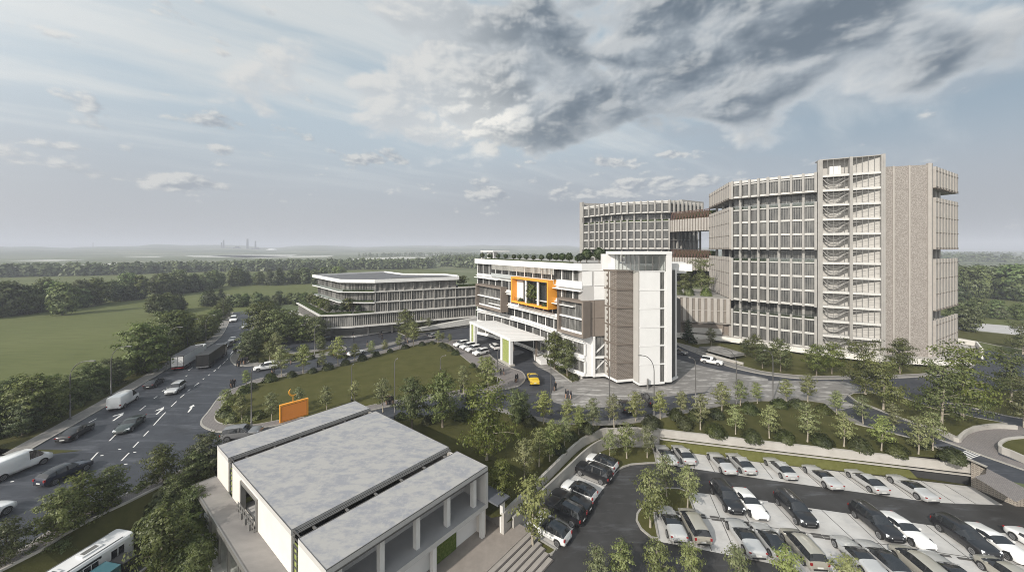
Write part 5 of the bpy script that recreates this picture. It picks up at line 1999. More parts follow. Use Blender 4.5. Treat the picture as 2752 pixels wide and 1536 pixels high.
# ------------------------------------------------------------------ hall in the foreground
def hall():
    ZR = 4.56
    A, B, C = ray(583.6, 1196.6, ZR), ray(954.5, 1076.4, ZR), ray(1311.0, 1251.6, ZR)
    D = (A[0] + C[0] - B[0], A[1] + C[1] - B[1])
    root = empty('pavilion_hall', (-18, 42, -2.9), 0, 'flat-roofed hall in the foreground with three marbled grey roof strips and a columned gallery', 'building')
    ax = Vector((D[0] - A[0], D[1] - A[1]))
    W = ax.length
    e2 = (ax.x / W, ax.y / W)
    dp = Vector((B[0] - A[0], B[1] - A[1]))
    Dp = dp.length
    e1 = (dp.x / Dp, dp.y / Dp)
    P = lambda s, t: (A[0] + e2[0] * s + e1[0] * t, A[1] + e2[1] * s + e1[1] * t)   # s across the front, t deep
    mroof = mat('marbled_roof', (0.335, 0.328, 0.318), 0.8, col2=(0.245, 0.25, 0.27), scale=1.0, stretch=(0.75, 1.35, 1, 0.5), detail=8, lo=0.42, hi=0.60)
    two_noise(mroof, None, (0.36, 0.352, 0.34), 2.2, 0.52, 0.70, (1.2, 0.7, 1, 0.9), 0.7)
    mw = mat('hall_white_wall', (0.66, 0.62, 0.57), 0.75, var=0.03, scale=0.8, spec=0.3)
    mg = mat('hall_grey_wall', (0.46, 0.45, 0.435), 0.8, var=0.03, scale=0.8, spec=0.3)
    mline = mat('roof_edge_line', (0.075, 0.072, 0.07), 0.7)
    GZ = -2.9
    TZ = 0.78
    S1, S2, S3, S4 = 4.25, 5.65, 21.1, 22.45
    # three roofs
    for a, c in ((0, S1), (S2, S3), (S4, W)):
        b = MB()
        b.prism([P(a, 0), P(c, 0), P(c, Dp), P(a, Dp)], ZR - 0.45, ZR, 1, 0)
        b.build('roof_strip', [mroof, mg], root)
    b = MB()
    for a, c in ((0, S1), (S2, S3), (S4, W)):
        b.strip([P(a + .03, 0.03), P(c - .03, 0.03), P(c - .03, Dp - .03), P(a + .03, Dp - .03)], 0.07, ZR - .02, ZR + .03, closed=True)
    b.build('roof_edge', mline, root)
    # gaps with rails and cross bars
    b = MB()
    for a, c in ((S1, S2), (S3, S4)):
        b.prism([P(a + .05, .2), P(c - .05, .2), P(c - .05, Dp - .2), P(a + .05, Dp - .2)], ZR - 1.5, ZR - 1.3)
    split_build(b, 'gutter', M_DARKIN, root)
    b = MB()
    for a in (S1, S3):
        for o in (.12, .3, .46):
            b.beam((*P(a + o, .1), ZR - .12 - .1 * o), (*P(a + o, Dp - .1), ZR - .12 - .1 * o), 0.09)
    for c, n in ((S2, 6), (S4, 6)):
        for i in range(n):
            t = Dp * (i + .55) / n
            b.beam((*P(c - 0.95, t), ZR - .35), (*P(c + .1, t), ZR - .3), 0.16)
    b.build('gutter_rail', mat('rail_grey', (0.16, 0.155, 0.15), 0.5, metal=0.3), root)
    b = MB()
    for c in (S2, S4):
        b.prism([P(c - .75, .3), P(c - .02, .3), P(c - .02, Dp - .3), P(c - .75, Dp - .3)], ZR - .75, ZR - .62)
    split_build(b, 'gutter_ledge', mg, root)
    for s_, t in ((S4 - .35, 4.1), (S4 - .35, 11.9), (S2 - .35, 5.2)):
        b = MB()
        p = P(s_, t)
        b.tube([(p[0] - .3, p[1] - .2, ZR - .5), (p[0] + .3, p[1] + .15, ZR - .35)], 0.16, 8)
        b.build('vent_pipe', M_WALL, root)
    # walls: front (toward camera left), back, between
    b = MB()
    th = 0.3
    fA = lambda s0, s1, z0, z1, m=0: b.prism([P(s0, 0.02), P(s1, 0.02), P(s1, th), P(s0, th)], z0, z1, m)
    fA(0, S1, GZ, ZR - .45)
    fA(S2, 8.6, GZ, ZR - .45)
    fA(13.4, S3, GZ, ZR - .45)
    fA(8.6, 13.4, ZR - .95, ZR - .45)
    fA(8.6, 13.4, GZ, TZ)
    fA(S4, W, GZ, ZR - .45)
    b.prism([P(0.02, th), P(th, th), P(th, Dp), P(0.02, Dp)], GZ, ZR - .45)
    b.prism([P(th, Dp - th), P(W - .3, Dp - th), P(W - .3, Dp - .02), P(th, Dp - .02)], GZ, ZR - .45)
    b.build('wall', mw, root)
    b = MB()
    for a, c in ((S1, S2), (S3, S4)):
        b.prism([P(a, 0.22), P(c, 0.22), P(c, 0.34), P(a, 0.34)], GZ, ZR - 1.2)
    split_build(b, 'green_strip', M_LGREEN, root)
    b = MB()
    for a, c in ((S1, S2), (S3, S4)):
        for i in range(7):
            zz = TZ + .6 * i + .1
            b.prism([P(a, 0.16), P(c, 0.16), P(c, 0.22), P(a, 0.22)], zz, zz + .09)
        for x in (a + .03, (a + c) / 2, c - .1):
            b.prism([P(x, 0.14), P(x + .07, 0.14), P(x + .07, .22), P(x, .22)], GZ, ZR - 1.2)
    b.build('green_strip_frame', mline, root)
    # opening with its frame, rail and inner room
    b = MB()
    for s_ in (8.6, 13.1):
        b.prism([P(s_, -.12), P(s_ + .3, -.12), P(s_ + .3, .32), P(s_, .32)], TZ, ZR - .95)
    b.prism([P(8.6, -.12), P(13.4, -.12), P(13.4, .32), P(8.6, .32)], ZR - .95, ZR - .7)
    split_build(b, 'door_frame', M_METAL, root)
    b = MB()
    b.prism([P(8.0, .4), P(14.5, .4), P(14.5, 8), P(8, 8)], TZ - .3, TZ + .02)
    b.build('floor', mg, root)
    b = MB()
    for zz in (TZ + .45, TZ + 1.0):
        b.beam((*P(8.8, -.3), zz), (*P(13.3, -.3), zz), 0.08)
    for i in range(9):
        s_ = 8.8 + 4.5 * i / 8
        b.beam((*P(s_, -.3), TZ), (*P(s_, -.3), TZ + 1.0), 0.07)
    for s_ in (9.9, 11.1, 12.3):
        b.prism([P(s_, -.5), P(s_ + .45, -.5), P(s_ + .45, -.1), P(s_, -.1)], TZ, TZ + .6, 1)
    b.build('railing', [M_METAL, M_METAL], root)
    # lower terrace roof on the camera side, glazed below
    b = MB()
    b.prism([P(-.35, -2.15), P(W + 2, -2.15), P(W + 2, 0), P(-.35, 0)], TZ - .4, TZ, 0)
    b.build('terrace_roof', mat('terrace_concrete', (0.235, 0.222, 0.21), 0.8, col2=(0.175, 0.165, 0.158), scale=0.45, stretch=(0.6, 1.6, 1, .6)), root)
    b = MB()
    b.strip([P(-.35, -.0), P(-.35, -2.15), P(W + 2, -2.15)], 0.12, TZ - .42, TZ + .06)
    for i in range(8):
        s_ = -.25 + 3.1 * i
        for o in (0, .35):
            b.prism([P(s_ + o, -2.05), P(s_ + o + .14, -2.05), P(s_ + o + .14, -1.9), P(s_ + o, -1.9)], -3.1, TZ - .4)
    b.build('terrace_post', M_METAL, root)
    b = MB()
    for i in range(8):
        s_ = -.25 + 3.1 * i
        b.poly([(*P(s_ + .5, -1.97), -3.1), (*P(s_ + 3.1, -1.97), -3.1), (*P(s_ + 3.1, -1.97), TZ - .42), (*P(s_ + .5, -1.97), TZ - .42)])
    b.build('terrace_glazing', M_CLEAR, root)
    b = MB()
    b.prism([P(-.8, -2.6), P(W + 2, -2.6), P(W + 2, 0), P(-.8, 0)], LOWZ - .02, -3.08)
    b.build('plinth', M_SLAB, root)
    # gallery side (towards the steps)
    FZ = 0.70          # gallery floor
    gd = W - S4 - 0.2   # gallery depth
    b = MB()
    b.prism([P(S4 + .2, .3), P(W + .05, .0), P(W + .05, Dp), P(S4 + .2, Dp)], FZ - .55, FZ - .02, 1, 0)
    b.build('gallery_floor', [mat('gallery_floor_grey', (0.27, 0.27, 0.275), 0.7, var=.05, scale=.5), mg], root)
    b = MB()
    b.prism([P(S4 + 1.2, .3), P(S4 + 1.45, .3), P(S4 + 1.45, Dp), P(S4 + 1.2, Dp)], FZ - .02, ZR - .45)
    b.prism([P(S4 + 1.45, Dp - .35), P(W + .04, Dp - .35), P(W + .04, Dp + .01), P(S4 + 1.45, Dp + .01)], FZ - .02, ZR - .45)
    b.build('gallery_wall', mg, root)
    mcol = mat('column_white', (0.62, 0.61, 0.59), 0.75, var=.03, scale=1)
    for i in range(5):
        t = Dp * (0.06 + i * .211)
        b = MB()
        b.prism([P(W - 1.0, t), P(W - .5, t), P(W - .5, t + .42), P(W - 1.0, t + .42)], FZ - .02, ZR - .45)
        split_build(b, 'column', mcol, root)
    b = MB()
    b.prism([P(S4 + 3.2, .3), P(S4 + 3.4, .3), P(S4 + 3.4, Dp - .3), P(S4 + 3.2, Dp - .3)], GZ, FZ - .55)
    b.build('lower_wall', M_WALL, root)
    for t0, t1 in ((10.2, 13.3), (1.6, 4.6)):
        b = MB()
        b.prism([P(S4 + 3.4, t0), P(S4 + 3.62, t0), P(S4 + 3.62, t1), P(S4 + 3.4, t1)], GZ + .1, FZ - .56)
        b.build('green_wall', M_GREENW, root)
    for i, t in enumerate((9.55, Dp - 0.75, 3.2)):
        b = MB()
        b.prism([P(W - .55, t), P(W - .1, t), P(W - .1, t + .42), P(W - .55, t + .42)], GZ, FZ - .55)
        split_build(b, 'column', mcol, root)
    # soffit line of the fascia
    b = MB()
    b.prism([P(W, 0), P(W + .06, 0), P(W + .06, Dp), P(W, Dp)], ZR - .55, ZR - .43)
    b.build('roof_drip', mline, root)
    # dark side canopy on its own post
    b = MB()
    q = [P(W - 1.6, Dp + .02), P(W + 1.4, Dp + .02), P(W + 1.4, Dp + 1.9), P(W - 1.6, Dp + 1.9)]
    b.prism(q, 0.75, 0.95)
    b.build('side_canopy', mat('slate_canopy', (0.10, 0.105, 0.12), 0.6), root)
    b = MB()
    p = P(W + .9, Dp + 1.3)
    b.box((*p, (GZ + .75) / 2), (.4, .4, .75 - GZ), math.atan2(e2[1], e2[0]))
    split_build(b, 'column', mcol, root)
    # forecourt slab and steps
    b = MB()
    b.prism([P(S4 - 1, -3), P(W + 3.0, -3), P(W + 3.0, Dp + 3.4), P(S4 + 3, Dp + 3.4)], LOWZ, GZ)
    o = b.build('forecourt', mat('forecourt_paving', (0.255, 0.225, 0.20), 0.85, var=.08, scale=1.2, bump=.3, bscale=20))
    tag(o, kind='structure')
    r2 = empty('entrance_steps', (*P(W + 3, 5), LOWZ), 0, 'broad flight of stone steps from the hall forecourt down to the car park', 'steps')
    ms = mat('step_stone', (0.30, 0.275, 0.25), 0.85, var=.07, scale=1.5)
    mn_ = mat('step_nosing', (0.085, 0.075, 0.07), 0.8)
    n = 6
    for i in range(n):
        b = MB()
        z1 = GZ - .70 * (i + 1) / (n + 1)
        a = W + 3.0 + .62 * i
        te = Dp + 3.4 - .22 * i
        b.prism([P(a, -8), P(a + .62, -8), P(a + .62, te), P(a, te)], LOWZ - .01, z1, 0)
        b.prism([P(a + .47, -8), P(a + .624, -8), P(a + .624, te), P(a + .47, te)], LOWZ, z1 + .004, 1)
        b.build('step', [ms, mn_], r2)
    # low walls at the corner of the forecourt
    b = MB()
    lw = TT([(1, 3, 2290, 880), (1, 3, 2385, 925), (1, 3, 2510, 1005)], GZ)
    b.strip(lw, 0.35, GZ - .3, GZ + 1.5)
    tag(b.build('court_wall', mat('court_wall_grey', (0.21, 0.195, 0.18), .85, var=.06)), 'low grey wall closing the forecourt between the hall and the garden', 'wall')
    return P, W, Dp


def signboard():
    root = empty('signboard', (-35.6, 58.6, 0), 0, 'blank orange signboard topped by a golden crescent behind the hall roof', 'sign')
    a, c = (-37.1, 57.2), (-34.2, 60.1)
    d = Vector((c[0] - a[0], c[1] - a[1]))
    L = d.length
    f = Fac(a, c)
    if f.n[1] > 0:
        f.n = (-f.n[0], -f.n[1])
    b = MB()
    f.box(b, 0, L, -0.4, 0, 0.0, 2.95)
    b.build('slab', M_ORANGE, root)
    b = MB()
    for s0, s1, z0, z1 in ((.2, .25, .25, 2.7), (L - .25, L - .2, .25, 2.7), (.2, L - .2, .25, .3), (.2, L - .2, 2.65, 2.7)):
        f.box(b, s0, s1, 0.0, 0.025, z0, z1, 1)
    f.box(b, .25, L - .25, 0.0, 0.015, .3, 2.65, 0)
    b.build('face', [M_ORANGE2, mat('sign_groove', (0.16, 0.045, 0.012), .6)], root)
    # crescent: disc with an offset bite
    b = MB()
    n, R1, R2 = 40, 0.66, 0.56
    cx, cz = L * .46, 4.55
    ox, oz = 0.22, 0.18
    outer, inner = [], []
    for i in range(n + 1):
        t = R(39 + 85) + (2 * math.pi - 2 * R(85)) * i / n
        outer.append((math.cos(t) * R1, math.sin(t) * R1))
    t0 = math.atan2(outer[0][1] - oz, outer[0][0] - ox)
    t1 = math.atan2(outer[-1][1] - oz, outer[-1][0] - ox)
    while t1 < t0:
        t1 += 2 * math.pi
    for i in range(n + 1):
        t = t0 + (t1 - t0) * i / n
        rr = math.hypot(outer[0][0] - ox, outer[0][1] - oz)
        inner.append((ox + math.cos(t) * rr, oz + math.sin(t) * rr))
    for o in (-.28, -.12):
        base = len(b.v)
        for (x, zz), (x2, z2) in zip(outer, inner):
            b.v.append(f.p3(cx + x, o, cz + zz))
            b.v.append(f.p3(cx + x2, o, cz + z2))
        for i in range(n):
            b.face((base + 2 * i, base + 2 * i + 2, base + 2 * i + 3, base + 2 * i + 1))
    m_ = (n + 1) * 2
    for i in range(n):
        for e in (0, 1):
            b.face((2 * i + e, 2 * i + 2 + e, m_ + 2 * i + 2 + e, m_ + 2 * i + e))
    b.build('crescent', mat('golden_metal', (0.80, 0.36, 0.035), .4), root)
    b = MB()
    b.tube([f.p3(cx, -.2, 2.95), f.p3(cx, -.2, 3.95)], 0.05, 8)
    b.build('crescent_rod', MATS['golden_metal'], root)


def extras():
    # flat paved roof over the underground entrance on the tower lawn
    root = empty('ramp_canopy', (52, 90, 0), 0, 'low flat paved slab roofing the underground ramp on the tower lawn', 'canopy')
    q = TT([(2, 2, 1878, 617), (2, 2, 2090, 612), (2, 2, 2340, 685), (2, 2, 2200, 705)], 1.3)
    b = MB()
    b.prism(q, 1.0, 1.3, 0, 1)
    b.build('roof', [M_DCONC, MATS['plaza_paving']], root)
    b = MB()
    b.strip(inset(q, 0.05), 0.08, 1.3, 1.55, closed=True)
    b.build('railing', M_METAL, root)
    b = MB()
    b.prism(inset(q, 1.6), 0, 1.0)
    b.build('base', M_DARKIN, root)
    b = MB()
    b.strip(TT([(2, 2, 1870, 675), (2, 2, 2150, 755), (2, 2, 2330, 800)]), 0.4, 0, .7)
    tag(b.build('ramp_wall', M_CONC), 'low concrete wall beside the ramp and the white car near the tower', 'wall')
    b = MB()
    b.strip(TT([(2, 2, 1640, 505), (2, 2, 1870, 588), (2, 2, 1985, 575)]), 0.5, 0, 1.4)
    tag(b.build('ramp_wall', M_CONC), 'pale low wall under the dark conifer at the podium corner', 'wall')
    # far industrial site
    Y0 = 2600.0
    X = lambda u, Y=Y0: (u - CX) / F * Y
    mi = mat('far_grey', (0.05, 0.05, 0.055), .9)
    mwh = mat('far_white', (0.75, 0.75, 0.74), .8)
    for u, vt, w, lab in ((595.5, 651, 11, 'shortest grey chimney at the left of the far power plant'), (601, 644.5, 12, 'second grey chimney from the left of the far power plant'),
                          (665, 641.5, 16, 'tallest grey chimney in the middle of the far power plant'), (686.5, 647, 12, 'rightmost grey chimney of the far power plant'), (250, 651.5, 5, 'thin mast alone on the hazy plain at far left')):
        b = MB()
        h = zat(vt, Y0)
        b.lathe((X(u), Y0, 0), [(w * .5, 0), (w * .42, h * .6), (w * .36, h), (w * .3, h)], 12)
        tag(b.build('chimney' if u > 300 else 'mast', mi), lab, 'chimney' if u > 300 else 'mast')
    for u0, u1, h, m, lab in ((575, 590, 22, mwh, 'pale low shed beside the shortest far chimney'), (606, 622, 34, mi, 'dark blocky hall between the far chimneys'), (622, 631, 28, mwh, 'small white hall at the centre of the far power plant'),
                              (632, 636, 46, mi, 'narrow dark tower at the centre of the far plant'), (655, 672, 26, mwh, 'white hall at the foot of the tallest far chimney'), (674, 690, 34, mi, 'dark hall beside the rightmost far chimney')):
        b = MB()
        b.prism([(X(u0), Y0 - 20), (X(u1), Y0 - 20), (X(u1), Y0 + 40), (X(u0), Y0 + 40)], 0, h * .8)
        b.prism([(X(u0) + 8, Y0 - 10), (X(u1) - 4, Y0 - 10), (X(u1) - 4, Y0 + 30), (X(u0) + 8, Y0 + 30)], h * .8, h)
        tag(b.build('industrial_hall', m), lab, 'building')
    b = MB()
    c = (X(731), Y0, 0)
    b.lathe(c, [(48, 0), (46, 8), (39, 17), (26, 24), (11, 28), (1, 29)], 24)
    tag(b.build('storage_dome', mwh, smooth=True), 'white storage dome on the hazy plain right of the chimneys', 'dome')
    b = MB()
    b.prism([(X(782), Y0), (X(868), Y0), (X(850), Y0 + 90), (X(800), Y0 + 90)], 0, 12)
    b.prism([(X(812), Y0 + 10), (X(850), Y0 + 10), (X(845), Y0 + 80), (X(812), Y0 + 80)], 12, 22)
    tag(b.build('warehouse', mwh), 'long white flat warehouse right of the storage dome', 'building')


tall_block()
second_block()
sky_bridge()
WF, ORANGE = white_building()
canopy()
LB, LPOD, LPTS = low_building()
HP, HW, HD = hall()
signboard()
extras()
# ================================================================== PLANTS
def leaf_mat(name, c1, c2, trans=0.25):
    m = bpy.data.materials.new(name)
    m.use_nodes = True
    t = m.node_tree
    N, L = t.nodes, t.links
    N.clear()
    out = N.new('ShaderNodeOutputMaterial')
    tc = N.new('ShaderNodeTexCoord')
    oi = N.new('ShaderNodeObjectInfo')
    nz = N.new('ShaderNodeTexNoise')
    nz.inputs['Scale'].default_value = 1.1
    nz.inputs['Detail'].default_value = 5
    nz.inputs['Roughness'].default_value = .7
    L.new(tc.outputs['Object'], nz.inputs['Vector'])
    rp = N.new('ShaderNodeValToRGB')
    rp.color_ramp.elements[0].position = .36
    rp.color_ramp.elements[1].position = .66
    rp.color_ramp.elements[0].color = (*c1, 1)
    rp.color_ramp.elements[1].color = (*c2, 1)
    L.new(nz.outputs['Fac'], rp.inputs[0])
    hs = N.new('ShaderNodeHueSaturation')
    for i, (a, b, o) in enumerate(((0.492, 0.528, 'Hue'), (0.8, 1.1, 'Saturation'), (0.72, 1.25, 'Value'))):
        mr = N.new('ShaderNodeMapRange')
        mr.inputs[3].default_value = a
        mr.inputs[4].default_value = b
        if i == 0:
            L.new(oi.outputs['Random'], mr.inputs[0])
        else:
            mu = N.new('ShaderNodeMath')
            mu.operation = 'MULTIPLY'
            mu.inputs[1].default_value = 7.13 * i
            fr = N.new('ShaderNodeMath')
            fr.operation = 'FRACT'
            L.new(oi.outputs['Random'], mu.inputs[0])
            L.new(mu.outputs[0], fr.inputs[0])
            L.new(fr.outputs[0], mr.inputs[0])
        L.new(mr.outputs[0], hs.inputs[o])
    L.new(rp.outputs[0], hs.inputs['Color'])
    df = N.new('ShaderNodeBsdfDiffuse')
    tr = N.new('ShaderNodeBsdfTranslucent')
    gl = N.new('ShaderNodeBsdfGlossy')
    gl.inputs['Roughness'].default_value = .45
    gl.inputs['Color'].default_value = (.6, .6, .55, 1)
    L.new(hs.outputs[0], df.inputs['Color'])
    L.new(hs.outputs[0], tr.inputs['Color'])
    mx = N.new('ShaderNodeMixShader')
    mx.inputs[0].default_value = trans
    L.new(df.outputs[0], mx.inputs[1])
    L.new(tr.outputs[0], mx.inputs[2])
    m2 = N.new('ShaderNodeMixShader')
    m2.inputs[0].default_value = 0.035
    L.new(mx.outputs[0], m2.inputs[1])
    L.new(gl.outputs[0], m2.inputs[2])
    L.new(m2.outputs[0], out.inputs[0])
    return m


ML_YOUNG = leaf_mat('pale_leaf', (0.100, 0.116, 0.034), (0.34, 0.35, 0.14), .3)
ML_BROAD = leaf_mat('green_leaf', (0.046, 0.060, 0.014), (0.185, 0.195, 0.058), .3)
ML_HEDGE = leaf_mat('hedge_leaf', (0.048, 0.064, 0.020), (0.185, 0.205, 0.070), .3)
ML_FIELD = leaf_mat('field_leaf', (0.066, 0.092, 0.038), (0.25, 0.285, 0.12), .3)
ML_WOOD = leaf_mat('far_wood_leaf', (0.085, 0.110, 0.052), (0.22, 0.245, 0.12), .3)
ML_BUSH = leaf_mat('bush_leaf', (0.018, 0.023, 0.007), (0.075, 0.082, 0.026), .12)
ML_DARK = leaf_mat('dark_leaf', (0.026, 0.038, 0.016), (0.082, 0.100, 0.040))
M_BARK = mat('bark', (0.16, 0.135, 0.105), 0.9, var=.3, scale=6)
M_BARK2 = mat('pale_bark', (0.30, 0.265, 0.21), 0.9, var=.2, scale=6)


def leaf(b, p, s, r, m=0, flat=0.5, out=None):
    a = Vector((r.gauss(0, 1), r.gauss(0, 1), r.gauss(0, flat)))
    n = Vector((r.gauss(0, .7), r.gauss(0, .7), 1.0))
    if out is not None:
        n = out * 1.5 + Vector((r.gauss(0, .55), r.gauss(0, .55), .55 + r.gauss(0, .4)))
        a = n.cross(a)
    a = a.normalized()
    c = n.cross(a)
    if c.length < 1e-3:
        return
    c = c.normalized() * s * .38
    a = a * s * .62
    p = Vector(p)
    b.poly([p - a, p + c * .9 - a * .1, p + a, p - c * .9 - a * .1], m)


def tree_meshes(name, h, crown0, radius, nb, leaves, ls, prof, lm, bark, seed, up=0.35, trunk=0.018, tier=0.10, lean=0.02, inner=0.25):
    """tapered trunk with limbs; leaves hang in flattened sprays along every limb"""
    r = random.Random(seed)
    tb, cb = MB(), MB()
    lx, ly = r.uniform(-lean, lean) * h, r.uniform(-lean, lean) * h
    ax = lambda t: Vector((lx * t * t + .012 * h * math.sin(t * 5 + seed), ly * t * t + .012 * h * math.cos(t * 4 + seed), h * t))
    ts = [0, .08, .2, .35, .5, .65, .8, .95]
    tb.tube([ax(t) for t in ts], [h * trunk * (1.25 if t == 0 else (1 - t) ** .8 + .06) for t in ts], 8)
    for i in range(nb):
        t = crown0 + (0.97 - crown0) * ((i + r.random() * .9) / nb)
        q = (t - crown0) / (1 - crown0)
        l = radius * prof(q) * r.uniform(.72, 1.15)
        a = i * 2.399 + r.uniform(-.5, .5)
        base = ax(max(0, t - .05))
        d = Vector((math.cos(a), math.sin(a), up * (0.5 + q)))
        tip = base + d * l
        midp = base + d * l * .5 + Vector((0, 0, .06 * l))
        if l > .1 * radius:
            tb.tube([base, midp, tip], [h * trunk * .34 * (1 - t * .6), h * trunk * .2, h * trunk * .05], 5)
        k = max(6, int(leaves * (l / radius) / nb * 1.6))
        ncl = 2 + int(3 * l / radius)
        cls = []
        for c in range(ncl):
            f = inner + (1.05 - inner) * (c + r.random()) / ncl
            p = base + d * l * f + Vector((r.gauss(0, .10), r.gauss(0, .10), r.gauss(0, .05))) * l
            cls.append((p, r.uniform(.14, .26) * radius * (1.1 - .35 * f) + .02 * h))
        for _ in range(k):
            p, s = r.choice(cls)
            o = Vector((r.gauss(0, 1), r.gauss(0, 1), r.gauss(0, tier / .16)))
            o = o * s * .62
            q3 = p + o
            ov = Vector((q3.x - lx * .4, q3.y - ly * .4, (q3.z - h * (crown0 + .35 * (1 - crown0))) * .7))
            leaf(cb, q3, ls * r.uniform(.65, 1.3), r, out=(ov.normalized() + o.normalized() * .7))
    return tb.mesh(name + '_trunk', bark, smooth=True), cb.mesh(name + '_crown', lm)


def bush_mesh(name, rx, rz, n, ls, lm, seed, bumps=.18):
    r = random.Random(seed)
    b = MB()
    b.lathe((0, 0, 0), [(rx * .62, 0), (rx * .84, rz * .2), (rx * .78, rz * .45), (rx * .5, rz * .74), (rx * .1, rz * .86)], 12)
    ph = [(r.uniform(0, 6), r.uniform(2, 5), r.uniform(0, 6)) for _ in range(4)]
    for _ in range(n):
        a, u = r.uniform(0, 6.283), r.uniform(-.12, 1)
        w = 1 + bumps * sum(math.sin(a * p[1] + p[0]) * math.cos(u * 4 + p[2]) for p in ph) / 2.2
        f = w * (r.random() ** .22) * math.sqrt(max(0, 1 - max(0, u) ** 2))
        leaf(b, (rx * f * math.cos(a), rx * f * math.sin(a), max(.04, rz * u * w + rz * .08)), ls * r.uniform(.6, 1.3), r, flat=.9, out=Vector((math.cos(a) * f, math.sin(a) * f, max(0, u))))
    return b.mesh(name, lm)


egg = lambda q: (math.sin(math.pi * min(1, (q * .80 + .20))) ** .8) * (1 - .12 * q)
dome = lambda q: math.sqrt(max(0.03, 1 - (q * .95) ** 2)) * (.75 + .4 * min(1, q * 3))
cone = lambda q: max(.08, 1 - q * .92)
wide = lambda q: (.55 + .45 * math.sin(q * 9)) * math.sqrt(max(.05, 1 - (q * .9) ** 2)) + .12

PROTO = {}


def proto(kind, name, tm, cm):
    root = empty(name)
    link('trunk', tm, root)
    link('crown', cm, root)
    PROTO.setdefault(kind, []).append(root)


USED = set()


def put(kind, loc, s=1.0, rz=None, label=None, group=None, cat=None, i=None, sz=None):
    ps = PROTO[kind]
    src = ps[(i if i is not None else rnd.randrange(len(ps))) % len(ps)]
    if src.name in USED:
        o = dup(src)
    else:
        o = src
        USED.add(src.name)
    o.location = loc
    o.rotation_euler = (0, 0, rnd.uniform(0, 6.28) if rz is None else rz)
    o.scale = (s, s, s) if sz is None else sz
    tag(o, label, cat or 'tree', group)
    if not group and 'group' in o:
        del o['group']
    return o


def make_protos():
    for k in range(3):
        proto('young', 'young_tree', *tree_meshes('young', 7.0, .30, 1.75, 24, 1500, .235, egg, ML_YOUNG, M_BARK2, 20 + k, .45, .016, .07))
    for k in range(3):
        proto('broad', 'broad_tree', *tree_meshes('broad', 11.0, .26, 4.1, 34, 4000, .31, wide, ML_BROAD, M_BARK2, 40 + k, .32, .017, .06, .05))
    for k in range(3):
        proto('hedge', 'roadside_tree', *tree_meshes('hedge', 8.0, .10, 2.9, 40, 4200, .29, dome, ML_HEDGE, M_BARK, 60 + k, .25, .016, .07, .04))
    for k in range(4):
        proto('field', 'field_tree', *tree_meshes('fieldtree', 14.0, .07 + .05 * (k % 2), 4.4 + .7 * (k % 3), 40, 2300, .85, (dome, egg, cone, egg)[k], (ML_FIELD, ML_HEDGE, ML_DARK, ML_FIELD)[k], M_BARK, 80 + k, .3, .014, .10, .03))
    for k in range(2):
        proto('mid', 'garden_tree', *tree_meshes('mid', 8.5, .24, 2.6, 32, 3600, .25, egg, ML_BROAD, M_BARK, 100 + k, .35, .016, .08, .04))
    proto('conifer', 'conifer', *tree_meshes('conifer', 8.0, .14, 2.3, 40, 2000, .34, cone, ML_DARK, M_BARK, 120, .08, .016, .05))
    for k in range(2):
        proto('small', 'terrace_tree', *tree_meshes('small', 4.0, .30, 1.7, 18, 650, .30, dome, ML_BROAD, M_BARK, 130 + k, .4, .02, .1))
    b = MB()
    b.lathe((0, 0, 0), [(.05, 0), (.045, .5)], 8)
    tm = b.mesh('topiary_trunk', M_BARK)
    r = random.Random(5)
    cm = MB()
    cm.lathe((0, 0, .95), [(.05, -.52), (.35, -.4), (.5, -.12), (.52, .1), (.4, .36), (.05, .52)], 12)
    for _ in range(420):
        v = Vector((r.gauss(0, 1), r.gauss(0, 1), r.gauss(0, 1))).normalized() * r.uniform(.5, .62)
        leaf(cm, (v.x, v.y, v.z + .95), .14, r, flat=1, out=v)
    proto('topiary', 'topiary_tree', tm, cm.mesh('topiary_crown', ML_DARK))
    for k in range(2):
        me = bush_mesh('bush', 1.0, .95, 1100, .17, ML_BUSH, 150 + k)
        o = link('round_bush', me)
        PROTO.setdefault('bush', []).append(o)
    for k in range(3):
        me = bush_mesh('shrub', 1.0, 1.05, 900, .24, ML_HEDGE, 160 + k, .32)
        o = link('shrub', me)
        PROTO.setdefault('shrub', []).append(o)


make_protos()
ORD = ['first', 'second', 'third', 'fourth', 'fifth', 'sixth', 'seventh', 'eighth', 'ninth', 'tenth', 'eleventh', 'twelfth', 'thirteenth', 'fourteenth', 'fifteenth', 'sixteenth', 'seventeenth', 'eighteenth', 'nineteenth', 'twentieth']
HN = {'young': 7.0, 'broad': 11.0, 'hedge': 8.0, 'field': 14.0, 'mid': 8.5, 'conifer': 8.0, 'small': 4.0}


def row(kind, pts, tmpl, group, zf_=None, z=0.0, cat=None):
    """pts: (c, r, x, y_base, y_top); tmpl holds {n} for the place in the row counted from the left"""
    res = []
    for c, r_, x, yb, yt in pts:
        p = Tf(c, r_, x, yb, zf_) if zf_ else (*T(c, r_, x, yb, z), z)
        h = (yb - yt) / KT * p[1] / F
        res.append((p, h))
    res.sort(key=lambda q: q[0][0] / q[0][1])
    for i, (p, h) in enumerate(res):
        put(kind, (p[0], p[1], p[2] - .05), h / HN[kind], None, tmpl.format(n=ORD[i]), group, cat)


gz = garden_z
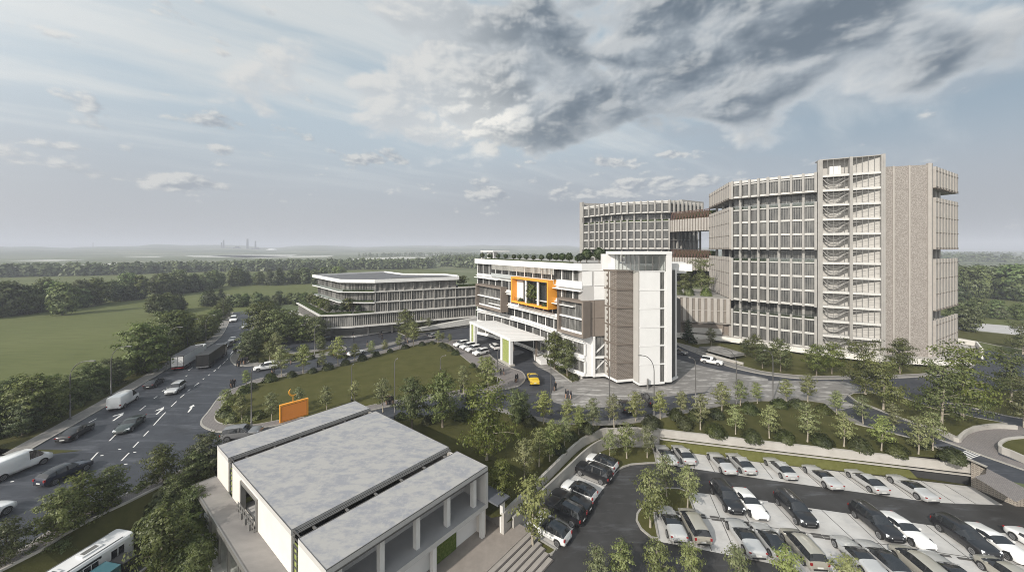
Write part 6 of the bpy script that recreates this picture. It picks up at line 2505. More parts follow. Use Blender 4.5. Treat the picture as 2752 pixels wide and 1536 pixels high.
# young trees on the planted terrace
row('young', [(2, 2, 1900, 1443, 1060), (2, 2, 2245, 1490, 1165), (3, 3, 12, 90, -270), (3, 3, 395, 130, -285), (3, 3, 765, 178, -200), (3, 3, 1147, 220, -165), (3, 3, 1515, 268, -150)],
    'pale young tree, {n} from the left in the front row on the terrace', 'young trees on the terrace', gz)
row('young', [(2, 2, 1487, 1335, 1030), (2, 2, 1712, 1310, 1035), (2, 2, 2110, 1280, 945), (2, 2, 2300, 1205, 925), (2, 2, 2465, 1180, 955), (3, 2, 180, 1160, 915), (3, 2, 405, 1165, 865), (3, 2, 695, 1290, 1030)],
    'pale young tree, {n} from the left along the plaza kerb behind the terrace', 'young trees along the plaza kerb', gz)
row('young', [(3, 2, 955, 1390, 1085), (3, 2, 1260, 1460, 1160), (3, 3, 1665, 212, -205)],
    'pale young tree, {n} from the left beside the right-hand road', 'young trees by the right-hand road', gz)
row('young', [(2, 2, 320, 1385, 1032), (2, 2, 565, 1430, 1120), (2, 2, 675, 1450, 1180), (2, 2, 812, 1440, 1100), (2, 2, 1025, 1412, 1072), (2, 2, 1245, 1395, 1038)],
    'young tree, {n} from the left between the plaza and the dark garden', 'young trees at the garden edge', gz)
row('young', [(2, 3, 130, 512, 60), (2, 3, 275, 378, -40), (2, 3, 405, 272, -120), (2, 3, 530, 185, -150), (2, 3, 675, 52, -190), (2, 3, 378, 322, -20)],
    'leafy young tree, {n} from the left above the curved garden wall', 'young trees above the garden wall', gz)
# dark garden: larger trees
row('mid', [(1, 2, 1575, 1430, 880), (1, 2, 1870, 1420, 830)], 'dark garden tree, {n} from the left just behind the hall roof', 'trees behind the hall', gz)
row('broad', [(1, 3, 2330, 312, -430)], 'largest spreading tree in the dark garden behind the hall', 'trees in the garden', gz)
row('mid', [(1, 2, 2175, 1275, 985), (1, 3, 2475, 718, 275)], 'green garden tree, {n} from the left between hall and garden wall', 'trees in the garden', gz)
row('young', [(2, 3, 215, 1185, 405)], 'thin leaning tree on the grass tip beside the entrance steps', None, None, LOWZ + .13)
for o in ():
    pass
row('hedge', [(2, 2, 60, 1365, 1040)], 'bushy tree at the plaza corner of the dark garden', 'trees in the garden', gz)
# lawn trees
row('young', [(1, 2, 155, 1352, 1045), (1, 2, 430, 1220, 998), (1, 2, 710, 1255, 990), (1, 2, 990, 1165, 935), (1, 2, 1278, 1260, 900), (1, 2, 2090, 1078, 775)],
    'young tree, {n} from the left along the near edge of the big lawn', 'young trees along the big lawn', None, .13)
row('young', [(1, 2, 2270, 868, 690), (1, 2, 2340, 1100, 680), (1, 2, 2330, 920, 700)], 'young tree, {n} from the left at the right tip of the big lawn', 'young trees at the lawn tip', None, .13)
row('young', [(1, 2, 253, 912, 568), (1, 2, 478, 882, 565), (1, 2, 672, 845, 640), (1, 2, 825, 800, 485), (1, 2, 993, 757, 565), (1, 2, 1160, 718, 535), (1, 2, 1298, 672, 528), (1, 2, 1440, 636, 468), (1, 2, 1583, 606, 340), (1, 2, 1830, 578, 435)],
    'young tree, {n} from the left along the drive side of the big lawn', 'young trees along the drive', None, .13)
row('young', [(1, 2, 138, 752, 545), (1, 2, 200, 690, 450), (1, 2, 1950, 570, 470), (1, 2, 1880, 560, 460)], 'young tree, {n} from the left on the far side of the drive', 'young trees across the drive', None, .13)
row('young', [(1, 2, 1665, 445, 275), (1, 2, 1740, 450, 305), (1, 2, 1815, 412, 265), (1, 2, 1930, 392, 255), (1, 2, 2010, 372, 245), (1, 2, 2095, 332, 235)],
    'small tree, {n} from the left in front of the low building ramp', 'trees before the low building', None, .1)
row('mid', [(1, 2, 1510, 522, 215), (1, 2, 1570, 560, 330)], 'dark tree, {n} from the left beside the forecourt of the low building', 'trees by the low building', None, .1)
row('young', [(0, 2, 2285, 1295, 1010), (0, 2, 2432, 1370, 1090), (0, 2, 2480, 1010, 830)], 'pale tree, {n} from the left at the road tip of the big lawn', 'trees at the road tip of the lawn', None, .13)
# grove on the second island
row('hedge', [(1, 2, -60, 700, 440), (1, 2, 60, 560, 150), (1, 2, 130, 470, 150), (1, 2, 230, 590, 220), (1, 2, 350, 520, 240), (1, 2, 470, 560, 280), (1, 2, 610, 560, 300), (0, 2, 2510, 730, 450), (1, 2, 560, 500, 330), (1, 2, 20, 640, 480), (1, 2, 660, 640, 510), (1, 2, 480, 700, 580)],
    'leafy grove tree, {n} from the left on the island beside the main road', 'grove on the road island', None, .1)
# trees before the white building and the tower
row('mid', [(2, 2, 423, 838, 435), (2, 2, 557, 902, 515)], 'airy tree, {n} from the left before the white building entrance', 'trees by the entrance', None, .13)
row('conifer', [(2, 2, 1780, 582, 310)], 'dark conifer by the low wall at the tower podium', 'conifers', None, 0.0)
row('young', [(2, 2, 2003, 602, 405)], 'small round tree in front of the podium panel', 'trees by the podium', None, .13)
row('mid', [(2, 2, 2445, 748, 470), (2, 2, 2350, 705, 520), (2, 2, 2520, 828, 560), (3, 2, 122, 862, 510), (3, 2, 483, 902, 560), (3, 2, 645, 887, 540), (3, 2, 1325, 880, 500)],
    'green tree, {n} from the left on the lawn at the foot of the tower', 'trees on the tower lawn', None, .13)
row('broad', [(3, 2, 975, 1092, 555), (3, 2, 1165, 1250, 735)], 'tall spreading tree, {n} from the left at the tip of the right-hand lawn', 'spreading trees on the right', None, .13)
row('broad', [(3, 2, 1760, 1428, 765), (3, 2, 1960, 1325, 600), (3, 2, 2440, 1180, 660), (3, 2, 2580, 1420, 940)], 'big spreading tree, {n} from the left between tower and right edge', 'spreading trees on the right', None, .13)
row('broad', [(3, 2, 2560, 690, 360)], 'dark tree beside the pale service road at the right edge', 'trees by the service road', None, .0)
# car park trees
row('young', [(2, 3, 985, 308, -20), (2, 3, 1152, 292, -95), (2, 3, 1365, 288, -65)], 'young tree, {n} from the left on the grass corner of the car park', 'trees on the car park corner', None, LOWZ + .13)
row('young', [(2, 3, 1552, 668, 230), (2, 3, 1765, 797, 340), (2, 3, 1385, 988, 360)], 'bright young tree, {n} from the left on the island between parking bays', 'trees on the parking island', None, LOWZ + .13)
row('young', [(2, 3, 850, 1660, 1150), (2, 3, 1110, 1620, 1095), (2, 3, 1460, 1600, 1070), (2, 3, 1800, 1640, 1100), (2, 3, 2280, 1700, 1140), (3, 3, 190, 1740, 1140), (3, 3, 790, 1800, 1215)],
    'bright young tree, {n} from the left along the bottom edge before the parked cars', 'trees along the lower car park edge', None, LOWZ + .13)
# bus bank and near pavement
row('mid', [(0, 3, 45, 1440, 880), (0, 3, 587, 1172, 555), (0, 3, 1125, 820, 335), (0, 3, 1637, 595, 125)], 'young green tree, {n} from the left along the near pavement', 'trees on the near bank', lambda x, y: -.7)
row('mid', [(0, 3, 815, 1165, 400), (0, 3, 1632, 1500, 720)], 'spreading tree, {n} from the left on the bank above the bus', 'trees on the near bank', lambda x, y: -2.6)
row('hedge', [(0, 3, 2090, 470, 40), (0, 3, 1960, 560, 200), (0, 3, 1800, 760, 430), (0, 3, 1960, 880, 560), (0, 3, 2000, 1480, 1130)],
    'dense dark tree, {n} from the left beside the hall terrace', 'trees beside the hall terrace', lambda x, y: -1.6)
row('hedge', [(0, 3, 1380, 790, 590), (0, 3, 1000, 1010, 800), (0, 3, 1250, 900, 740), (0, 3, 640, 1300, 1090), (0, 3, 300, 1440, 1200), (0, 3, 480, 1380, 1160)], 'low dense tree, {n} from the left along the foot of the near pavement', 'low trees on the near bank', lambda x, y: -1.8)

# ---- round bushes
def bushes(pts, tmpl, group, size=1.1, zf_=None, z=0.0, kind='bush'):
    res = [(Tf(*p[:4], zf_) if zf_ else (*T(*p[:4], z), z), p[4] if len(p) > 4 else 1.0) for p in pts]
    res.sort(key=lambda q: q[0][0] / q[0][1])
    for i, (p, s) in enumerate(res):
        k = size * s * rnd.uniform(.9, 1.1)
        put(kind, (p[0], p[1], p[2] - .05), 1, None, tmpl.format(n=ORD[i] if i < 20 else 'last'), group, 'bush', None, (k, k, k * rnd.uniform(.9, 1.1)))


bushes([(2, 2, 1650, 1320), (2, 2, 1735, 1415), (2, 2, 2060, 1315, .9), (2, 2, 1400, 1400), (2, 2, 2050, 1490), (2, 2, 2415, 1545)],
       'dark round bush, {n} from the left at the left end of the terrace', 'round bushes on the terrace', 1.45, gz)
bushes([(3, 3, 170, 112), (3, 3, 540, 148), (3, 3, 920, 195), (3, 3, 1280, 238), (3, 3, 1560, 175, .7), (3, 3, 1860, 308)],
       'dark round bush, {n} from the left in the front bush row of the terrace', 'round bushes on the terrace', 1.5, gz)
bushes([(2, 2, 2395, 1265), (3, 2, 120, 1210), (3, 2, 290, 1210), (3, 2, 560, 1275), (2, 2, 1850, 1330)],
       'dark round bush, {n} from the left in the back bush row of the terrace', 'round bushes on the terrace', 1.4, gz)
bushes([(1, 2, 145, 955, 1.15), (1, 2, 358, 912), (1, 2, 570, 872), (1, 2, 725, 838, 1.15), (1, 2, 900, 790), (1, 2, 1070, 745), (1, 2, 1210, 700, .95), (1, 2, 1350, 665, .85), (1, 2, 1500, 625, .95), (1, 2, 1670, 598, .9), (1, 2, 1770, 585, .95)],
       'round clipped bush, {n} from the left along the drive side of the big lawn', 'round bushes along the drive', 1.15, None, .13)
bushes([(1, 2, 1870, 605, .95), (1, 2, 1900, 625, .9), (1, 2, 1950, 650, 1), (1, 2, 2010, 688, 1.05), (1, 2, 2180, 815, .9), (1, 2, 2235, 860, .8), (1, 2, 2280, 910, .7), (1, 2, 2285, 1010, 1.0), (1, 2, 2380, 960, .9)],
       'round clipped bush, {n} from the left at the canopy side of the big lawn', 'round bushes by the canopy', 1.1, None, .13)
bushes([(1, 2, 70, 760), (1, 2, 370, 752, 1.0), (1, 2, 560, 730, .8), (1, 2, 760, 690, .9), (0, 2, 2450, 745, 1.2), (0, 2, 2560, 760), (1, 2, 900, 720, .7)],
       'dark bush, {n} from the left on the kerbed island beside the drive', 'bushes on the road island', 1.05, None, .13)
bushes([(0, 2, 2260, 1300, 1.0), (0, 2, 2340, 1355), (0, 2, 2490, 1345), (0, 2, 2400, 1180, 1.1), (0, 2, 2450, 1075, 1.1), (0, 2, 2530, 1030, .9), (1, 2, 20, 1330)],
       'bush, {n} from the left at the road tip of the big lawn', 'bushes at the road tip of the lawn', 1.1, None, .13, 'shrub')
bushes([(2, 2, 400, 800, .8), (2, 2, 510, 865, .85), (2, 2, 625, 935, 1.0)], 'round bush, {n} from the left before the white building stair', 'bushes by the entrance', 1.1, None, .13)
bushes([(1, 2, 2075, 1325, 1.3), (1, 2, 1740, 1370), (1, 2, 1460, 1330, .8), (2, 2, 190, 1390, 1.0), (2, 2, 60, 1345), (2, 3, 600, 100), (2, 3, 480, 230), (2, 3, 760, 20), (2, 2, 730, 1440)],
       'dark bush, {n} from the left in the garden between hall and plaza', 'bushes in the garden', 1.15, gz)
bushes([(0, 3, 1440, 720, 1.3), (0, 3, 1320, 800, 1.2), (0, 3, 1180, 830, .8), (0, 3, 940, 1010, 1.0), (0, 3, 720, 1100), (0, 3, 420, 1300), (0, 3, 250, 1390), (0, 3, 560, 1230), (0, 3, 1700, 640), (0, 3, 1750, 720, 1.3), (0, 3, 1650, 860, 1.3), (0, 3, 1560, 1000, 1.2), (0, 3, 1760, 1000, 1.2), (0, 3, 1860, 700, 1.2),
        (0, 3, 1880, 1080, 1.3), (0, 3, 1750, 1200, 1.3), (0, 3, 1950, 1330, 1.2)],
       'dark shrub, {n} from the left between the near pavement and the hall', 'shrubs on the near bank', 1.35, lambda x, y: -1.7, 0, 'shrub')

# ---- roadside belt on the left
r = random.Random(3)
belt = [(0, 2, -300, 1700), (0, 2, -120, 1530), (0, 2, 40, 1470), (0, 2, 230, 1500), (0, 2, 320, 1440), (0, 2, 430, 1360), (0, 2, 560, 1330), (0, 2, 640, 1230), (0, 2, 760, 1200), (0, 2, 860, 1180), (0, 2, 900, 1090),
        (0, 2, 1020, 1070), (0, 2, 1110, 1000), (0, 2, 1190, 990), (0, 2, 1300, 930), (0, 2, 1370, 890), (0, 2, 1440, 880), (0, 2, 1500, 820), (0, 2, 1580, 790), (0, 2, 1640, 760), (0, 2, 1700, 700),
        (0, 2, 1760, 690), (0, 2, 1830, 640), (0, 2, 1880, 610), (0, 2, 1950, 600), (0, 2, 2000, 560), (0, 2, 2060, 540), (0, 2, 2110, 500), (0, 2, 2150, 450), (0, 2, 2190, 400), (0, 2, 2230, 350), (0, 2, 2260, 300),
        (0, 2, 1700, 590), (0, 2, 1900, 500), (0, 2, 2060, 420), (0, 2, 100, 1360), (0, 2, 480, 1220), (0, 2, -60, 1400)]
big_ = {(0, 2, 320, 1440): 1.35, (0, 2, 100, 1360): 1.1, (0, 2, 1440, 880): 1.4, (0, 2, 1700, 700): 1.45, (0, 2, 1760, 690): 1.4}
pts = sorted(belt, key=lambda q: q[2] / KT)
for i, q in enumerate(belt):
    p = T(*q)
    far = p[1] > 75
    s = big_.get(q, r.uniform(.62, .95)) * (1.05 if far else 0.80)
    if i % 5 == 4 and q not in big_:
        continue
    put('hedge', (*p, 0), s, None, 'bushy dark green tree in the belt lining the left pavement', 'trees lining the left pavement')
for i in range(40):
    q = belt[r.randrange(28)]
    p = T(q[0], q[1], q[2] + r.uniform(-50, 70), q[3] + r.uniform(-20, 40))
    # keep off the pavement
    best = min(math.hypot(p[0] - k[0], p[1] - k[1]) for k in KERB_L)
    if best < 4.2:
        continue
    k = r.uniform(.8, 1.5)
    put('shrub', (*p, -.05), 1, None, 'low dark shrub under the tree belt beside the left pavement', 'shrubs lining the left pavement', 'bush', None, (k, k, k * r.uniform(.8, 1.3)))

# ---- field belts
def belt_line(pts, n, dy, label, group, smin, smax, kinds=None):
    for i in range(n):
        t = (i + r.uniform(-.35, .35)) / n * (len(pts) - 1)
        j = max(0, min(len(pts) - 2, int(t)))
        p = lerp2(pts[j], pts[j + 1], t - j)
        p = (p[0] + r.uniform(-1, 1) * 3, p[1] + r.uniform(0, dy))
        s = r.uniform(smin, smax)
        put('field', (*p, -.1), s, None, label, group, None, None if kinds is None else r.choice(kinds))


S = lambda u, v: ray(u, v)
belt_line([S(-140, 868), S(0, 850), S(80, 842), S(170, 832), S(260, 815), S(330, 808), S(410, 798), S(470, 790), S(540, 780)], 42, 14, 'tall mixed tree in the first belt across the left fields', 'first tree belt across the left fields', .62, 1.12)
belt_line([S(470, 788), S(520, 780), S(600, 770), S(700, 768), S(790, 764), S(860, 762), S(930, 762)], 32, 16, 'tall dark tree in the belt behind the road end and low building', 'tree belt behind the road end', .7, 1.1)
belt_line([S(600, 830), S(640, 826), S(690, 822), S(740, 822), S(790, 822), S(830, 824)], 20, 8, 'bushy tree in the low hedge beyond the road end', 'hedge beyond the road end', .34, .5, (0, 1, 3))
belt_line([S(392, 853), S(420, 848), S(450, 842), S(500, 832), S(560, 822), S(600, 812)], 14, 8, 'dark rounded tree at the field corner by the road bend', 'trees at the field corner', .45, .68, (1, 2, 0))
put('field', (*S(168, 846), -.1), 1.05, None, 'pale slender tree standing out before the first belt', None, None, 3)
belt_line([S(2570, 812), S(2620, 800), S(2680, 800), S(2740, 806), S(2800, 815)], 26, 10, 'dark tree in the belt on the right behind the tower', 'tree belt behind the tower', 1.1, 1.45, (1, 2, 0))
belt_line([S(2585, 858), S(2640, 852), S(2700, 858), S(2752, 862)], 8, 3, 'small round-headed tree before the right-hand belt', 'trees before the right-hand belt', .42, .6, (0, 1))
belt_line([S(2575, 880), S(2600, 905)], 2, 1, 'dark tree half hidden behind the tower corner', 'trees at the tower corner', .6, .7, (1,))
put('mid', (*T(2, 2, 2250, 312, 0), 0), .7, None, 'flowering pale bush tree at the left foot of the white building', None)

# far woods: one mass of many low-detail trees
fb = MB()
r2 = random.Random(9)


def far_tree(b, x, y, h, w):
    for _ in range(26):
        a, q = r2.uniform(0, 6.28), r2.random()
        rr = w * math.sqrt(max(.02, 1 - (q * 1.1 - .1) ** 2)) * (r2.random() ** .4)
        leaf(b, (x + rr * math.cos(a), y + rr * math.sin(a), h * (.08 + .9 * q)), h * .27 * r2.uniform(.7, 1.3), r2, 0, 1.2, Vector((math.cos(a), math.sin(a), q)))


def wood(pts, n, depth, hmin, hmax):
    for i in range(n):
        t = r2.random() * (len(pts) - 1)
        j = min(len(pts) - 2, int(t))
        p = lerp2(pts[j], pts[j + 1], t - j)
        h = r2.uniform(hmin, hmax)
        far_tree(fb, p[0] + r2.uniform(-4, 4), p[1] + r2.uniform(0, depth), h, h * .36)


wood([S(-60, 748), S(60, 744), S(200, 742), S(330, 738), S(420, 734), S(530, 731), S(640, 729)], 330, 30, 9, 14)
wood([S(600, 731), S(760, 728), S(900, 726), S(1040, 724), S(1150, 722)], 360, 50, 10, 15)
wood([S(1180, 716), S(1290, 722)], 110, 40, 12, 17)
wood([S(1150, 706), S(1300, 702), S(1500, 704)], 420, 200, 11, 15)
wood([S(2560, 706), S(2660, 703), S(2760, 706)], 170, 90, 12, 18)
wood([S(2560, 690), S(2800, 689)], 160, 260, 12, 18)
wood([S(950, 692), S(1150, 688), S(1350, 688)], 260, 250, 9, 14)
ow = fb.build('far_woods', ML_WOOD)
tag(ow, kind='stuff')

# ---- roof and terrace planting
f = WF
for i, u in enumerate((1296, 1315, 1321, 1339, 1359, 1381, 1396, 1414, 1434, 1455, 1477, 1494, 1511, 1530, 1552, 1560)):
    s_ = f.su(u, -1.2)
    big = i in (11, 12, 13, 10)
    k = 1.15 if not big else 1.55
    put('topiary', f.p3(s_, -1.2, 24.75), k * rnd.uniform(.9, 1.1) * (1.25 if i > 14 else 1), None, 'round clipped topiary in the row on the white building roof', 'topiary on the white building roof', 'tree')
for i, (u, k) in enumerate(((1577, 2.1), (1610, 2.3), (1642, 2.0))):
    put('topiary', ((u - CX) / F * 80.5, 80.5, 24.75), k, None, 'larger clipped roof bush, %s from the left beside the glass lantern' % ORD[i], 'topiary on the white building roof', 'tree')
of, s0, s1, z0, z1 = ORANGE
put('small', of.p3(s0 + (s1 - s0) * .45, 1.2, z0 + .45), 1.2, None, 'leafy tree growing inside the orange window box', None)
for t in (.15, .8, .55):
    k = .7
    put('shrub', of.p3(s0 + (s1 - s0) * t, 1.2, z0 + .45), 1, None, 'shrub at the foot of the tree inside the orange window box', 'shrubs in the orange box', 'bush', None, (k, k, k))
# podium terrace of the tower
for i, (x, y, h, lab) in enumerate(((1905, 1430, 11.5, 'taller tree on the podium terrace between the two blocks'), (1735, 1425, 8.0, 'shorter tree on the podium terrace near the white building'))):
    u, v = uv(2, 1, x, y)
    p = ray(u, v, 12.8) if False else ((u - CX) / F * 116.0, 116.0)
    put('broad', (*p, 13.1), h / 11.0, None, lab, None, None, i)
for i, (x, yd) in enumerate(((1665, 116), (1780, 114), (1950, 113))):
    u, v = uv(2, 1, x, 1400)
    put('shrub', ((u - CX) / F * yd, yd, 13.1), 1, None, 'dark bush, %s from the left on the tower podium terrace' % ORD[i], 'bushes on the podium terrace', 'bush', None, (1.6, 1.6, 2.0))
# low building terrace
U0, U1, U2, L0, L1, C0 = LPTS
for i, t in enumerate((.05, .2, .33, .45, .56, .68, .8)):
    p = lerp2(L1, L0, t)
    q = (p[0] + 2.4, p[1] + 1.2)
    put('small', (*q, 7.4), .78 + .3 * (i % 2), None, 'small terrace tree, %s from the corner along the podium edge of the low building' % ORD[i], 'trees on the low building terrace')
for i, u in enumerate((885, 902, 919, 930, 963)):
    q = ((u - CX) / F * (114.6 + (i % 2)), 114.6 + (i % 2))
    put('topiary', (*q, 7.4), 1.75, None, 'dark clipped topiary, %s from the left on the low building podium' % ORD[i], 'topiary on the low building podium', 'tree')
put('small', ((939 - CX) / F * 115.2, 115.2, 7.4), 1.15, None, 'larger terrace tree before the cream terrace wall of the low building', None)
for t in (.88, .91):
    put('small', (*LB.p(LB.L * t, -3.5), 14.4), .9, None, 'tree on the top terrace at the right end of the low building', 'trees on the top terrace')
for k_ in ('young',):
    pass
# ================================================================== VEHICLES, LAMPS, PEOPLE
M_TYRE = mat('tyre', (0.018, 0.018, 0.018), .85)
M_RIM = mat('rim', (0.42, 0.42, 0.43), .35, metal=.8)
M_TRIM = mat('black_trim', (0.016, 0.016, 0.017), .55)
M_CGLASS = mat('car_glass', (0.018, 0.020, 0.023), .06, spec=.8)
M_CGLASS2 = mat('pale_car_glass', (0.075, 0.08, 0.085), .08, spec=.8)
M_HEAD = mat('headlight_lens', (0.70, 0.72, 0.74), .12, spec=.8)
M_TAIL = mat('tail_lens', (0.24, 0.018, 0.018), .2, spec=.6)
PAINT = {
    'black': (0.010, 0.010, 0.012), 'white': (0.74, 0.74, 0.73), 'silver': (0.50, 0.50, 0.495), 'beige': (0.42, 0.40, 0.345),
    'green': (0.018, 0.028, 0.026), 'yellow': (0.56, 0.38, 0.02), 'navy': (0.008, 0.012, 0.028), 'grey': (0.22, 0.22, 0.225), 'teal': (0.045, 0.125, 0.15)}


def paint(c):
    n = 'paint_' + c
    if n in MATS:
        return MATS[n]
    m = mat(n, PAINT[c], .30, metal=.35 if c in ('silver', 'beige', 'grey') else 0, spec=.6)
    B = m.node_tree.nodes['Principled BSDF']
    B.inputs['Coat Weight'].default_value = .5
    B.inputs['Coat Roughness'].default_value = .08
    return m


# x, belt height, top height, width factor, sill height  (nose to tail)
PROF = {
    'sedan': dict(w=.92, r=.33, ax=(1.42, -1.42), p=[(2.36, .50, .54, .60, .34), (2.30, .60, .65, .80, .26), (2.05, .70, .76, .93, .2), (1.5, .79, .86, .99, .2), (.95, .87, .93, 1, .2), (.12, .90, 1.36, 1, .2), (-.28, .92, 1.43, 1, .2),
                                                     (-.34, .92, 1.432, 1, .2), (-.44, .92, 1.43, 1, .2), (-1.0, .94, 1.37, 1, .2), (-1.35, .95, 1.24, .99, .2), (-1.85, .97, 1.04, .97, .2), (-2.2, .93, .99, .90, .24), (-2.32, .75, .80, .82, .3), (-2.36, .5, .54, .72, .36)]),
    'suv': dict(w=.97, r=.38, ax=(1.45, -1.45), p=[(2.38, .60, .66, .66, .42), (2.32, .80, .86, .86, .32), (2.1, .95, 1.01, .95, .27), (1.5, 1.03, 1.09, 1, .27), (1.0, 1.07, 1.13, 1, .27), (.35, 1.09, 1.66, 1, .27), (-.1, 1.10, 1.75, 1, .27),
                                                   (-.18, 1.1, 1.752, 1, .27), (-.30, 1.1, 1.755, 1, .27), (-1.3, 1.12, 1.73, 1, .27), (-1.42, 1.12, 1.725, 1, .27), (-1.55, 1.12, 1.72, 1, .27), (-2.05, 1.13, 1.66, .97, .27), (-2.28, 1.10, 1.16, .93, .32), (-2.38, .9, .95, .88, .36), (-2.42, .55, .6, .8, .42)]),
    'hatch': dict(w=.90, r=.34, ax=(1.32, -1.32), p=[(2.15, .55, .60, .62, .36), (2.08, .70, .76, .84, .28), (1.85, .82, .88, .95, .22), (1.35, .90, .96, 1, .22), (.95, .95, 1.01, 1, .22), (.25, .98, 1.46, 1, .22), (-.15, .99, 1.52, 1, .22),
                                                     (-.22, .99, 1.522, 1, .22), (-.32, .99, 1.52, 1, .22), (-1.1, 1.02, 1.47, 1, .22), (-1.22, 1.02, 1.45, 1, .22), (-1.7, 1.04, 1.36, .97, .22), (-2.0, 1.02, 1.08, .93, .26), (-2.12, .8, .86, .86, .3), (-2.16, .5, .55, .76, .36)]),
    'minivan': dict(w=.94, r=.34, ax=(1.40, -1.40), p=[(2.3, .58, .63, .62, .36), (2.22, .75, .81, .84, .28), (1.95, .92, .98, .95, .22), (1.45, 1.00, 1.08, 1, .22), (.55, 1.03, 1.58, 1, .22), (.1, 1.04, 1.69, 1, .22), (0, 1.04, 1.70, 1, .22),
                                                       (-.1, 1.04, 1.705, 1, .22), (-1.2, 1.05, 1.70, 1, .22), (-1.3, 1.05, 1.70, 1, .22), (-2.0, 1.06, 1.64, .97, .24), (-2.22, 1.04, 1.10, .94, .28), (-2.30, .8, .85, .9, .32), (-2.33, .5, .55, .8, .38)]),
    'van': dict(w=1.0, r=.36, ax=(1.75, -1.65), p=[(2.75, .70, .76, .70, .40), (2.68, .95, 1.0, .88, .32), (2.35, 1.15, 1.22, .97, .28), (1.95, 1.22, 1.36, 1, .28), (1.35, 1.25, 2.12, 1, .28), (1.0, 1.26, 2.30, 1, .28), (.55, 1.26, 2.34, 1, .28),
                                                   (.5, 2.2, 2.345, 1, .28), (-1.0, 2.22, 2.36, 1, .28), (-2.55, 2.2, 2.34, .99, .28), (-2.70, 2.1, 2.22, .96, .30), (-2.74, .6, .66, .92, .36)]),
    'pickup': dict(w=.98, r=.40, ax=(1.65, -1.6), p=[(2.6, .70, .76, .72, .45), (2.52, .95, 1.0, .90, .36), (2.2, 1.06, 1.12, .98, .32), (1.3, 1.13, 1.19, 1, .32), (.85, 1.15, 1.22, 1, .32), (.3, 1.16, 1.74, 1, .32), (-.1, 1.16, 1.80, 1, .32),
                                                     (-.2, 1.16, 1.80, 1, .32), (-.6, 1.16, 1.78, 1, .32), (-.85, 1.16, 1.24, 1, .32), (-.95, 1.12, 1.16, 1, .32), (-2.4, 1.12, 1.16, .99, .32), (-2.55, 1.08, 1.12, .96, .38), (-2.6, .6, .65, .9, .42)]),
    'roadster': dict(w=.95, r=.36, ax=(1.55, -1.5), p=[(2.5, .45, .50, .58, .30), (2.42, .58, .63, .80, .24), (2.1, .68, .74, .95, .18), (1.4, .78, .85, 1, .18), (.7, .84, .90, 1, .18), (.0, .86, 1.22, .99, .18), (-.4, .88, 1.27, .98, .18),
                                                       (-.5, .88, 1.27, .98, .18), (-1.1, .90, 1.16, .98, .18), (-1.7, .92, .98, .99, .18), (-2.2, .90, .95, .93, .22), (-2.42, .78, .83, .84, .28), (-2.48, .5, .55, .72, .34)]),
}


def car_parts(kind, glassroof=False):
    P = PROF[kind]
    w0 = P['w']
    paint_f, glass_f = MB(), MB()
    rings = []
    for x, bl, tp, wf, zb in P['p']:
        w = w0 * wf
        hgt = bl - zb
        g = max(0.0, min(1.0, (tp - bl) / .5))
        te = w * (.955 - .24 * g)
        half = [(.55 * w, zb), (.92 * w, zb + .04), (w, zb + .22 * hgt), (1.0 * w, zb + .66 * hgt), (.965 * w, bl), (te, tp - .035 * (1 + g)), (te * .6, tp + .005), (0, tp + .02)]
        ring = [(x, y, z) for y, z in half] + [(x, -y, z) for y, z in reversed(half[:-1])]
        rings.append(ring)
    n = len(rings[0])
    for i in range(len(rings) - 1):
        s0, s1 = P['p'][i], P['p'][i + 1]
        c0, c1 = s0[2] - s0[1], s1[2] - s1[1]
        cab = (c0 + c1) / 2
        slope = abs(s1[2] - s0[2]) / max(.02, abs(s1[0] - s0[0]))
        pillar = abs(s1[0] - s0[0]) < .13
        for k in range(n):
            j = (k + 1) % n
            kk = min(k, n - 2 - k) if k < n - 1 else -1
            q = [rings[i][k], rings[i + 1][k], rings[i + 1][j], rings[i][j]]
            isg = False
            if k < n - 1:
                if kk == 4 and cab > .16 and not pillar:
                    isg = True
                if kk >= 5 and cab > .12 and slope > .30:
                    isg = True
                if kk >= 5 and glassroof and min(c0, c1) > .22:
                    isg = True
                if kind == 'van' and kk >= 5 and cab < .2:
                    isg = False
                if kind == 'van' and i >= 7:
                    isg = False
            (glass_f if isg else paint_f).poly(q, 1 if (pillar and kk == 4 and cab > .2 and not isg) else 0)
    for e, ring in ((0, rings[0]), (1, rings[-1])):
        paint_f.poly(ring if e else list(reversed(ring)))
    # weld so that shading is smooth
    def weld(b):
        import bmesh
        bm = bmesh.new()
        vs = [bm.verts.new(v) for v in b.v]
        for fi, fc in enumerate(b.f):
            try:
                q = bm.faces.new([vs[t] for t in fc])
                q.material_index = b.m[fi]
            except ValueError:
                pass
        bmesh.ops.remove_doubles(bm, verts=bm.verts, dist=.0008)
        bmesh.ops.recalc_face_normals(bm, faces=bm.faces)
        b.v = [tuple(v.co) for v in bm.verts]
        bm.verts.index_update()
        b.f = [tuple(v.index for v in q.verts) for q in bm.faces]
        b.m = [q.material_index for q in bm.faces]
        bm.free()
    weld(paint_f)
    weld(glass_f)
    # dark arches and sill joined to the body
    for ax_ in P['ax']:
        for sgn in (-1, 1):
            c = len(paint_f.v)
            m = 18
            for k in range(m):
                t = math.pi * (k / (m - 1))
                rr = P['r'] + .075
                paint_f.v.append((ax_ + math.cos(t) * rr, sgn * (w0 * 1.004), P['r'] + math.sin(t) * rr))
            for k in range(m):
                t = math.pi * (k / (m - 1))
                rr = P['r'] + .075
                paint_f.v.append((ax_ + math.cos(t) * rr, sgn * (w0 * .7), P['r'] + math.sin(t) * rr))
            for k in range(m - 1):
                paint_f.face((c + k, c + k + 1, c + m + k + 1, c + m + k), 1)
            paint_f.face(range(c, c + m), 1)
    return paint_f, glass_f


CARS = {}


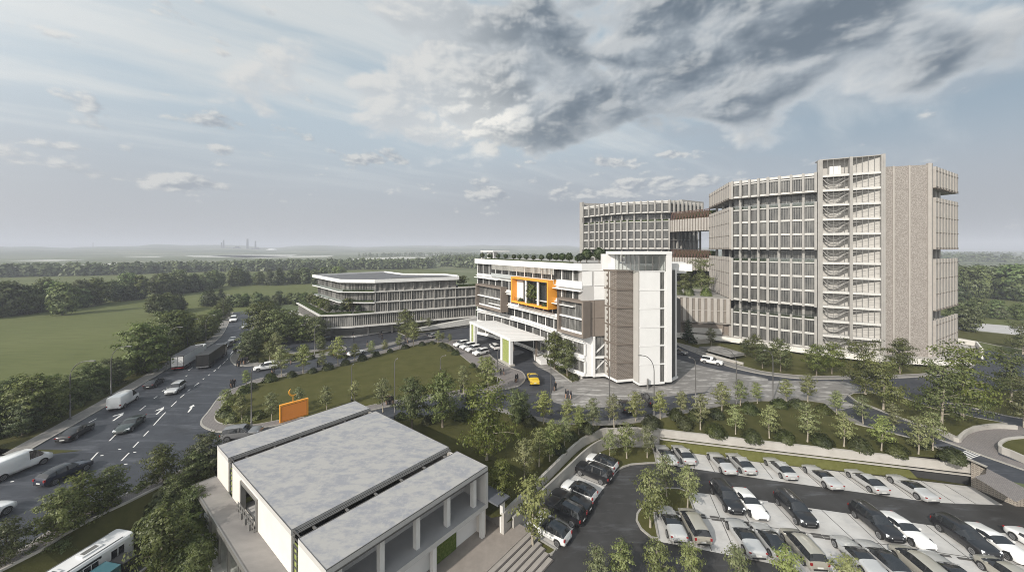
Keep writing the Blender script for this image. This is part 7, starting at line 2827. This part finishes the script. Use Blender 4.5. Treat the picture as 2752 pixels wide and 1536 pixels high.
def make_car(kind, colour, name, glassroof=False, pale=False, roofbits=False):
    P = PROF[kind]
    w0, rr = P['w'], P['r']
    root = empty(name)
    b, g = car_parts(kind, glassroof)
    body = link('body', b.mesh('body_' + kind + colour, [paint(colour), M_TRIM], smooth=False), root)
    for p in body.data.polygons:
        p.use_smooth = len(p.vertices) == 4
    gl = link('windows', g.mesh('windows_' + kind, M_CGLASS2 if pale else M_CGLASS), root)
    wm = MB()
    wm.v = []
    tb = MB()
    seg = 20
    for y0, y1, r0, r1, m in ((-.11, .11, rr, rr, 0),):
        for y in (-.11, .11):
            for k in range(seg):
                t = 2 * math.pi * k / seg
                tb.v.append((math.cos(t) * rr, y, math.sin(t) * rr))
        for k in range(seg):
            tb.face((k, (k + 1) % seg, seg + (k + 1) % seg, seg + k))
        tb.face(range(seg))
        tb.face(range(2 * seg - 1, seg - 1, -1))
    tyre = tb.mesh('tyre', M_TYRE)
    rims = {}
    for sg in (-1, 1):
        rb = MB()
        y = sg * .116
        for k in range(10):
            t = 2 * math.pi * k / 10
            rb.poly([(rr * .68 * math.cos(t - .16), y, rr * .68 * math.sin(t - .16)), (0, y, 0), (rr * .68 * math.cos(t + .16), y, rr * .68 * math.sin(t + .16))])
        for k in range(20):
            t0, t1 = 2 * math.pi * k / 20, 2 * math.pi * (k + 1) / 20
            rb.poly([(rr * q * math.cos(t), y, rr * q * math.sin(t)) for q, t in ((.72, t0), (.72, t1), (.58, t1), (.58, t0))])
        rims[sg] = rb.mesh('rim', M_RIM)
    for ax_ in P['ax']:
        for sgn in (-1, 1):
            w_ = link('wheel', tyre, root, (ax_, sgn * (w0 - .075), rr))
            link('rim', rims[sgn], w_)
    front, tail = P['p'][2], P['p'][-3]
    f1 = P['p'][1]
    hb = MB()
    zl = f1[1] - .04
    for sgn in (-1, 1):
        hb = MB()
        y0, y1 = w0 * f1[3] * .55, w0 * front[3] * 1.0
        hb.poly([(f1[0] + .045, sgn * y0, zl + .04), (front[0] + .06, sgn * (y1 + .005), front[1] - .0), (front[0] + .10, sgn * (y1 + .012), front[1] - .17), (f1[0] + .05, sgn * y0, zl - .11)])
        hb.poly([(f1[0] + .045, sgn * y0, zl + .04), (front[0] + .06, sgn * (y1 + .005), front[1] - .0), (front[0] - .04, sgn * y1 * .93, front[2] + .012), (f1[0] - .06, sgn * y0, f1[2] + .035)])
        link('headlight', hb.mesh('headlight', M_HEAD), root)
        tb = MB()
        xt, xe = P['p'][-3], P['p'][-2]
        y1 = w0 * xt[3]
        zt = min(xt[1], 1.05)
        tall = .24 if kind in ('suv', 'minivan', 'hatch', 'van') else .09
        tb.box((xe[0] + .03, sgn * (y1 - .12), zt - tall / 2 - .06), (.14, .20, tall), 0)
        link('taillight', tb.mesh('taillight', M_TAIL), root)
        mb = MB()
        wi = [q for q in P['p'] if q[2] - q[1] > .3][0]
        mb.box((wi[0] + .38, sgn * (w0 + .10), wi[1] + .08), (.14, .20, .13), 0)
        link('mirror', mb.mesh('mirror', paint(colour)), root)
    gb = MB()
    gb.box((P['p'][0][0] + .0, 0, P['p'][0][1] - .02), (.05, w0 * .9, .14), 0)
    for k in range(3):
        gb.box((P['p'][0][0] + .03, 0, P['p'][0][1] - .06 + .045 * k), (.012, w0 * .84, .015), 0, 1)
    gb.box((P['p'][1][0] + .03, 0, P['p'][1][4] + .08), (.10, w0 * 1.2, .10), 0)
    link('grille', gb.mesh('grille', [M_TRIM, M_RIM]), root)
    bb = MB()
    bb.box((P['p'][-1][0] - .01, 0, P['p'][-1][4] + .03), (.10, w0 * 1.3, .12), 0)
    link('bumper', bb.mesh('bumper', M_TRIM), root)
    pb = MB()
    pb.box((P['p'][-1][0] - .012, 0, P['p'][-1][1] + (.08 if kind != 'sedan' else .02)), (.03, .50, .12), 0)
    link('number_plate', pb.mesh('number_plate', mat('plate_white', (.62, .62, .6), .5)), root)
    if roofbits:
        top = max(q[2] for q in P['p'])
        for sgn in (-1, 1):
            rb_ = MB()
            rb_.beam((.15, sgn * w0 * .66, top + .03), (-1.6, sgn * w0 * .66, top + .02), .05)
            link('roof_rail', rb_.mesh('roof_rail', M_RIM), root)
    return root


def car(kind, colour, loc, heading, label, name='parked_car', cat='car', group=None, s=1.0, glassroof=False, pale=False, roofbits=False):
    key = (kind, colour, name, glassroof, pale, roofbits)
    if key not in CARS:
        o = CARS[key] = make_car(kind, colour, name, glassroof, pale, roofbits)
    else:
        o = dup(CARS[key])
        if 'group' in o:
            del o['group']
    o.location = (*loc[:2], loc[2] + .012)
    o.rotation_euler = (0, 0, heading)
    o.scale = (s, s, s)
    tag(o, label, cat, group)
    return o


def ang(a, b):
    return math.atan2(b[1] - a[1], b[0] - a[0])


def road_dir(p):
    i = min(range(len(KERB_L) - 1), key=lambda k: math.hypot(KERB_L[k][0] - p[0], KERB_L[k][1] - p[1]))
    return ang(KERB_L[i], KERB_L[i + 1])


def on_road(kind, colour, t, away, label, s=1.0, dh=0.0, **kw):
    p = T(*t)
    return car(kind, colour, (*p, 0.008), road_dir(p) + (0 if away else math.pi) + dh, label, name={'van': 'panel_van'}.get(kind, 'moving_car'), cat='van' if kind == 'van' else 'car', s=s, **kw)


on_road('van', 'white', (0, 3, 175, 430), True, 'white panel van driving away at the left edge of the road', 1.0)
on_road('hatch', 'navy', (0, 3, 655, 480), True, 'black hatchback with glowing-red tail lamps nearest the near pavement', 1.06, glassroof=True)
on_road('sedan', 'black', (0, 3, 765, 68), True, 'black saloon driving away beside the left pavement', 1.05)
on_road('roadster', 'green', (0, 2, 1310, 1425), False, 'dark green car facing the camera before the lane arrow', 1.05, dh=.05)
on_road('van', 'white', (0, 2, 1245, 1195), True, 'white panel van beside the left pavement behind the black saloon', 1.0)
on_road('suv', 'silver', (0, 2, 1768, 1062), False, 'silver car coming toward the camera in the middle lane', .98)
on_road('sedan', 'black', (0, 2, 1550, 1000), True, 'black car following the left pavement below the white lorry', 1.0)
on_road('hatch', 'black', (0, 2, 2283, 618), False, 'black hatchback coming down the road beyond the black lorry', 1.05)
on_road('sedan', 'silver', (0, 2, 2348, 555), True, 'silver car just beyond the black hatchback on the far road', 1.0)
on_road('minivan', 'white', (0, 2, 2350, 355), False, 'white minibus near the far end of the road', 1.25)
on_road('sedan', 'silver', (0, 2, 2465, 420), False, 'silver car near the right side of the far road end', 1.0)
on_road('hatch', 'white', (0, 3, -230, 960), True, 'white car half cut off by the left edge of the view', 1.1)
p = T(0, 3, 2440, 85)
car('suv', 'grey', (*p, .008), R(15), 'dark grey jeep on the side road behind the hall roof', 'moving_car', s=1.05)


def lorry(t0, t1, colour, label, trailer_mat, tail_mat):
    a, c = T(*t0), T(*t1)
    h = ang(a, c)
    L = 11.0
    root = empty('lorry', ((a[0]), (a[1]), .01), 0, label, 'lorry')
    root.location = (a[0] + math.cos(h) * L / 2, a[1] + math.sin(h) * L / 2, .01)
    W_ = 2.55

    def lk(name, b, m, par=root):
        return link(name, b.mesh(name, m), par)
    b = MB()
    b.box((0, 0, 2.35), (L, W_, 2.6))
    lk('trailer', b, [trailer_mat])
    b = MB()
    b.box((0, 0, 3.66), (L + .04, W_ + .04, .05))
    lk('trailer_roof', b, [tail_mat])
    b = MB()
    for s_ in (-1, 1):
        b.box((-L / 2 - .02, s_ * (W_ / 2 - .05), 2.35), (.06, .12, 2.6))
    b.box((-L / 2 - .02, 0, 3.58), (.06, W_, .12))
    b.box((-L / 2 - .02, 0, 1.1), (.06, W_, .12))
    b.box((-L / 2 - .02, 0, 2.35), (.05, .06, 2.5))
    lk('door_frame', b, [M_TRIM])
    b = MB()
    b.box((-L / 2 + .1, 0, .72), (.15, W_ - .1, .22))
    lk('rear_bumper', b, [M_RIM if colour == 'black' else M_TAIL])
    b = MB()
    b.box((0.3, 0, .9), (L - 1, 1.2, .3))
    lk('chassis', b, [M_TRIM])
    b = MB()
    b.prism([(L / 2 + .5, -W_ / 2 + .05), (L / 2 + 2.5, -W_ / 2 + .1), (L / 2 + 2.7, 0), (L / 2 + 2.5, W_ / 2 - .1), (L / 2 + .5, W_ / 2 - .05)], .55, 3.3)
    lk('cab', b, [paint(colour)])
    b = MB()
    b.box((L / 2 + 2.55, 0, 2.45), (.2, W_ - .5, .9))
    lk('windscreen', b, [M_CGLASS])
    for x in (-L / 2 + 1.3, -L / 2 + 2.4, -L / 2 + 3.5, L / 2 - .6, L / 2 + 1.9):
        for s_ in (-1, 1):
            b = MB()
            seg = 16
            for y in (-.15, .15):
                for k in range(seg):
                    tt = 2 * math.pi * k / seg
                    b.v.append((math.cos(tt) * .5, y, math.sin(tt) * .5))
            for k in range(seg):
                b.face((k, (k + 1) % seg, seg + (k + 1) % seg, seg + k))
            b.face(range(seg))
            b.face(range(2 * seg - 1, seg - 1, -1))
            link('wheel', b.mesh('lorry_wheel', M_TYRE), root, (x, s_ * (W_ / 2 - .2), .5))
    root.rotation_euler = (0, 0, h)
    root.scale = (.93, .93, .93)


lorry((0, 2, 1775, 862), (0, 2, 1975, 735), 'white', 'white box lorry with dark roof beside the left pavement', mat('lorry_white', (0.66, 0.65, 0.63), .5, var=.05, scale=.8), mat('lorry_roof', (.10, .10, .105), .7))
lorry((0, 2, 2028, 850), (0, 2, 2215, 710), 'black', 'black box lorry in the middle lane beside the white lorry', mat('lorry_black', (0.018, 0.017, 0.017), .4), mat('lorry_black_roof', (.03, .03, .03), .6))

# drives and forecourt
def at(kind, colour, t, to, label, z=.008, name='moving_car', group=None, **kw):
    p, q = T(*t, z), T(*to, z)
    return car(kind, colour, (*p, z), ang(p, q), label, name, group=group, **kw)


at('suv', 'white', (1, 2, 100, 840), (1, 2, 0, 855), 'white estate car on the drive beside the grove island')
at('sedan', 'white', (1, 2, 1010, 690), (1, 2, 1100, 665), 'white saloon on the drive behind the clipped bushes')
at('sedan', 'black', (1, 2, 880, 705), (1, 2, 960, 680), 'dark saloon on the drive just left of the white one')
at('hatch', 'silver', (1, 2, 1795, 515), (1, 2, 1850, 500), 'silver hatchback turning before the low building ramp')
at('suv', 'white', (1, 2, 2400, 632), (1, 2, 2300, 560), 'white car standing under the entrance canopy', s=.95)
for i, q in enumerate(((2062, 605), (2128, 628), (2185, 655), (2262, 690))):
    at('suv', 'white', (1, 2, *q), (1, 2, q[0] - 60, q[1] + 14), 'white parked car, %s from the left in the row beside the canopy' % ORD[i], .14, 'parked_car', 'white cars parked beside the canopy', s=.95)
at('pickup', 'yellow', (2, 2, 212, 965), (2, 2, 170, 870), 'yellow pickup truck leaving the canopy drive')
at('sedan', 'black', (2, 2, 1148, 1235), (2, 2, 1130, 1200), 'black car behind the young trees on the plaza drive')
at('suv', 'black', (2, 2, 1385, 1170), (2, 2, 1340, 1120), 'dark car by the lamp post in front of the white tower')
at('suv', 'white', (2, 2, 2012, 782), (2, 2, 2110, 800), 'white car on the drive in front of the paved slab')
at('sedan', 'grey', (2, 2, 1675, 680), (2, 2, 1720, 690), 'dark grey saloon half hidden behind the white tower flank')
for i, q in enumerate(((400, 285), (425, 295), (350, 520))):
    at('suv', 'white', (1, 2, *q), (1, 2, q[0] + 40, q[1] - 3), 'white car, %s from the top in the far parking area behind the grove' % ORD[i], name='parked_car', group='cars behind the grove')
at('hatch', 'black', (1, 2, 720, 545), (1, 2, 740, 540), 'dark car before the base slab of the low building', name='parked_car')

# car park
zp = LOWZ + .012
d1a, d1b = T(3, 3, 690, 415, LOWZ), T(3, 3, 1010, 640, LOWZ)
h1 = ang(d1b, d1a)
d2a, d2b = T(3, 3, 540, 815, LOWZ), T(3, 3, 1000, 1240, LOWZ)
h2 = ang(d2b, d2a)
G1, G2, G3, G4 = 'cars in the row under the green slope', 'cars facing the camera in the middle row', 'cars in the nearest row', 'cars along the curved wall'


def park(kind, colour, t, h, label, g, s=1.05, **kw):
    p = T(*t, LOWZ)
    return car(kind, colour, (*p, zp), h, label, 'parked_car', 'car', g, s, **kw)


for i, q in enumerate(((2, 3, 1545, 292), (2, 3, 1722, 290), (2, 3, 2105, 375), (2, 3, 2298, 380), (3, 3, 118, 430), (3, 3, 540, 515), (3, 3, 985, 560), (3, 3, 1440, 625))):
    dark = i in (0, 2, 5, 7)
    park('roadster' if dark else 'sedan', 'silver', q, h1, ('silver car with a dark glass roof' if dark else 'silver saloon') + ', %s from the left under the green slope' % ORD[i], G1, 1.04, glassroof=dark)
for i, (k, c, q, lab) in enumerate((('suv', 'black', (2, 3, 2160, 745), 'black estate car, first from the left in the middle row'), ('roadster', 'white', (2, 3, 2395, 790), 'white sports saloon beside the first black estate in the middle row'),
                                    ('suv', 'black', (3, 3, 275, 865), 'black estate car, second of the black ones in the middle row'), ('suv', 'black', (3, 3, 1085, 1000), 'black estate car, third of the black ones in the middle row'),
                                    ('roadster', 'white', (3, 3, 1385, 1060), 'white sports saloon beside the third black estate'), ('suv', 'black', (3, 3, 1985, 1150), 'black estate car, last of the black ones in the middle row'),
                                    ('roadster', 'white', (3, 3, 2310, 1190), 'white sports saloon beside the last black estate'), ('roadster', 'white', (3, 3, 2760, 1240), 'white car cut off by the right edge in the middle row'))):
    park(k, c, q, h2 + math.pi, lab, G2, 1.06 if k == 'suv' else 1.02)
for i, (k, c, q, gr, lab) in enumerate((('roadster', 'silver', (2, 3, 1600, 985), True, 'silver car with a dark roof beside the island tree'), ('minivan', 'beige', (2, 3, 1830, 1020), False, 'beige people carrier with red tail lamps next to the island'),
                                    ('roadster', 'silver', (2, 3, 2340, 1130), True, 'silver car with a dark roof below the first black estate'), ('sedan', 'silver', (3, 3, 20, 1170), True, 'silver saloon below the first white sports saloon'),
                                    ('minivan', 'beige', (3, 3, 345, 1250), False, 'beige people carrier below the second black estate'), ('roadster', 'silver', (3, 3, 905, 1330), True, 'silver car with a dark roof below the third black estate'),
                                    ('sedan', 'silver', (3, 3, 1165, 1370), True, 'silver saloon below the third black estate, right of the dark-roofed one'), ('minivan', 'beige', (3, 3, 1530, 1440), False, 'beige people carrier at the bottom edge, right of the silver saloon'),
                                    ('roadster', 'silver', (3, 3, 1840, 1500), True, 'silver car at the bottom edge below the last black estate'), ('minivan', 'beige', (3, 3, 2450, 1560), False, 'pale car in the bottom right corner'))):
    park(k, c, q, h2, lab, G3, 1.04, glassroof=gr)
h4 = math.atan2(.61, -.79)
for k, c, q, gr, lab, kw in (('hatch', 'white', (2, 3, 900, 375), True, 'white car farthest along the curved wall, behind the black off-roader', {}), ('suv', 'black', (2, 3, 818, 478), False, 'black off-roader with roof rails by the curved wall', dict(roofbits=True)),
                             ('hatch', 'white', (2, 3, 672, 668), True, 'white car with a black roof between the black cars', {}), ('roadster', 'black', (2, 3, 592, 762), True, 'low black coupe beside the white car', {}),
                             ('suv', 'black', (2, 3, 525, 872), True, 'black van-like car under the leaning tree', {}), ('hatch', 'white', (2, 3, 385, 1065), True, 'white car nearest the steps under the tree', {})):
    park(k, c, q, h4, lab, G4, 1.06, glassroof=gr, **kw)


# ---- bus and the teal truck beside it
def bus():
    a, c = T(0, 3, 1275, 1262, LOWZ), T(0, 3, 480, 1800, LOWZ)
    h = ang(c, a)
    L, W_, Hh = 12.0, 2.5, 2.75
    root = empty('city_bus', (a[0] - math.cos(h) * L / 2, a[1] - math.sin(h) * L / 2, LOWZ), 0, 'white single-deck bus parked on the lane below the near bank', 'bus')
    wht = mat('bus_white', (0.70, 0.70, 0.70), .35, var=.03, scale=1.0)

    def lk(name, b, m, par=root, sm=False):
        return link(name, b.mesh(name, m, smooth=sm), par)
    b = MB()
    n = 10
    prof = [(-W_ / 2, .35), (W_ / 2, .35), (W_ / 2, Hh - .25), (W_ / 2 - .12, Hh - .06), (W_ / 2 - .35, Hh), (-W_ / 2 + .35, Hh), (-W_ / 2 + .12, Hh - .06), (-W_ / 2, Hh - .25)]
    xs = [-L / 2, -L / 2 + .12, L / 2 - .35, L / 2 - .08, L / 2]
    sc = [.97, 1, 1, .97, .90]
    for x, s_ in zip(xs, sc):
        b.v += [(x, y * s_, .35 + (z - .35) * (1 if s_ > .95 else .985)) for y, z in prof]
    m = len(prof)
    for i in range(len(xs) - 1):
        for k in range(m):
            b.face((i * m + k, i * m + (k + 1) % m, (i + 1) * m + (k + 1) % m, (i + 1) * m + k))
    b.face(range(m))
    b.face(range(5 * m - 1, 4 * m - 1, -1))
    lk('body', b, [wht])
    for sgn in (-1, 1):
        for i in range(6):
            x = -L / 2 + .8 + i * 1.32
            b = MB()
            b.box((x + .6, sgn * (W_ / 2 + .004), 1.75), (1.22, .02, .85))
            lk('window', b, [M_CGLASS])
    b = MB()
    b.box((-0.4, -(W_ / 2 + .006), Hh - .42), (7.5, .02, .22))
    lk('sign_band', b, [M_TRIM])
    for x in (2.6, 4.6):
        b = MB()
        b.box((x, -(W_ / 2 + .008), 1.32), (1.15, .03, 1.85), 0, 0)
        for xx in (-.56, 0, .56):
            b.box((x + xx, -(W_ / 2 + .02), 1.32), (.07, .03, 1.85), 0, 1)
        for zz in (.42, 2.22):
            b.box((x, -(W_ / 2 + .02), zz), (1.15, .03, .07), 0, 1)
        lk('door', b, [M_CGLASS, wht])
    b = MB()
    b.box((L / 2 - .06, 0, 1.7), (.16, W_ * .82, 1.05))
    lk('windscreen', b, [M_CGLASS])
    for x, w_ in ((3.2, 1.5), (.4, 1.3), (-2.6, 1.4), (-4.8, 1.2)):
        b = MB()
        b.prism([(x - w_ / 2, -.42), (x + w_ / 2, -.42), (x + w_ / 2, .42), (x - w_ / 2, .42)], Hh - .01, Hh + .14, 0)
        b.prism([(x - w_ / 2 + .2, -.25), (x + w_ / 2 - .2, -.25), (x + w_ / 2 - .2, .25), (x - w_ / 2 + .2, .25)], Hh + .14, Hh + .17, 1)
        lk('roof_hatch', b, [wht, M_METAL])
    b = MB()
    for y in (-.95, .95):
        b.beam((-L / 2 + .5, y, Hh + .02), (L / 2 - .8, y, Hh + .02), .06)
    lk('roof_rib', b, [M_METAL])
    for x in (-3.6, .9):
        for sgn in (-1, 1):
            b = MB()
            seg = 18
            for y in (-.15, .15):
                for k in range(seg):
                    tt = 2 * math.pi * k / seg
                    b.v.append((math.cos(tt) * .48, y, math.sin(tt) * .48))
            for k in range(seg):
                b.face((k, (k + 1) % seg, seg + (k + 1) % seg, seg + k))
            b.face(range(seg))
            b.face(range(2 * seg - 1, seg - 1, -1))
            w_ = link('wheel', b.mesh('bus_wheel', M_TYRE), root, (x, sgn * (W_ / 2 - .10), .48))
            b = MB()
            b.lathe((0, 0, 0), [(.25, -.02), (.25, .02)], 12)
            me = b.mesh('hub', M_RIM)
            hb = link('hub', me, w_, (0, sgn * .16, 0))
            hb.rotation_euler = (R(90), 0, 0)
    root.rotation_euler = (0, 0, h)
    root.scale = (.98, .98, .98)
    # teal truck
    q = (-37.9, 33.3)
    r2_ = empty('box_truck', (*q, LOWZ), 0, 'teal box truck cut off by the bottom edge beside the bus', 'truck')

    def lk2(name, b, m):
        return link(name, b.mesh(name, m), r2_)
    b = MB()
    b.box((-1.2, 0, 1.35), (3.6, 1.9, 1.1))
    lk2('cargo_box', b, [paint('teal')])
    b = MB()
    b.prism([(.8, -.85), (1.9, -.85), (2.0, 0), (1.9, .85), (.8, .85)], .45, 1.7)
    lk2('cab', b, [M_TRIM])
    b = MB()
    b.box((1.85, 0, 1.35), (.2, 1.5, .5))
    lk2('windscreen', b, [M_CGLASS])
    for x in (-2.1, 1.2):
        for sgn in (-1, 1):
            b = MB()
            b.lathe((0, 0, -.12), [(.38, 0), (.38, .24)], 16)
            w_ = link('wheel', b.mesh('truck_wheel', M_TYRE), r2_, (x, sgn * .85, .38))
            w_.rotation_euler = (R(90), 0, 0)
    r2_.rotation_euler = (0, 0, h)


bus()
# bus lane under it
_b = MB()
_a, _c = T(0, 3, 1560, 1090, LOWZ), T(0, 3, 300, 2000, LOWZ)
_d = Vector((_c[0] - _a[0], _c[1] - _a[1])).normalized()
_b.strip([(_a[0], _a[1]), _c], 6.5, LOWZ - .06, LOWZ + .005)
tag(_b.build('bus_lane', M_ASPH2), kind='structure')
_b = MB()
_o = (_d.y * -3.3, _d.x * 3.3)
_b.strip([(_a[0] + _o[0] * 1, _a[1] + _o[1] * 1), (_c[0] + _o[0], _c[1] + _o[1])], .25, LOWZ - .05, LOWZ + .14)
tag(_b.build('kerb', M_KERB), kind='structure')


# ---- street lamps
M_POLE = mat('lamp_pole', (0.13, 0.125, 0.12), .5, metal=.4)
LAMPH = {}


def lamp(t, y_top, x_arm, label, group, z=0.0, zf_=None, thick=1.0):
    p = Tf(*t, zf_) if zf_ else (*T(*t, z), z)
    px = p[1] / F / KT
    h = round((t[3] - y_top) * px, 1)
    arm = round((x_arm - t[2]) * px, 1)
    root = empty('street_lamp', p, 0, label, 'street lamp', group)
    b = MB()
    rr = .085 * thick
    s_ = 1 if arm > 0 else -1
    A_ = abs(arm)
    bend = min(h * .28, max(.9, A_ * 1.0))
    pts = [(0, 0, 0), (0, 0, h * .4), (0, 0, h - bend)]
    for k in range(1, 8):
        q = k / 7 * math.pi / 2
        pts.append((s_ * (1 - math.cos(q)) * A_ * .72, 0, h - bend + math.sin(q) * bend))
    pts.append((s_ * A_ * .84, 0, h + .03))
    b.tube(pts, [rr * 1.3, rr, rr * .85] + [rr * .7] * 8, 8)
    b.lathe((0, 0, 0), [(rr * 2.1, 0), (rr * 1.9, .35), (rr * 1.2, .5)], 8)
    link('pole', b.mesh('lamp_pole', M_POLE, smooth=True), root)
    b = MB()
    b.prism([(s_ * A_ * .80, -.14), (s_ * A_ * 1.02, -.12), (s_ * A_ * 1.04, 0), (s_ * A_ * 1.02, .12), (s_ * A_ * .80, .14)], h - .02, h + .12)
    link('lamp_head', b.mesh('lamp_head', M_METAL), root)
    return root


for i, (x, yb, yt, xa) in enumerate(((112, 1440, 1045, 345), (705, 1345, 757, 950), (1118, 1105, 606, 1320), (1690, 795, 417, 1835), (1887, 668, 333, 1990), (2072, 588, 295, 2165), (2245, 400, 90, 2310))):
    lamp((0, 2, x, yb), yt, xa, 'tall grey street lamp, %s from the left along the left pavement' % ORD[i], 'lamps along the left pavement')
for i, (x, yb, yt, xa) in enumerate(((392, 1305, 770, 365), (982, 1398, 745, 880), (1430, 1330, 702, 1270), (1848, 1195, 722, 1780), (2258, 1200, 633, 2085))):
    lamp((2, 2, x, yb), yt, xa, 'dark curved street lamp, %s from the left along the plaza kerb' % ORD[i], 'lamps along the plaza', 0, gz)
lamp((3, 2, 50, 1150), 650, -40, 'dark curved street lamp nearest the tower lawn', 'lamps along the plaza')
for i, (x, yb, yt, xa) in enumerate(((962, 1155, 790, 985), (1395, 1325, 735, 1428), (1855, 845, 700, 1910), (2430, 980, 640, 2455))):
    lamp((1, 2, x, yb), yt, xa, 'slim dark lamp post, %s from the left round the big lawn' % ORD[i], 'lamps round the big lawn', .13)
lamp((0, 2, 2530, 1392), 800, 2600, 'slim lamp post at the road tip of the big lawn', 'lamps round the big lawn', .13)
lamp((1, 2, 590, 700), 395, 640, 'slim lamp post among the grove trees on the island', 'lamps round the big lawn', .13)
# bollard light before the white tower
b_ = MB()
_p = T(2, 2, 1365, 1035)
b_.lathe((*_p, 0), [(.22, 0), (.18, .2), (.18, 2.0), (.1, 2.1)], 10)
tag(b_.build('bollard', M_METAL), 'grey bollard standing before the white stair tower', 'bollard')


# ---- people
def person_mesh(name, robe, step, seed):
    me = bpy.data.meshes.new('tmp')
    H_ = 1.72
    vs = [(0, 0, .95), (0, 0, 1.15), (0, .01, 1.35), (0, .01, 1.47), (0, .03, 1.60), (0, .03, 1.70),
          (.09, 0, .90), (.10, step * .10, .50), (.10, step * -.02, .09), (.10, step * -.02 + .13, .04),
          (-.09, 0, .90), (-.10, -step * .06, .50), (-.10, -step * .22, .09), (-.10, -step * .22 + .13, .04),
          (.20, 0, 1.40), (.25, -.02 - step * .05, 1.13), (.24, .08 - step * .05, .88), (.24, .10, .80),
          (-.20, 0, 1.40), (-.25, -.02 + step * .05, 1.13), (-.24, .08 + step * .05, .88), (-.24, .10, .80)]
    es = [(0, 1), (1, 2), (2, 3), (3, 4), (4, 5), (0, 6), (6, 7), (7, 8), (8, 9), (0, 10), (10, 11), (11, 12), (12, 13), (2, 14), (14, 15), (15, 16), (16, 17), (2, 18), (18, 19), (19, 20), (20, 21)]
    rad = [.155, .145, .165, .062, .10, .085, .11, .085 if not robe else .13, .055 if not robe else .15, .045, .11, .085 if not robe else .13, .055 if not robe else .15, .045, .075, .055, .042, .04, .075, .055, .042, .04]
    if robe:
        rad[0], rad[6], rad[10] = .19, .15, .15
    me.from_pydata(vs, es, [])
    o = bpy.data.objects.new('tmp', me)
    COL.objects.link(o)
    sk = o.modifiers.new('skin', 'SKIN')
    for i, r_ in enumerate(rad):
        v = me.skin_vertices[0].data[i]
        v.radius = (r_, r_ * (.72 if i in (0, 1, 2) else 1))
        v.use_root = i == 0
    o.modifiers.new('sub', 'SUBSURF').levels = 1
    dg = bpy.context.evaluated_depsgraph_get()
    out = bpy.data.meshes.new_from_object(o.evaluated_get(dg))
    bpy.data.objects.remove(o)
    out.name = name
    cloth = mat('dark_cloth' + str(seed), ((.012, .012, .014), (.020, .018, .020), (.035, .034, .04))[seed % 3], .9)
    skin = mat('skin', (.36, .22, .15), .7)
    hair = mat('hair', (.015, .012, .010), .8)
    out.materials.clear()
    for m in (cloth, skin, hair):
        out.materials.append(m)
    for p in out.polygons:
        z, y, x = p.center.z, p.center.y, p.center.x
        p.use_smooth = True
        if z > 1.49:
            p.material_index = 1 if (y > .06 and z < 1.69) else (0 if robe else 2)
        elif abs(x) > .19 and z < .86:
            p.material_index = 1
        else:
            p.material_index = 0
    return out


PM = [person_mesh('person', True, .6, 0), person_mesh('person', False, 1.0, 1), person_mesh('person', True, .2, 2), person_mesh('person', False, .4, 3)]


def people(pts, labels, z=.016, grp=None):
    pts = sorted(pts, key=lambda q: q[0] * 2576 + q[2])
    for i, (c, r_, x, y) in enumerate(pts):
        o = link('person', PM[(i * 3 + int(x)) % 4], None, (*T(c, r_, x, y, z), z), rnd.uniform(0, 6.28))
        k = rnd.uniform(.96, 1.08)
        o.scale = (k, k, k)
        tag(o, labels[i] if isinstance(labels, list) else labels.format(n=ORD[i]), 'person', grp)


people([(2, 2, 36, 968), (2, 2, 54, 966)], 'person in dark clothes, {n} from the left at the paved tip by the canopy', .15, 'pair at the paved tip')
people([(2, 2, 418, 1055), (2, 2, 440, 1052)], 'person in dark clothes, {n} from the left on the plaza below the yellow pickup', .02, 'pair below the pickup')
people([(2, 2, 540, 1128), (2, 2, 563, 1132), (2, 2, 592, 1136)], 'person in dark clothes, {n} from the left of three walking on the plaza', .02, 'three walkers on the plaza')
people([(1, 2, 2463, 896), (1, 2, 2491, 893)], 'person in dark clothes, {n} from the left beside the green canopy post', .15, 'pair by the canopy post')
people([(1, 2, 978, 510), (1, 2, 984, 566), (1, 2, 1243, 520), (1, 2, 1258, 500), (1, 2, 1268, 536)], 'dark-dressed person, {n} from the left before the low building', .02, 'people before the low building')
people([(1, 2, 1500, 574), (1, 2, 1520, 573), (1, 2, 1118, 602)], 'dark-dressed person, {n} from the left on the footpath across the drive', .13, 'people on the footpath')
people([(1, 2, 622, 816), (1, 2, 641, 815), (1, 2, 160, 880), (1, 2, 182, 880), (1, 2, 348, 786)], 'dark-dressed person, {n} from the left along the drive below the grove', .02, 'people along the drive')
people([(0, 2, 2357, 686), (0, 2, 2374, 683), (0, 2, 2387, 814), (0, 2, 2403, 812)], 'dark-dressed person at the road tip of the grove island', .14, 'people at the grove tip')
people([(0, 2, 2416, 786), (0, 2, 2432, 788), (0, 2, 2447, 784), (0, 2, 2461, 787), (0, 2, 2477, 785), (0, 2, 2490, 782)], 'dark-dressed person in the crowd at the kerb of the grove island', .14, 'crowd at the grove kerb')
people([(0, 2, 2320, 1022), (0, 2, 2338, 1024), (0, 2, 2359, 1020)], 'dark-dressed person, {n} from the left of three on the road before the lawn tip', .02, 'three people before the lawn tip')
people([(1, 2, 1316, 1192), (1, 2, 1330, 1196), (1, 2, 1346, 1190), (1, 2, 1360, 1195), (1, 2, 1374, 1192), (1, 2, 1388, 1188)], 'dark-dressed person in the crowd on the pavement behind the hall', .14, 'crowd behind the hall')
people([(1, 2, 2062, 1070), (1, 2, 2076, 1074)], 'dark-dressed person under the young tree at the near lawn edge', .14, 'pair at the lawn edge')
